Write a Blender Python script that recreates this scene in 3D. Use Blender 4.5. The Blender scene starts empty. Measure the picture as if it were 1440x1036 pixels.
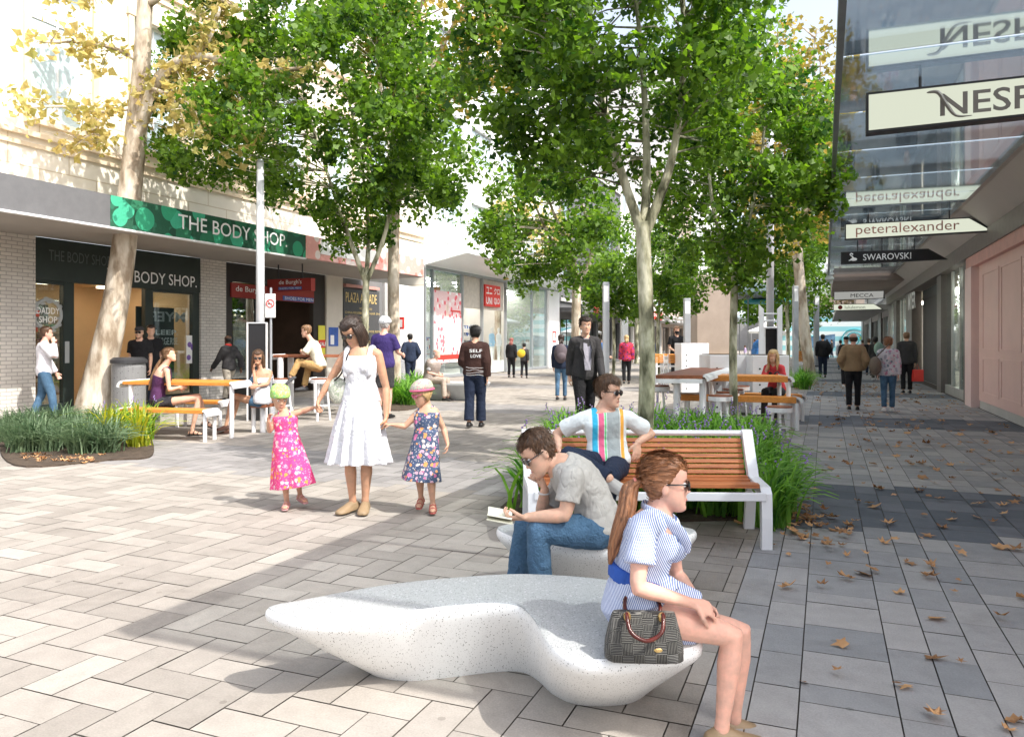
import bpy, math, random
import numpy as np
from mathutils import Vector, Matrix
random.seed(7)
rng = np.random.default_rng(11)
sc = bpy.context.scene
COL = sc.collection
R = math.radians
CH, CF, CX, HY = 1.5, 1080.0, 720.0, 480.0      # eye height, focal length in pixels, principal column, horizon row
AX = math.atan(440 / 1080)                       # the street runs this far to the right of the view
CA, SA = math.cos(AX), math.sin(AX)
STREET = Matrix.Rotation(-AX, 4, 'Z')            # (p, s, z) -> world : p across the street, s along it
WORLD = Matrix.Identity(4)

def W(px, py, d): return Vector(((px - CX) / CF * d, d, CH + (HY - py) / CF * d))
def G(px, py):
    d = CH * CF / (py - HY); return Vector(((px - CX) / CF * d, d, 0))
def Sx(px, p):                                   # distance along the street where column px meets the plane at p
    k = (px - CX) / CF; y = p / (CA * k - SA); return y * (SA * k + CA)
def Zy(px, py, p):
    k = (px - CX) / CF; y = p / (CA * k - SA); return CH + (HY - py) / CF * y
def toPS(v): return Vector((CA * v.x - SA * v.y, SA * v.x + CA * v.y, v.z))
def PS(p, s, z=0): return STREET @ Vector((p, s, z))

# ------------------------------------------------------------------ materials
MATS = {}
def nodes(name):
    m = bpy.data.materials.new(name); m.use_nodes = True
    nt = m.node_tree; nt.nodes.clear()
    out = nt.nodes.new('ShaderNodeOutputMaterial')
    return m, nt, out
def N(nt, t, **kw):
    n = nt.nodes.new(t)
    for k, v in kw.items():
        if k in n.inputs.keys(): n.inputs[k].default_value = v
        else: setattr(n, k, v)
    return n
def c4(c): return (c[0], c[1], c[2], 1)
def mat(name, col, rough=0.7, var=0.12, vs=6.0, bump=0.15, bs=60.0, metal=0.0, col2=None, stretch=None, spec=0.4, sheen=0.0, bd=0.01, coat=0.0, folds=0.0, sss=0.0):
    if name in MATS: return MATS[name]
    m, nt, out = nodes(name)
    tc = N(nt, 'ShaderNodeTexCoord'); mp = N(nt, 'ShaderNodeMapping')
    if stretch: mp.inputs['Scale'].default_value = stretch
    nt.links.new(tc.outputs['Object'], mp.inputs[0])
    nz = N(nt, 'ShaderNodeTexNoise', Scale=vs, Detail=5.0, Roughness=0.6)
    nt.links.new(mp.outputs[0], nz.inputs['Vector'])
    rp = N(nt, 'ShaderNodeValToRGB'); rp.color_ramp.elements[0].position = .3; rp.color_ramp.elements[1].position = .7
    a = col; b = col2 or col
    rp.color_ramp.elements[0].color = c4([max(0, x * (1 - var)) for x in a]); rp.color_ramp.elements[1].color = c4([min(1, x * (1 + var)) for x in b])
    nt.links.new(nz.outputs[0], rp.inputs[0])
    bs_ = N(nt, 'ShaderNodeBsdfPrincipled', Roughness=rough, Metallic=metal)
    bs_.inputs['Specular IOR Level'].default_value = spec
    if sheen: bs_.inputs['Sheen Weight'].default_value = sheen
    if coat: bs_.inputs['Coat Weight'].default_value = coat
    nt.links.new(rp.outputs[0], bs_.inputs['Base Color'])
    if bump:
        n2 = N(nt, 'ShaderNodeTexNoise', Scale=bs, Detail=4.0)
        nt.links.new(mp.outputs[0], n2.inputs['Vector'])
        bp = N(nt, 'ShaderNodeBump', Strength=bump, Distance=bd)
        nt.links.new(n2.outputs[0], bp.inputs['Height']); nt.links.new(bp.outputs[0], bs_.inputs['Normal'])
    if sss: bs_.inputs['Subsurface Weight'].default_value = sss; bs_.inputs['Subsurface Radius'].default_value = (.012, .005, .003); bs_.inputs['Subsurface Scale'].default_value = 1.0
    if folds:                                            # creases: a thin ridge where a warped noise crosses its middle
        m3 = N(nt, 'ShaderNodeMapping'); m3.inputs['Scale'].default_value = (1, 1, .55); nt.links.new(tc.outputs['Object'], m3.inputs[0])
        n3 = N(nt, 'ShaderNodeTexNoise', Scale=9.0, Detail=2.5, Distortion=1.1); nt.links.new(m3.outputs[0], n3.inputs['Vector'])
        s1 = N(nt, 'ShaderNodeMath', operation='SUBTRACT'); s1.inputs[1].default_value = .5; nt.links.new(n3.outputs[0], s1.inputs[0]); s2 = N(nt, 'ShaderNodeMath', operation='ABSOLUTE'); nt.links.new(s1.outputs[0], s2.inputs[0])
        s3 = N(nt, 'ShaderNodeMath', operation='MINIMUM'); s3.inputs[1].default_value = .09; nt.links.new(s2.outputs[0], s3.inputs[0])
        b3 = N(nt, 'ShaderNodeBump', Strength=1.0, Distance=folds); nt.links.new(s3.outputs[0], b3.inputs['Height'])
        if bump: nt.links.new(bp.outputs[0], b3.inputs['Normal'])
        nt.links.new(b3.outputs[0], bs_.inputs['Normal'])
    nt.links.new(bs_.outputs[0], out.inputs[0])
    MATS[name] = m; return m
def emit(name, col, st):
    m, nt, out = nodes(name); e = N(nt, 'ShaderNodeEmission', Strength=st); e.inputs[0].default_value = c4(col)
    nt.links.new(e.outputs[0], out.inputs[0]); MATS[name] = m; return m
def glass(name, tint=(.8, .86, .86), refl=.35, rough=.02):
    m, nt, out = nodes(name)
    t = N(nt, 'ShaderNodeBsdfTransparent'); t.inputs[0].default_value = c4(tint)
    g = N(nt, 'ShaderNodeBsdfGlossy', Roughness=rough); g.inputs[0].default_value = (.9, .95, .97, 1)
    lw = N(nt, 'ShaderNodeLayerWeight', Blend=.35); mr = N(nt, 'ShaderNodeMapRange'); mr.inputs['To Min'].default_value = refl * .35; mr.inputs['To Max'].default_value = min(1, refl * 1.9)
    nt.links.new(lw.outputs['Facing'], mr.inputs[0])
    mx = N(nt, 'ShaderNodeMixShader'); nt.links.new(mr.outputs[0], mx.inputs[0]); nt.links.new(t.outputs[0], mx.inputs[1]); nt.links.new(g.outputs[0], mx.inputs[2])
    nt.links.new(mx.outputs[0], out.inputs[0]); MATS[name] = m; return m
def foliage(name, c1, c2, trans=.45, vs=3.0):
    m, nt, out = nodes(name)
    ge = N(nt, 'ShaderNodeNewGeometry')
    nz = N(nt, 'ShaderNodeTexNoise', Scale=vs, Detail=3.0); tc = N(nt, 'ShaderNodeTexCoord'); nt.links.new(tc.outputs['Object'], nz.inputs['Vector'])
    ad = N(nt, 'ShaderNodeMath', operation='ADD'); ml = N(nt, 'ShaderNodeMath', operation='MULTIPLY'); ml.inputs[1].default_value = .55
    nt.links.new(ge.outputs['Random Per Island'], ml.inputs[0]); nt.links.new(nz.outputs[0], ad.inputs[0]); nt.links.new(ml.outputs[0], ad.inputs[1])
    rp = N(nt, 'ShaderNodeValToRGB'); rp.color_ramp.elements[0].position = .45; rp.color_ramp.elements[1].position = 1.05
    rp.color_ramp.elements[0].color = c4(c1); rp.color_ramp.elements[1].color = c4(c2); nt.links.new(ad.outputs[0], rp.inputs[0])
    b = N(nt, 'ShaderNodeBsdfPrincipled', Roughness=.5); b.inputs['Specular IOR Level'].default_value = .35
    nt.links.new(rp.outputs[0], b.inputs['Base Color'])
    t = N(nt, 'ShaderNodeBsdfTranslucent'); hs = N(nt, 'ShaderNodeHueSaturation', Saturation=1.1, Value=1.5); nt.links.new(rp.outputs[0], hs.inputs['Color']); nt.links.new(hs.outputs[0], t.inputs[0])
    mx = N(nt, 'ShaderNodeMixShader'); mx.inputs[0].default_value = trans
    nt.links.new(b.outputs[0], mx.inputs[1]); nt.links.new(t.outputs[0], mx.inputs[2]); nt.links.new(mx.outputs[0], out.inputs[0])
    MATS[name] = m; return m
def brickmat(name, c1, c2, mortar, w=.24, h=.08, axis='YZ', ms=.006, rough=.8):
    m, nt, out = nodes(name)
    tc = N(nt, 'ShaderNodeTexCoord'); sx = N(nt, 'ShaderNodeSeparateXYZ'); cb = N(nt, 'ShaderNodeCombineXYZ')
    nt.links.new(tc.outputs['Object'], sx.inputs[0])
    nt.links.new(sx.outputs[axis[0]], cb.inputs[0]); nt.links.new(sx.outputs[axis[1]], cb.inputs[1])
    br = N(nt, 'ShaderNodeTexBrick', Scale=1.0); br.inputs['Brick Width'].default_value = w; br.inputs['Row Height'].default_value = h; br.inputs['Mortar Size'].default_value = ms
    br.inputs['Color1'].default_value = c4(c1); br.inputs['Color2'].default_value = c4(c2); br.inputs['Mortar'].default_value = c4(mortar)
    nt.links.new(cb.outputs[0], br.inputs['Vector'])
    b = N(nt, 'ShaderNodeBsdfPrincipled', Roughness=rough)
    nz = N(nt, 'ShaderNodeTexNoise', Scale=1.7, Detail=6.0); nt.links.new(tc.outputs['Object'], nz.inputs['Vector'])
    mr = N(nt, 'ShaderNodeMapRange'); mr.inputs['To Min'].default_value = .82; mr.inputs['To Max'].default_value = 1.15; nt.links.new(nz.outputs[0], mr.inputs[0])
    hs = N(nt, 'ShaderNodeHueSaturation'); nt.links.new(mr.outputs[0], hs.inputs['Value']); nt.links.new(br.outputs['Color'], hs.inputs['Color'])
    nt.links.new(hs.outputs[0], b.inputs['Base Color'])
    bp = N(nt, 'ShaderNodeBump', Strength=.5, Distance=.01); bp.invert = True; nt.links.new(br.outputs['Fac'], bp.inputs['Height']); nt.links.new(bp.outputs[0], b.inputs['Normal'])
    nt.links.new(b.outputs[0], out.inputs[0]); MATS[name] = m; return m
def speckle(name, base, dots, sizes=(260.0,), thr=.22, rough=.5, bump=.05):
    m, nt, out = nodes(name); tc = N(nt, 'ShaderNodeTexCoord')
    prev = None
    nz = N(nt, 'ShaderNodeTexNoise', Scale=3.0, Detail=6.0); nt.links.new(tc.outputs['Object'], nz.inputs['Vector'])
    rp = N(nt, 'ShaderNodeValToRGB'); rp.color_ramp.elements[0].color = c4([x * .93 for x in base]); rp.color_ramp.elements[1].color = c4([min(1, x * 1.04) for x in base])
    nt.links.new(nz.outputs[0], rp.inputs[0]); prev = rp.outputs[0]
    for i, (d, s_) in enumerate(zip(dots, sizes)):
        v = N(nt, 'ShaderNodeTexVoronoi', Scale=s_); nt.links.new(tc.outputs['Object'], v.inputs['Vector'])
        sp = N(nt, 'ShaderNodeSeparateColor'); nt.links.new(v.outputs['Color'], sp.inputs[0])
        g = N(nt, 'ShaderNodeMath', operation='LESS_THAN'); g.inputs[1].default_value = thr; nt.links.new(v.outputs['Distance'], g.inputs[0])
        g2 = N(nt, 'ShaderNodeMath', operation='GREATER_THAN'); g2.inputs[1].default_value = .6; nt.links.new(sp.outputs[0], g2.inputs[0])
        g3 = N(nt, 'ShaderNodeMath', operation='MULTIPLY'); nt.links.new(g.outputs[0], g3.inputs[0]); nt.links.new(g2.outputs[0], g3.inputs[1])
        mx = N(nt, 'ShaderNodeMix', data_type='RGBA'); mx.inputs['B'].default_value = c4(d) if False else (0, 0, 0, 0)
        mx.inputs[7].default_value = c4(d); nt.links.new(g3.outputs[0], mx.inputs[0]); nt.links.new(prev, mx.inputs[6]); prev = mx.outputs[2]
    b = N(nt, 'ShaderNodeBsdfPrincipled', Roughness=rough); nt.links.new(prev, b.inputs['Base Color'])
    n2 = N(nt, 'ShaderNodeTexNoise', Scale=140.0, Detail=3.0); nt.links.new(tc.outputs['Object'], n2.inputs['Vector'])
    bp = N(nt, 'ShaderNodeBump', Strength=bump * 4, Distance=.003); nt.links.new(n2.outputs[0], bp.inputs['Height']); nt.links.new(bp.outputs[0], b.inputs['Normal'])
    nt.links.new(b.outputs[0], out.inputs[0]); MATS[name] = m; return m
def floral(name, base, cols, scale=16.0, thr=.34, base2=None):
    m, nt, out = nodes(name); tc = N(nt, 'ShaderNodeTexCoord')
    nz = N(nt, 'ShaderNodeTexNoise', Scale=scale * .9, Detail=3.0); nt.links.new(tc.outputs['Object'], nz.inputs['Vector'])
    vm = N(nt, 'ShaderNodeVectorMath', operation='MULTIPLY_ADD'); vm.inputs[1].default_value = (.05, .05, .05)
    nt.links.new(nz.outputs['Color'], vm.inputs[0]); nt.links.new(tc.outputs['Object'], vm.inputs[2])
    v = N(nt, 'ShaderNodeTexVoronoi', Scale=scale); nt.links.new(vm.outputs[0], v.inputs['Vector'])
    sp = N(nt, 'ShaderNodeSeparateColor'); nt.links.new(v.outputs['Color'], sp.inputs[0])
    rp = N(nt, 'ShaderNodeValToRGB'); rp.color_ramp.interpolation = 'CONSTANT'
    el = rp.color_ramp.elements; n = len(cols)
    el[0].position = 0; el[0].color = c4(cols[0]); el[1].position = 1 / n; el[1].color = c4(cols[1])
    for i in range(2, n):
        e = el.new(i / n); e.color = c4(cols[i])
    nt.links.new(sp.outputs[0], rp.inputs[0])
    g = N(nt, 'ShaderNodeMath', operation='LESS_THAN'); g.inputs[1].default_value = thr; nt.links.new(v.outputs['Distance'], g.inputs[0])
    v2 = N(nt, 'ShaderNodeTexVoronoi', Scale=scale * 2.3); nt.links.new(vm.outputs[0], v2.inputs['Vector'])
    g2 = N(nt, 'ShaderNodeMath', operation='LESS_THAN'); g2.inputs[1].default_value = .26; nt.links.new(v2.outputs['Distance'], g2.inputs[0])
    m1 = N(nt, 'ShaderNodeMix', data_type='RGBA'); m1.inputs[6].default_value = c4(base); m1.inputs[7].default_value = c4(base2 or cols[-1]); nt.links.new(g2.outputs[0], m1.inputs[0])
    m2 = N(nt, 'ShaderNodeMix', data_type='RGBA'); nt.links.new(g.outputs[0], m2.inputs[0]); nt.links.new(m1.outputs[2], m2.inputs[6]); nt.links.new(rp.outputs[0], m2.inputs[7])
    b = N(nt, 'ShaderNodeBsdfPrincipled', Roughness=.8); nt.links.new(m2.outputs[2], b.inputs['Base Color'])
    n2 = N(nt, 'ShaderNodeTexNoise', Scale=22.0, Detail=3.0); nt.links.new(tc.outputs['Object'], n2.inputs['Vector'])
    bp = N(nt, 'ShaderNodeBump', Strength=.4, Distance=.02); nt.links.new(n2.outputs[0], bp.inputs['Height']); nt.links.new(bp.outputs[0], b.inputs['Normal'])
    nt.links.new(b.outputs[0], out.inputs[0]); MATS[name] = m; return m
def stripes(name, ca, cb_, scale=90.0, axis='X', duty=.5, rough=.8, rot=(0, 0, 0), wob=.6):
    m, nt, out = nodes(name); tc = N(nt, 'ShaderNodeTexCoord'); mp = N(nt, 'ShaderNodeMapping'); mp.inputs['Rotation'].default_value = rot
    nt.links.new(tc.outputs['Object'], mp.inputs[0])
    w = N(nt, 'ShaderNodeTexWave', Scale=scale, Distortion=wob, bands_direction=axis); w.inputs['Detail Scale'].default_value = .08; nt.links.new(mp.outputs[0], w.inputs[0])
    rp = N(nt, 'ShaderNodeValToRGB'); rp.color_ramp.elements[0].position = duty - .08; rp.color_ramp.elements[1].position = duty + .08
    rp.color_ramp.elements[0].color = c4(ca); rp.color_ramp.elements[1].color = c4(cb_); nt.links.new(w.outputs[0], rp.inputs[0])
    b = N(nt, 'ShaderNodeBsdfPrincipled', Roughness=rough); nt.links.new(rp.outputs[0], b.inputs['Base Color'])
    n2 = N(nt, 'ShaderNodeTexNoise', Scale=18.0, Detail=3.0); nt.links.new(tc.outputs['Object'], n2.inputs['Vector'])
    bp = N(nt, 'ShaderNodeBump', Strength=.45, Distance=.02); nt.links.new(n2.outputs[0], bp.inputs['Height']); nt.links.new(bp.outputs[0], b.inputs['Normal'])
    nt.links.new(b.outputs[0], out.inputs[0]); MATS[name] = m; return m
def bands(name, base, stops, axis=0, rough=.85):
    """colour bands along one object axis: stops = [(from, to, colour)]"""
    m, nt, out = nodes(name); tc = N(nt, 'ShaderNodeTexCoord'); sx = N(nt, 'ShaderNodeSeparateXYZ'); nt.links.new(tc.outputs['Object'], sx.inputs[0])
    prev = None
    for a, b_, zc, cc in stops:
        u = N(nt, 'ShaderNodeMath', operation='GREATER_THAN'); u.inputs[1].default_value = a; nt.links.new(sx.outputs[axis], u.inputs[0])
        v = N(nt, 'ShaderNodeMath', operation='LESS_THAN'); v.inputs[1].default_value = b_; nt.links.new(sx.outputs[axis], v.inputs[0])
        w = N(nt, 'ShaderNodeMath', operation='MULTIPLY'); nt.links.new(u.outputs[0], w.inputs[0]); nt.links.new(v.outputs[0], w.inputs[1])
        for (lo, op) in ((zc[0], 'GREATER_THAN'), (zc[1], 'LESS_THAN')):
            q = N(nt, 'ShaderNodeMath', operation=op); q.inputs[1].default_value = lo; nt.links.new(sx.outputs[2], q.inputs[0])
            w2 = N(nt, 'ShaderNodeMath', operation='MULTIPLY'); nt.links.new(w.outputs[0], w2.inputs[0]); nt.links.new(q.outputs[0], w2.inputs[1]); w = w2
        mx = N(nt, 'ShaderNodeMix', data_type='RGBA'); mx.inputs[7].default_value = c4(cc); nt.links.new(w.outputs[0], mx.inputs[0])
        if prev is None: mx.inputs[6].default_value = c4(base)
        else: nt.links.new(prev, mx.inputs[6])
        prev = mx.outputs[2]
    b = N(nt, 'ShaderNodeBsdfPrincipled', Roughness=rough); nt.links.new(prev, b.inputs['Base Color'])
    n2 = N(nt, 'ShaderNodeTexNoise', Scale=14.0, Detail=3.0); nt.links.new(tc.outputs['Object'], n2.inputs['Vector'])
    bp = N(nt, 'ShaderNodeBump', Strength=.5, Distance=.03); nt.links.new(n2.outputs[0], bp.inputs['Height']); nt.links.new(bp.outputs[0], b.inputs['Normal'])
    nt.links.new(b.outputs[0], out.inputs[0]); MATS[name] = m; return m

# ------------------------------------------------------------------ objects
def tag(o, label=None, cat=None, group=None, kind=None):
    if label:
        o['label'] = label
        if len(label.split()) > 16: print('LONG', len(label.split()), label)
    if cat: o['category'] = cat
    if group: o['group'] = group
    if kind: o['kind'] = kind
    return o
def thing(name, label, cat, loc=(0, 0, 0), rotz=0.0, group=None, kind=None):
    o = bpy.data.objects.new(name, None); COL.objects.link(o); o.empty_display_size = .1
    o.matrix_world = Matrix.Translation(loc) @ Matrix.Rotation(rotz, 4, 'Z')
    o.location = loc; o.rotation_euler = (0, 0, rotz)
    TM[o.name] = Matrix.Translation(loc) @ Matrix.Rotation(rotz, 4, 'Z')
    return tag(o, label, cat, group, kind)
TM = {}
def sthing(name, label, cat, p, s, z=0, group=None): return thing(name, label, cat, PS(p, s, z), -AX, group)
def copy_tree(o, parent=None):
    c = o.copy(); COL.objects.link(c); c.parent = parent
    for ch in o.children: copy_tree(ch, c)
    return c

class MB:
    def __init__(self, frame=WORLD): self.V = []; self.F = []; self.frame = frame; self.n = 0; self.uvs = None
    def add(self, vs, fs):
        b = len(self.V); self.V += [tuple(v) for v in vs]; self.F += [tuple(i + b for i in f) for f in fs]; return self
    def box(self, x0, x1, y0, y1, z0, z1):
        v = [(x, y, z) for z in (z0, z1) for y in (y0, y1) for x in (x0, x1)]
        return self.add(v, [(0, 2, 3, 1), (4, 5, 7, 6), (0, 1, 5, 4), (2, 6, 7, 3), (0, 4, 6, 2), (1, 3, 7, 5)])
    def hexa(self, q):                                   # 8 corners: bottom 4 (ccw) then top 4
        return self.add(q, [(3, 2, 1, 0), (4, 5, 6, 7), (0, 1, 5, 4), (1, 2, 6, 5), (2, 3, 7, 6), (3, 0, 4, 7)])
    def rings(self, rs, cap=True, closed=True):
        n = len(rs[0]); b = len(self.V)
        for r in rs: self.V += [tuple(v) for v in r]
        for i in range(len(rs) - 1):
            for j in range(n if closed else n - 1):
                k = (j + 1) % n
                self.F.append((b + i * n + j, b + i * n + k, b + (i + 1) * n + k, b + (i + 1) * n + j))
        if cap:
            self.F.append(tuple(b + j for j in range(n))[::-1]); e = b + (len(rs) - 1) * n; self.F.append(tuple(e + j for j in range(n)))
        return self
    def tube(self, pts, rad, n=10, cap=True, side=None, flat=1.0, round_ends=False):
        pts = [Vector(p) for p in pts]
        if not hasattr(rad, '__len__'): rad = [rad] * len(pts)
        rad = list(rad)
        if round_ends:
            for end in (0, -1):
                a = pts[end]; q = pts[1] if end == 0 else pts[-2]; dr = (a - q).normalized(); r = rad[end]
                add = [(a + dr * r * .6, r * .8), (a + dr * r * .95, r * .35)]
                if end == 0: pts = [x[0] for x in add][::-1] + pts; rad = [x[1] for x in add][::-1] + rad
                else: pts = pts + [x[0] for x in add]; rad = rad + [x[1] for x in add]
        rs = []; ref = Vector(side) if side is not None else None
        t0 = (pts[1] - pts[0]).normalized()
        if ref is None: ref = t0.orthogonal()
        for i, p in enumerate(pts):
            t = (pts[min(i + 1, len(pts) - 1)] - pts[max(i - 1, 0)])
            if t.length < 1e-9: t = t0
            t = t.normalized(); u = ref - t * ref.dot(t)
            if u.length < 1e-6: u = t.orthogonal()
            u.normalize(); v = t.cross(u); ref = u
            rs.append([p + (u * math.cos(a) + v * math.sin(a) * flat) * rad[i] for a in [2 * math.pi * j / n for j in range(n)]])
        return self.rings(rs, cap)
    def ell(self, c, ax, n=14, m=9):                     # ax: three half axes (vectors) or radii
        c = Vector(c)
        if not hasattr(ax[0], '__len__'): ax = (Vector((ax[0], 0, 0)), Vector((0, ax[1], 0)), Vector((0, 0, ax[2])))
        rs = []
        for i in range(m + 1):
            th = math.pi * (i + .0) / m; th = min(max(th, .12), math.pi - .12)
            rs.append([c - ax[2] * math.cos(th) + (ax[0] * math.cos(a) + ax[1] * math.sin(a)) * math.sin(th) for a in [2 * math.pi * j / n for j in range(n)]])
        return self.rings(rs)
    def loft(self, C, U, Vv, n=20, cap=True, fold=None):
        rs = []
        for i, c in enumerate(C):
            r = []
            for j in range(n):
                a = 2 * math.pi * j / n; k = 1.0
                if fold: k += fold(i, a)
                r.append(Vector(c) + (Vector(U[i]) * math.cos(a) + Vector(Vv[i]) * math.sin(a)) * k)
            rs.append(r)
        return self.rings(rs, cap)
    def build(self, name, m, parent=None, label=None, cat=None, group=None, kind=None, smooth=False, bevel=0, remesh=0, sm=5, disp=0, dsc=.15, fm=None):
        co = np.array(self.V, dtype=np.float64); fr = np.array(self.frame)
        co = co @ fr[:3, :3].T + fr[:3, 3]
        if parent is not None:
            M = parent
            while M.parent is not None: M = M.parent
            im = np.array(TM[M.name].inverted()); co = co @ im[:3, :3].T + im[:3, 3]; loc = None
        else:
            loc = np.array([(co[:, 0].min() + co[:, 0].max()) / 2, (co[:, 1].min() + co[:, 1].max()) / 2, co[:, 2].min()])
            if self.frame != WORLD:
                Ri = np.array(self.frame.to_3x3().transposed()); co = (co - loc) @ Ri.T
            else: co = co - loc
        me = bpy.data.meshes.new(name); me.from_pydata(co.tolist(), [], self.F)
        for mm in (m if isinstance(m, (list, tuple)) else [m]): me.materials.append(mm)
        if fm is not None: me.polygons.foreach_set('material_index', fm)
        if smooth: me.polygons.foreach_set('use_smooth', [True] * len(me.polygons))
        o = bpy.data.objects.new(name, me); COL.objects.link(o)
        if parent is not None: o.parent = parent
        else:
            o.location = loc
            if self.frame != WORLD: o.rotation_euler = (0, 0, -AX)
            TM[o.name] = Matrix.Translation(loc) @ (self.frame.to_3x3().to_4x4() if self.frame != WORLD else WORLD)
        if bevel:
            b = o.modifiers.new('b', 'BEVEL'); b.width = bevel; b.segments = 2; b.limit_method = 'ANGLE'
        if remesh:
            r = o.modifiers.new('r', 'REMESH'); r.mode = 'VOXEL'; r.voxel_size = remesh; r.use_smooth_shade = True
            if sm: s_ = o.modifiers.new('s', 'SMOOTH'); s_.factor = .5; s_.iterations = sm
        if disp:
            t = bpy.data.textures.new('folds', 'CLOUDS'); t.noise_scale = dsc; t.noise_depth = 2
            d = o.modifiers.new('d', 'DISPLACE'); d.texture = t; d.strength = disp; d.mid_level = .5; d.texture_coords = 'LOCAL'
        return tag(o, label, cat, group, kind)

def cr(P, n, closed=False):                              # Catmull-Rom through points
    P = [Vector(p) for p in P]; out = []; L = len(P)
    for i in range(L if closed else L - 1):
        a = P[(i - 1) % L] if closed or i > 0 else P[0]; b = P[i]; c = P[(i + 1) % L]; d = P[(i + 2) % L] if closed or i + 2 < L else P[-1]
        for k in range(n):
            t = k / n
            out.append(.5 * ((2 * b) + (c - a) * t + (2 * a - 5 * b + 4 * c - d) * t * t + (3 * b - a - 3 * c + d) * t ** 3))
    if not closed: out.append(P[-1])
    return out

def text(s, O, u, v, w, h=None, m=None, parent=None, name='lettering', frame=WORLD, depth=.004, bold=0.0, mirror=False, spacing=1.0, serif=False):
    """lettering whose lower left corner is O, reading along u, with cap height along v; w metres wide"""
    cu = bpy.data.curves.new('t', 'FONT'); cu.body = s; cu.offset = bold; cu.space_character = spacing; cu.extrude = 0.0; cu.resolution_u = 3
    to = bpy.data.objects.new('t', cu); COL.objects.link(to); dg = bpy.context.evaluated_depsgraph_get(); me = bpy.data.meshes.new_from_object(to.evaluated_get(dg))
    co = np.empty(len(me.vertices) * 3); me.vertices.foreach_get('co', co); co = co.reshape(-1, 3)
    fs = [tuple(p.vertices) for p in me.polygons]
    bpy.data.objects.remove(to); bpy.data.curves.remove(cu)
    if len(co) == 0: return None
    mn = co.min(0); mx = co.max(0); sx_ = w / (mx[0] - mn[0]); sy_ = (h / (mx[1] - mn[1])) if h else sx_
    u = Vector(u).normalized(); v = Vector(v).normalized(); nrm = u.cross(v); O = Vector(O)
    mb = MB(frame); xs = (co[:, 0] - mn[0]) * sx_; ys = (co[:, 1] - mn[1]) * sy_
    if mirror: xs = w - xs
    mb.add([O + u * a + v * b + nrm * depth for a, b in zip(xs, ys)], fs)
    return mb.build(name, m, parent)
# ------------------------------------------------------------------ people
# head profile: height, front, back, half width (metres, adult)
HP = [(-.120, .066, .040, .014), (-.113, .082, .020, .030), (-.098, .088, .000, .043), (-.080, .086, -.022, .053), (-.060, .086, -.045, .060),
      (-.038, .085, -.068, .066), (-.015, .083, -.085, .070), (.005, .081, -.094, .072), (.025, .086, -.099, .074), (.045, .088, -.101, .0755),
      (.065, .082, -.100, .075), (.085, .068, -.092, .069), (.100, .047, -.076, .056), (.111, .020, -.052, .038), (.117, -.005, -.028, .016)]
def hp(z):
    z = max(HP[0][0], min(HP[-1][0], z))
    for a, b in zip(HP, HP[1:]):
        if z <= b[0]:
            t = (z - a[0]) / (b[0] - a[0]); t2 = t * t * (3 - 2 * t) * .4 + t * .6
            return [a[i] + (b[i] - a[i]) * t2 for i in (1, 2, 3)]
    return list(HP[-1][1:])
def g_(x, s): return math.exp(-(x / s) ** 2)
def head_grid(nz=44, na=56):
    """grid of local points and outward directions: z up, y towards the face"""
    out = []
    for i in range(nz + 1):
        z = -.120 + .237 * (0.5 - 0.5 * math.cos(math.pi * i / nz)) ; f, b, w = hp(z); row = []
        for j in range(na):
            a = 2 * math.pi * j / na; ca, sa = math.cos(a), math.sin(a); e = .9
            x = w * math.copysign(abs(ca) ** e, ca); yc = (f + b) / 2; y = yc + (f - b) / 2 * math.copysign(abs(sa) ** e, sa)
            if sa > 0:
                nose = .0
                if z < .012 and z > -.05: nose = .005 + .020 * min(1, (.012 - z) / .045) if z > -.034 else .025 * max(0, 1 - (-.034 - z) / .012)
                wn = .008 + .006 * g_(z + .034, .014)
                y += nose * g_(x, wn) * (sa > .5)
                y -= .008 * (g_(abs(x) - .031, .014) * g_(z - .001, .011)) + .004 * g_(x, .012) * g_(z - .012, .01)
                y += .003 * g_(abs(x) - .028, .02) * g_(z - .023, .008) + .003 * g_(abs(x) - .045, .016) * g_(z + .028, .018)
                y += .004 * g_(x, .022) * (g_(z + .060, .0045) + g_(z + .070, .005)) - .003 * g_(x, .02) * g_(z + .065, .0025) - .003 * g_(x, .02) * g_(z + .082, .006)
                y += .004 * g_(x, .018) * g_(z + .103, .01)
            row.append((x, y, z))
        out.append(row)
    return out
HG = head_grid()
class Head:
    def __init__(s, c, face, up, sc_=1.0):
        s.c = Vector(c); s.f = Vector(face).normalized(); u = Vector(up).normalized(); s.r = s.f.cross(u).normalized(); s.u = s.r.cross(s.f).normalized(); s.s = sc_
    def at(s, x, y, z): return s.c + (s.r * x + s.f * y + s.u * z) * s.s
    def dirs(s, a, b, c): return (s.r * a * s.s, s.f * b * s.s, s.u * c * s.s)
    def mesh(s, mb): return mb.rings([[s.at(*p) for p in row] for row in HG])
    def ears(s, mb):
        for k in (-1, 1): mb.ell(s.at(.074 * k, -.012, -.012), (s.r * .009 * s.s, s.f * .017 * s.s, s.u * .031 * s.s), 10, 7)
    def shell(s, mb, fn):
        """closed shell from the head grid: fn(x,y,z) = offset outward in metres (negative hides it)"""
        rs = []
        for row in HG:
            r = []
            for (x, y, z) in row:
                o = fn(x, y, z); d = Vector((x, y + .008, z * .9 if z > 0 else z * .3)); d.normalize()
                r.append(s.at(x + d.x * o, y + d.y * o, z + d.z * o))
            rs.append(r)
        return mb.rings(rs)
def sstep(a, b, x): t = max(0, min(1, (x - a) / (b - a))); return t * t * (3 - 2 * t)
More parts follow.
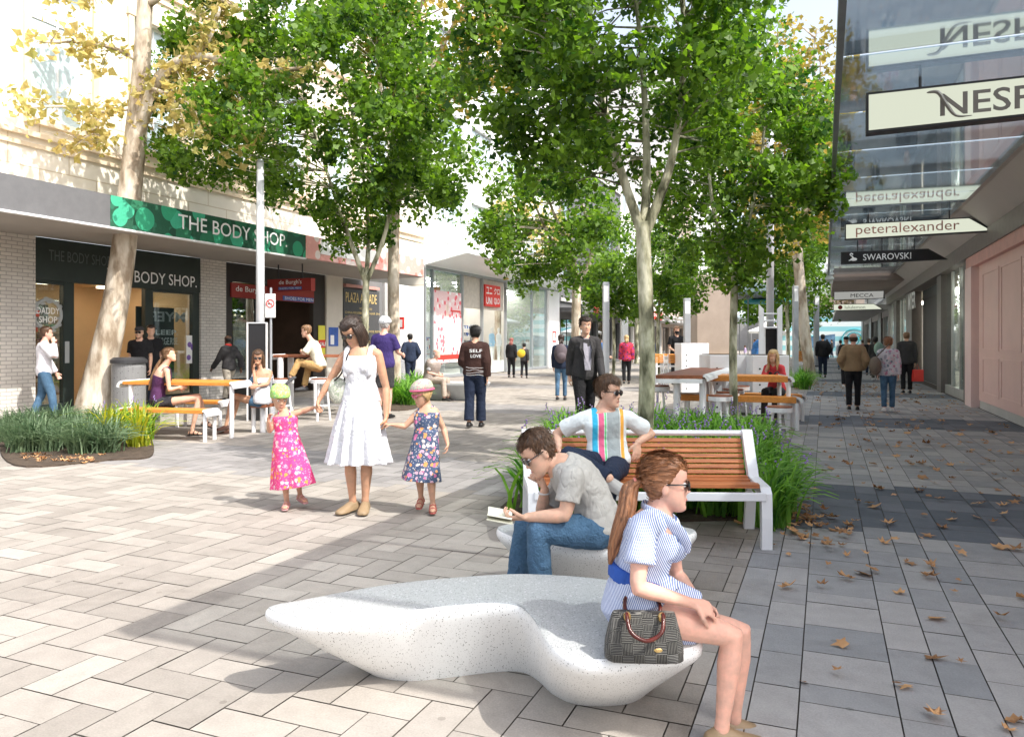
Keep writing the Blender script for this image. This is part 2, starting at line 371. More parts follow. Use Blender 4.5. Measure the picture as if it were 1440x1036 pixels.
def hair_fn(style, t=.014):
    def f(x, y, z):
        n = .0025 * math.sin(x * 210 + z * 60) + .002 * math.sin(y * 170 - z * 130 + x * 90)
        front = .062 - .010 * math.cos(x * 40); side = .018; back = -.075
        if style == 'short':
            if y > .055: k = z - front
            elif y > -.002: k = z - (side + (front - side) * sstep(.0, .055, y)) + (.03 if y < .03 and y > .0 and abs(x) > .06 else 0)
            else: k = z - (back + (side - back) * sstep(-.035, -.002, y))
        elif style == 'bald':
            if y > -.0: k = -.02
            else: k = min(z - (back + (0 - back) * sstep(-.035, 0, y)), .045 - z)
        elif style == 'fringe':
            k = (z - .03 + .012 * abs(x) * 10) if y > .045 else z - (-.02 - .1 * sstep(.03, -.02, y))
        else:                                            # long / tied back
            if y > .05: k = z - (front - .004)
            elif y > -.005: k = z - (.0 + .058 * sstep(.0, .05, y))
            else: k = z - (-.085 + .08 * sstep(-.04, -.005, y))
        return (.003 + (t + n - .003) * sstep(0, .03, k) + .004 * sstep(.03, .1, z)) * sstep(-.002, .003, k) - .012 * (1 - sstep(-.004, .004, k))
    return f
def cap_fn(t=.02, low=.035, tilt=.25):
    def f(x, y, z):
        k = z - (low + tilt * y)
        return (t if k > 0 else -.012) if abs(k) > .004 else (t * (k + .004) / .008 - .012 * (1 - (k + .004) / .008))
    return f

def arm_tube(mb, a, b, c, s, ex=0, n=12):
    a, b, c = Vector(a), Vector(b), Vector(c)
    L = lambda p, q, t: p + (q - p) * t
    mb.tube([a, L(a, b, .25), L(a, b, .6), L(a, b, .92), b, L(b, c, .2), L(b, c, .55), L(b, c, .9), c],
            [(.050 + ex) * s, (.049 + ex) * s, (.043 + ex) * s, (.037 + ex) * s, (.037 + ex) * s, (.040 + ex) * s, (.034 + ex) * s, (.026 + ex) * s, (.025 + ex) * s], n, round_ends=True)
def sleeve(mb, a, b, c, s, ex, t, n=16, loose=0.0):
    a, b, c = Vector(a), Vector(b), Vector(c); L = lambda p, q, k: p + (q - p) * k
    pts = [a]; rad = [(.052 + ex) * s]
    for k in (.3, .6, .9):
        if k < t: pts.append(L(a, b, k)); rad.append((.049 - .009 * k + ex + loose * k) * s)
    if t <= 1: pts.append(L(a, b, t)); rad.append((.047 - .008 * t + ex + loose * t) * s)
    else:
        pts.append(b); rad.append((.039 + ex + loose * .7) * s)
        for k in (.25, .55, .8):
            if k < t - 1: pts.append(L(b, c, k)); rad.append((.040 - .012 * k + ex + loose * .5) * s)
        pts.append(L(b, c, t - 1)); rad.append((.040 - .014 * (t - 1) + ex + loose * .4) * s)
    mb.ell(a, ((.052 + ex) * s,) * 3, 14, 8); mb.tube(pts, rad, n)
def leg_tube(mb, a, b, c, s, ex=0, n=14):
    a, b, c = Vector(a), Vector(b), Vector(c); L = lambda p, q, t: p + (q - p) * t
    mb.tube([a, L(a, b, .25), L(a, b, .6), L(a, b, .9), b, L(b, c, .12), L(b, c, .3), L(b, c, .6), L(b, c, .88), c],
            [(.088 + ex) * s, (.084 + ex) * s, (.070 + ex) * s, (.057 + ex) * s, (.055 + ex) * s, (.052 + ex) * s, (.056 + ex) * s, (.044 + ex) * s, (.034 + ex) * s, (.036 + ex) * s], n, round_ends=True)
def trouser(mb, a, b, c, s, ex, t=1.97, hem=.0, n=18):
    a, b, c = Vector(a), Vector(b), Vector(c); L = lambda p, q, k: p + (q - p) * k
    pts = [a, L(a, b, .2)]; rad = [(.094 + ex) * s, (.092 + ex) * s]
    if t <= 1:
        pts += [L(a, b, t)]; rad += [(.088 - .016 * t + ex + hem) * s]
    else:
        pts += [L(a, b, .6), L(a, b, .92), b]; rad += [(.078 + ex) * s, (.066 + ex) * s, (.064 + ex) * s]
        for k in (.15, .35, .6, .8):
            if k < t - 1: pts.append(L(b, c, k)); rad.append((.062 - .012 * k + ex + hem * k) * s)
        pts.append(L(b, c, t - 1)); rad.append((.060 - .012 * (t - 1) + ex + hem) * s)
    mb.ell(a, ((.094 + ex) * s,) * 3, 14, 8); mb.tube(pts, rad, n)
    if t > 1: mb.ell(b, ((.064 + ex) * s,) * 3, 12, 7)
def foot(mb, an, d, up, s, h=.075, w=1.0, ex=0):
    an = Vector(an); d = Vector(d).normalized(); up = Vector(up); up = (up - d * up.dot(d)).normalized(); r = d.cross(up)
    base = an - up * h * s; rs = []
    for (t, hw, hh) in ((-.075, .018, .025), (-.062, .031, .055), (-.02, .037, .080), (.03, .038, .075), (.08, .043, .055), (.13, .046, .042), (.17, .038, .032), (.192, .018, .020)):
        hw = (hw + ex) * s * w; hh = (hh + ex) * s; t = (t + (ex if t > 0 else -ex)) * s; c = base + d * t
        rs.append([c - r * hw, c - r * hw * 1.02 + up * hh * .3, c - r * hw * .8 + up * hh * .75, c - r * hw * .35 + up * hh, c + r * hw * .35 + up * hh, c + r * hw * .8 + up * hh * .75, c + r * hw * 1.02 + up * hh * .3, c + r * hw])
    return mb.rings(rs)
def hand(mb, w, d, nrm, s, curl=.5, thumb=1, spread=1.0, fr=1.0):
    """w wrist, d finger direction, nrm where the palm looks, thumb = +1/-1 side"""
    w = Vector(w); d = Vector(d).normalized(); nrm = Vector(nrm); nrm = (nrm - d * nrm.dot(d)); nrm = nrm.normalized() if nrm.length > 1e-4 else d.orthogonal().normalized(); r = d.cross(nrm) * thumb
    C = [w - d * .01 * s, w + d * .02 * s, w + d * .055 * s, w + d * .085 * s, w + d * .095 * s]
    hw = [.024, .030, .040, .041, .034]; ht = [.019, .017, .015, .012, .009]
    mb.loft(C, [r * x * s for x in hw], [nrm * x * s for x in ht], 12)
    for k, (off, L_, r0) in enumerate(((.031, .072, .0085), (.0105, .082, .009), (-.0105, .077, .0085), (-.030, .060, .0075))):
        p = w + d * .082 * s + r * off * s; dd = (d + r * off * 2.2 * spread).normalized(); pts = [p]; c = curl * (1 + .12 * k) * .75
        for q in range(3):
            ang = c * (q + .6); st = (dd * math.cos(ang) + nrm * math.sin(ang)); p = p + st * L_ * s * (.42, .32, .26)[q]; pts.append(p)
        mb.tube(pts, [r0 * s * fr, r0 * s * .97 * fr, r0 * s * .88 * fr, r0 * s * .72 * fr], 8, round_ends=True)
    p = w + d * .028 * s + r * .026 * s; a = (r * .75 + d * .62 + nrm * .35).normalized(); b = (r * .25 + d * .9 + nrm * (.3 + .4 * curl)).normalized()
    mb.tube([p - a * .012 * s, p + a * .034 * s, p + a * .034 * s + b * .030 * s, p + a * .034 * s + b * .052 * s], [.015 * s * fr, .0115 * s * fr, .0105 * s * fr, .008 * s * fr], 8, round_ends=True)

TOR = [(-.14, .085, .085), (-.05, .150, .108), (.06, .165, .115), (.22, .150, .105), (.42, .138, .100), (.58, .150, .110), (.74, .165, .115), (.88, .160, .100), (.97, .110, .078), (1.05, .062, .060)]
def torso(mb, J, s, ex=0, lo=None, hi=1.1, fem=0, wmul=1.0, belly=0.0, hem=0.0, n=24, neck=True):
    pv, nk = J['pv'], J['nk']; ch = J.get('ch') or (pv + nk) / 2 + J['tf'] * 0.0
    hs = (J['hb'] - J['ha']).normalized(); ss = (J['sb'] - J['sa']).normalized()
    C = []; U = []; V_ = []
    lo = -.14 if lo is None else lo
    ts = [t for t in TOR if lo <= t[0] <= hi]
    if lo > -.14: ts = [(lo,) + tuple(np.interp(lo, [t[0] for t in TOR], [t[k] for t in TOR]) for k in (1, 2))] + [t for t in ts if t[0] > lo + .02]
    for (t, rx, ry) in ts:
        p = (pv * (1 - t) ** 2 + ch * 2 * t * (1 - t) + nk * t * t) if 0 <= t <= 1 else (pv + (ch - pv).normalized() * t * (nk - pv).length if t < 0 else nk + (nk - ch).normalized() * (t - 1) * (nk - pv).length)
        dr = (ch - pv) * (1 - t) + (nk - ch) * t; dr.normalize()
        u = hs.lerp(ss, max(0, min(1, t))); u = (u - dr * u.dot(dr)).normalized(); f = dr.cross(u) * 1.0
        if f.dot(J['tf']) < 0: f = -f
        if fem:
            rx *= {.42: .90, .58: .9, .74: .9, .88: .9, .97: .88}.get(t, 1.0)
            if abs(t - .42) < .01: rx *= .94
        ex2 = ex + (hem * (1 - (t - lo) / .5) if t < lo + .5 else 0)
        bf = belly * g_(t - .3, .25)
        C.append(p + f * bf * .5 * s); U.append(u * (rx * wmul + ex2) * s); V_.append(f * (ry + ex2 + bf * .5) * s)
    mb.loft(C, U, V_, n)
    if fem:
        dr = (nk - pv).normalized(); f = J['tf']; f = (f - dr * f.dot(dr)).normalized(); u = ss
        for k in (-1, 1): mb.ell(pv + (nk - pv) * .68 + u * .068 * k * s + f * (.072) * s, ((.062 + ex * .6) * s,) * 3, 14, 9)

def skin_mat(name, col): return mat('skin_' + name, col, .52, .16, 16, .25, 260, bd=.0015, spec=.35, sss=.12, col2=(col[0] * 1.05, col[1] * .93, col[2] * .90))
SKIN = {'fair': (.62, .40, .29), 'tan': (.47, .28, .18), 'mid': (.52, .32, .22), 'dark': (.12, .07, .045), 'pink': (.66, .40, .31)}
def person(label, J, s=1.0, skin='fair', vox=.008, face=None, hup=(0, 0, 1), hs=None, hair=None, top=None, bot=None, shoes=None, feet=None, hands=None, fem=0, glasses=None, hat=None, extra=None, group=None, wmul=1.0, belly=0.0, name='person', bare_feet=False, necku=None, eyes=True):
    """J: hd nk sa sb ea eb wa wb pv ha hb ka kb aa ab (a = the side towards the left of the picture), tf torso front"""
    base = Vector((J['pv'].x, J['pv'].y, min(J['aa'].z, J['ab'].z, .3) * 0))
    T = thing(name, label, 'person', base, 0, group)
    skin_m = skin_mat(skin, SKIN[skin]); hs = hs or s
    H = Head(J['hd'], face, hup, hs)
    b = MB(); H.mesh(b); H.ears(b)
    neck_top = H.at(0, -.018, -.06); b.tube([J['nk'] - (neck_top - J['nk']) * .3, J['nk'], (J['nk'] + neck_top) / 2, neck_top], [.075 * s, .062 * s, .053 * s, .052 * s], 14)
    torso(b, J, s, fem=fem, wmul=wmul)
    for x in 'ab':
        b.tube([J['nk'] - Vector((0, 0, .03)) * s, (J['nk'] + J['s' + x]) / 2 - Vector((0, 0, .012)) * s, J['s' + x]], [.06 * s, .052 * s, .05 * s], 10)
        arm_tube(b, J['s' + x], J['e' + x], J['w' + x], s * (.9 if fem else 1))
        hd_ = (hands or {}).get(x) or {}
        d = hd_.get('d') or (J['w' + x] - J['e' + x]); side = (J['sb'] - J['sa']).normalized() * (1 if x == 'a' else -1)
        hand(b, J['w' + x], d, hd_.get('n') or side, s * hd_.get('s', 1), hd_.get('curl', .55), hd_.get('th') or (1 if (Vector(d).cross(Vector(hd_.get('n') or side))).dot(J['tf']) > 0 else -1))
        leg_tube(b, J['h' + x], J['k' + x], J['a' + x], s * (.93 if fem else 1))
    fd = {x: (feet or {}).get(x) or J['tf'] for x in 'ab'}
    fu = {x: (J['k' + x] - J['a' + x]).normalized() * .35 + Vector((0, 0, 1)) if (feet or {}).get('up' + x) is None else feet['up' + x] for x in 'ab'}
    if bare_feet:
        for x in 'ab': foot(b, J['a' + x], fd[x], fu[x], s * .93, .07)
    b.build('body', skin_m, T, remesh=vox, sm=3)
    if shoes:
        for x in 'ab':
            m_ = MB(); foot(m_, J['a' + x], fd[x], fu[x], s, .078, 1.0, .006 if not bare_feet else .004)
            if bare_feet:
                m_ = MB(); an, d, u = J['a' + x], Vector(fd[x]).normalized(), Vector(fu[x]); u = (u - d * u.dot(d)).normalized(); r = d.cross(u); bs_ = an - u * .072 * s
                m_.rings([[bs_ + d * t * s - r * w_ * s - u * .014 * s, bs_ + d * t * s - r * w_ * s, bs_ + d * t * s + r * w_ * s, bs_ + d * t * s + r * w_ * s - u * .014 * s] for t, w_ in ((-.07, .028), (0, .036), (.1, .043), (.15, .042), (.185, .022))])
                for t, w_, h_ in ((.12, .047, .05), (.05, .045, .075), (-.02, .041, .092)):
                    m_.tube([bs_ + d * t * s + (r * math.cos(a) * w_ + u * math.sin(a) * h_) * s for a in [math.pi * q / 8 for q in range(9)]], .007 * s, 6)
                m_.build('sandal', shoes, T, smooth=True)
            else: m_.build('shoe', shoes, T, remesh=max(.006, vox * .8), sm=4)
    v2 = max(.006, vox)
    if bot:
        k = bot['kind']
        if k in ('trousers', 'shorts'):
            m_ = MB(); ex = bot.get('ex', .006); torso(m_, J, s, ex + .008, -.14, .10, fem=fem, wmul=wmul)
            for x in 'ab': trouser(m_, J['h' + x], J['k' + x], J['a' + x], s * (.93 if fem else 1), ex, bot.get('t', 1.95), bot.get('hem', .006))
            m_.build(k, bot['m'], T, remesh=v2, sm=4, disp=bot.get('disp', .012) * s, dsc=.07)
    if top:
        m_ = MB(); ex = top.get('ex', .012); lo = top.get('lo', -.05)
        torso(m_, J, s, ex, lo, top.get('hi', .98), fem=fem, wmul=wmul, belly=belly, hem=top.get('hem', .006))
        t = top.get('sl', 0)
        if t:
            for x in 'ab':
                m_.tube([J['nk'] + (J['nk'] - J['pv']).normalized() * -.045 * s, (J['nk'] + J['s' + x]) / 2 - Vector((0, 0, .014)) * s, J['s' + x]], [(.055 + ex) * s, (.052 + ex) * s, (.050 + ex) * s], 12)
                sleeve(m_, J['s' + x], J['e' + x], J['w' + x], s * (.9 if fem else 1), ex, t, loose=top.get('loose', .006))
        if top.get('skirt'):
            sk = top['skirt']; n = sk.get('n', 48); amp = sk.get('amp', .05); fq = sk.get('f', 9)
            us = (J['hb'] - J['ha']).normalized(); C = [Vector(c[0]) for c in sk['r']]; U = []; V_ = []
            for i, c in enumerate(sk['r']):
                dr = (C[min(i + 1, len(C) - 1)] - C[max(0, i - 1)]).normalized(); u = (us - dr * us.dot(dr)).normalized(); f = dr.cross(u); U.append(u * c[1]); V_.append(f * c[2])
            nn = len(C); m_.loft(C, U, V_, n, True, lambda i, a: amp * (i / (nn - 1)) * (math.sin(a * fq + i * .15) + .5 * math.sin(a * (fq * 2 - 3) + 1)))
        if top.get('straps'):
            f = J['tf']
            for x in 'ab':
                q = J['nk'].lerp(J['s' + x], .72); dn = (J['pv'] - J['nk']).normalized()
                m_.tube(cr([q + f * .098 * s + dn * .18 * s, q + f * .096 * s + dn * .09 * s, q + f * .060 * s - dn * .022 * s, q - dn * .048 * s, q - f * .058 * s - dn * .020 * s, q - f * .095 * s + dn * .08 * s, q - f * .105 * s + dn * .18 * s], 3), top['straps'] * s, 8, round_ends=True)
        m_.build(top.get('name', 'shirt'), top['m'], T, remesh=v2, sm=4, disp=top.get('disp', .010) * s, dsc=top.get('dsc', .09))
    if hair:
        hf = hair_fn(hair['style'], hair.get('t', .014)); m_ = MB(); H.shell(m_, hf)
        if vox < .0095 and not hat:                       # locks lying over the shell
            tied = hair['style'] == 'long'; cand = [p for row in HG[14:] for p in row if hf(*p) > .004]; rs_ = random.Random(len(label)); n0 = 1100
            for k in range(n0):
                x, y, z = rs_.choice(cand); x += rs_.gauss(0, .004); y += rs_.gauss(0, .004); z += rs_.gauss(0, .003); P0 = Vector((x, y, z)); pts = []
                for i in range(4):
                    d = Vector((P0.x, P0.y + .008, P0.z)); d.normalize(); o_ = max(hf(P0.x, P0.y, min(.116, P0.z)), .003) + .0015 + .002 * math.sin(i * 1.1)
                    pts.append(P0 + d * o_)
                    fl_ = (Vector((0, -.13, .0)) - P0) if tied else (P0 - Vector((.02, -.055, .125))); fl_ = fl_ - d * fl_.dot(d)
                    if fl_.length < 1e-4: break
                    P0 = P0 + fl_.normalized() * (.011 if tied else .0075) + Vector((rs_.gauss(0, .0016), rs_.gauss(0, .0016), 0))
                if len(pts) < 4: continue
                w_ = rs_.uniform(.0012, .0028); b_ = len(m_.V)
                for i, q_ in enumerate(pts):
                    d = q_.normalized(); t_ = (pts[min(i + 1, 3)] - pts[max(i - 1, 0)]).normalized(); s_v = d.cross(t_) * w_ * (1 - (i / 3) ** 2 * .85); m_.V += [tuple(H.at(*(q_ - s_v))), tuple(H.at(*(q_ + s_v + d * .0012)))]
                for i in range(3): m_.F.append((b_ + 2 * i, b_ + 2 * i + 1, b_ + 2 * i + 3, b_ + 2 * i + 2))
        m_.build('hair', hair['m'], T, smooth=True)
        if hair.get('curtain'):
            Lh = hair['curtain']; m_ = MB()
            for k in range(26):
                a = R(-205 + 230 * k / 25); x = math.cos(a) * .086; y = math.sin(a) * -.1 - .01
                if y > .05: continue
                j_ = random.uniform(-.012, .012); d_ = Vector((0, 0, -Lh * H.s * random.uniform(.9, 1.05)))
                m_.tube([H.at(x * .8, y * .8, .082), H.at(x * 1.04, y * 1.02, .03), H.at(x * 1.11, y * 1.06, -.04), H.at(x * 1.1 + j_, y * .98, -.09), H.at(x * 1.1 + j_, y * .9, -.09) + d_ * .6, H.at(x * 1.0, y * .85, -.09) + d_], [.014 * hs, .018 * hs, .018 * hs, .017 * hs, .014 * hs, .004 * hs], 7, round_ends=True)
            m_.build('hair_lengths', hair['m'], T, smooth=True)
        if hair.get('tail'):                              # list of (local head x,y,z or world Vector, radius)
            m_ = MB(); pts = [(q[0] if isinstance(q[0], Vector) else H.at(*q[0])) for q in hair['tail']]; rad = [q[1] for q in hair['tail']]
            for k in range(hair.get('n', 7) * 3):
                o = Vector((random.uniform(-1, 1), random.uniform(-1, 1), random.uniform(-.3, .3)))
                m_.tube(cr([p + o * r * (.85 if i else .25) for i, (p, r) in enumerate(zip(pts, rad))], 3), [x * .34 for x in np.interp(np.linspace(0, len(rad) - 1, (len(rad) - 1) * 3 + 1), range(len(rad)), rad)], 8, round_ends=True)
            m_.build(hair.get('tname', 'ponytail'), hair.get('tm', hair['m']), T, smooth=True)
    if eyes and vox < .009:
        for k in (-1, 1):
            e = MB(); e.ell(H.at(.031 * k, .071, .001), H.dirs(.0115, .0115, .0105), 14, 9); eo = e.build('eye', MATS['eye_white'], T, smooth=True)
            e = MB(); e.ell(H.at(.031 * k, .0795, .001), H.dirs(.0055, .0042, .0055), 10, 7); e.build('iris', MATS['iris'], eo, smooth=True)
        e = MB()
        for k in (-1, 1): e.tube([H.at(.014 * k, .091, .021), H.at(.03 * k, .090, .026), H.at(.046 * k, .080, .021)], [.003 * hs, .0035 * hs, .0022 * hs], 6)
        if hair: e.build('eyebrows', hair['m'], T, smooth=True)
        e = MB(); e.ell(H.at(0, .0885, -.0655), H.dirs(.020, .0045, .0055), 12, 6); e.build('lips', MATS['lips'], T, smooth=True)
    if glasses:
        e = MB(); gy = .092
        for k in (-1, 1):
            e.ell(H.at(.032 * k, gy - .001, -.002), H.dirs(.030, .006, .022), 16, 8)
            e.tube([H.at(.056 * k, gy - .004, .006), H.at(.074 * k, .06, .008), H.at(.080 * k, -.01, .006)], .0035 * hs, 6)
        e.tube([H.at(-.012, gy + .002, .004), H.at(.012, gy + .002, .004)], .004 * hs, 6); e.build('sunglasses', glasses, T, smooth=True)
    if hat:
        m_ = MB()
        k = hat['kind']
        if k == 'cap':
            H.shell(m_, cap_fn(.018, .040, .12)); m_.rings([[H.at(math.sin(a) * .07 * q, .075 + math.cos(a) * .085 * (q if q > .9 else .3), .050 - .012 * q + dz) for a in [R(-80 + 160 * i / 12) for i in range(13)]] for q, dz in ((.5, .006), (1, 0), (1, -.006), (.5, -.006))], closed=False)
        elif k == 'helmet':
            H.shell(m_, cap_fn(.035, .03, .1))
            for q in (-.045, 0, .045): m_.tube([H.at(q, .10, .075), H.at(q * .9, .06, .135), H.at(q * .9, -.02, .158), H.at(q * .9, -.1, .115), H.at(q, -.13, .06)], .011 * hs, 8)
        else: H.shell(m_, cap_fn(hat.get('t', .022), hat.get('low', .02), hat.get('tilt', .3)))
        ho = m_.build('hat' if k != 'helmet' else 'helmet', hat['m'], T, smooth=True)
        if hat.get('band'):
            e = MB(); e.tube([H.at(math.cos(a) * .094, -.008 + math.sin(a) * .112, .035 + .25 * math.sin(a) * .1) for a in [2 * math.pi * q / 20 for q in range(21)]], hat.get('br', .012) * hs, 8); e.build('hat_band', hat['band'], ho, smooth=True)
    if extra: extra(T, H)
    return T

def pj(D, **k):
    """joints from picture column, row and optional depth offset"""
    J = {}
    for n, v in k.items():
        if n == 'tf': J[n] = Vector(v).normalized(); continue
        J[n] = W(v[0], v[1], D + (v[2] if len(v) > 2 else 0))
    return J

def stand(px, py, head_py=None, H=None, yaw=0, stride=0.0, arms=('down', 'down'), lean=0.0, fem=0, spread=.09):
    """generic standing or walking figure; yaw 0 faces away from the camera, 90 to the right"""
    g = G(px, py); d = g.y
    if H is None: H = (py - head_py) / CF * d
    s = H / 1.75; f = Vector((math.sin(R(yaw)), math.cos(R(yaw)), 0)); r = Vector((f.y, -f.x, 0)); U = Vector((0, 0, 1))
    sgn = 1 if r.x >= 0 else -1
    J = {'tf': f}
    q = lambda a, b, c: g + r * a * s + f * b * s + U * c * s
    pvz = .92 - .05 * abs(stride)
    J['pv'] = q(0, 0, pvz); J['nk'] = q(0, lean + .01, 1.46 - .03 * stride); J['ch'] = q(0, lean * .4 - .01, 1.2); J['hd'] = q(0, lean + .045, 1.625 - .03 * stride)
    sh = .168 - .02 * fem
    for x, k in (('a', -sgn), ('b', sgn)):
        st = stride * (1 if k > 0 else -1)
        J['s' + x] = q(sh * k, lean, 1.395 - .03 * stride); J['h' + x] = q(.085 * k, 0, pvz - .02)
        fy = st * .38; J['a' + x] = q(spread * k, fy, .09 + (.07 * stride if fy < 0 else 0) ); J['k' + x] = q(.092 * k, fy * .45 + .05 * abs(stride) + .02, .50)
        mode = arms[0 if x == 'a' else 1]; S_ = J['s' + x]; sw = -st
        if mode == 'down': e = q((sh + .035) * k, lean - .02 + sw * .15, 1.12); w = q((sh + .045) * k, lean + .05 + sw * .30, .87)
        elif mode == 'swing': e = q((sh + .05) * k, lean - .03 + sw * .22, 1.12); w = q((sh + .05) * k, lean + .08 + sw * .40, .88)
        elif mode == 'phone': e = q((sh + .08) * k, lean + .17, 1.17); w = q((sh - .02) * k, lean + .15, 1.43)
        elif mode == 'fold': e = q((sh + .05) * k, lean + .02, 1.12); w = q(.03 * k, lean + .24, 1.15)
        elif mode == 'pocket': e = q((sh + .10) * k, lean - .06, 1.13); w = q((sh + .01) * k, lean + .07, .93)
        elif mode == 'forward': e = q((sh + .04) * k, lean + .10, 1.16); w = q((sh + .02) * k, lean + .33, 1.10)
        elif mode == 'hold': e = q((sh + .05) * k, lean + .00, 1.12); w = q((sh - .03) * k, lean + .22, 1.02)
        J['e' + x] = e; J['w' + x] = w
    return J, s, f
def sit(px, py, D, seat=.45, s=1.0, yaw=90, cross=False, arms=('lap', 'lap'), lean=.05, fem=0, knee=.0):
    """generic seated figure over the picture point (px, py) at depth D"""
    g = W(px, py, D); g.z = 0; f = Vector((math.sin(R(yaw)), math.cos(R(yaw)), 0)); r = Vector((f.y, -f.x, 0)); U = Vector((0, 0, 1)); sgn = 1 if r.x >= 0 else -1
    q = lambda a, b, c: g + (r * a + f * b) * s + U * c * s + U * seat
    J = {'tf': f, 'pv': q(0, 0, .09), 'nk': q(0, lean, .60), 'ch': q(0, lean * .2 - .03, .34), 'hd': q(0, lean + .06, .765)}; sh = .165 - .02 * fem
    for x, k in (('a', -sgn), ('b', sgn)):
        J['s' + x] = q(sh * k, lean, .54); J['h' + x] = q(.085 * k, 0, .08)
        c = cross and k > 0
        J['k' + x] = q(.10 * k if not c else .02, .43, .09 + (.12 if c else 0)); a = q(.10 * k if not c else -.10, .46 + knee, 0); a.z = .09 if not c else .09 + .28; J['a' + x] = a if not c else q(-.06, .62, -.1)
        mode = arms[0 if x == 'a' else 1]
        if mode == 'lap': J['e' + x] = q((sh + .05) * k, .03, .29); J['w' + x] = q(.09 * k, .26, .22)
        elif mode == 'back': J['e' + x] = q((sh + .13) * k, -.05, .35); J['w' + x] = q((sh + .3) * k, .0, .40)
        elif mode == 'table': J['e' + x] = q((sh + .04) * k, .17, .33); J['w' + x] = q(.10 * k, .38, .36)
        elif mode == 'face': J['e' + x] = q((sh + .02) * k, .26, .38); J['w' + x] = q(.09 * k, .20, .62)
        elif mode == 'prop': J['e' + x] = q((sh + .04) * k, -.12, .3); J['w' + x] = q((sh + .06) * k, -.14, .06)
    return J, s, f
# ------------------------------------------------------------------ palette
white_paint = mat('white_paint', (.78, .78, .79), .4, .03, 4, .04, 200, spec=.5)
timber = mat('oiled_timber', (.40, .115, .040), .5, .35, 2.5, .3, 30, col2=(.47, .16, .055), stretch=(1.2, 30, 30), bd=.003)
timber_dark = mat('red_timber', (.24, .08, .035), .55, .30, 2.5, .25, 30, stretch=(1.2, 30, 30), bd=.003)
timber_or = mat('orange_timber', (.62, .24, .045), .5, .25, 2.5, .2, 30, stretch=(1.2, 30, 30), bd=.003)
grey_metal = mat('grey_metal', (.36, .38, .40), .45, .08, 3, .05, 90, metal=.3)
pole_metal = mat('pale_pole_metal', (.62, .64, .66), .4, .06, 3, .04, 90, metal=.2)
dark_metal = mat('dark_metal', (.035, .035, .038), .45, .1, 3, .05, 80)
black_panel = mat('black_panel', (.018, .018, .020), .35, .15, 3, .04, 80)
dark_frame = mat('dark_green_frame', (.022, .032, .028), .4, .15, 3, .05, 60)
dark_int = mat('dark_interior', (.05, .045, .042), .8, .3, 2, .1, 20)
warm_int = mat('warm_interior', (.62, .47, .30), .8, .1, 1, .1, 20)
concrete_soffit = mat('painted_soffit', (.36, .33, .30), .75, .06, 1.5, .08, 30)
cream_stone = brickmat('cream_stone', (.86, .80, .70), (.83, .76, .65), (.62, .52, .38), 1.3, .62, 'YZ', .012)
cream_band = mat('tan_band', (.72, .59, .43), .8, .1, 4, .1, 40)
white_brick = brickmat('white_painted_brick', (.66, .62, .57), (.58, .54, .50), (.36, .34, .31), .22, .075, 'YZ', .008)
pale_render = mat('pale_render', (.72, .71, .69), .8, .06, 1.2, .08, 30)
grey_render = mat('grey_render', (.44, .43, .42), .8, .1, 1.2, .1, 30)
brown_render = mat('brown_render', (.36, .29, .24), .8, .12, 1.2, .1, 30)
pink_paint = mat('pink_paint', (.74, .50, .46), .45, .04, 2, .03, 60)
pink_light = mat('light_pink_paint', (.78, .60, .58), .45, .04, 2, .03, 60)
red_sign = mat('red_sign', (.30, .035, .03), .45, .06, 3, .02, 60)
red_bright = mat('bright_red', (.70, .045, .035), .5, .05, 3, .02, 60)
yellow_sign = mat('yellow_sign', (.72, .66, .08), .6, .05, 3, .02, 60)
white_sign = mat('white_sign', (.82, .82, .80), .5, .03, 3, .02, 60)
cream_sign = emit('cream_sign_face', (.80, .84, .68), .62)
blue_sign = mat('blue_sign', (.05, .12, .42), .5, .2, 6, .02, 60)
grey_letters = mat('grey_letters', (.22, .20, .18), .5, .03)
pink_letters = mat('pink_letters', (.62, .30, .24), .5, .03)
gold_letters = mat('gold_letters', (.74, .56, .24), .4, .05, metal=.2)
white_letters = mat('white_letters', (.85, .86, .86), .5, .02, bump=0)
dim_letters = mat('grey_window_letters', (.40, .42, .42), .6, .02, bump=0)
red_letters = mat('red_letters', (.6, .04, .03), .5, .02, bump=0)
purple = mat('purple_print', (.18, .10, .34), .6, .3, 20)
green_print = floral('green_leaf_print', (.012, .085, .045), [(.03, .32, .17), (.02, .16, .08), (.05, .40, .24), (.01, .06, .035)], 2.2, .5, (.02, .14, .08))
pink_print = floral('pink_red_print', (.74, .36, .32), [(.80, .50, .46), (.76, .66, .62), (.66, .22, .18)], 2.6, .4, (.78, .40, .36))
poster_print = floral('poster_print', (.84, .60, .62), [(.80, .16, .20), (.86, .78, .78), (.84, .55, .58), (.9, .86, .86)], 5.0, .45, (.86, .72, .72))
shop_glass = glass('shop_glass', (.84, .90, .90), .22)
dark_glass = glass('dark_glass', (.35, .40, .40), .42)
canopy_glass = glass('canopy_glass', (.80, .85, .87), .50, .05)
upper_glass = mat('upper_window_glass', (.30, .40, .46), .08, .1, 1, 0, spec=.9)
pale_glass = mat('pale_window_glass', (.52, .62, .66), .12, .1, 1, 0, spec=.9)
MATS['eye_white'] = mat('eye_white', (.8, .78, .75), .2, .02, bump=0); mat('iris', (.06, .04, .03), .15, .1, bump=0); mat('lips', (.50, .20, .17), .4, .05, 20, .05)
soil = mat('bed_soil', (.07, .05, .035), .95, .4, 12, .8, 30, bd=.03)
terrazzo = speckle('white_terrazzo', (.80, .80, .79), [(.10, .09, .08), (.35, .33, .30), (.2, .19, .18)], (120.0, 190.0, 75.0), .20, .45, .04)
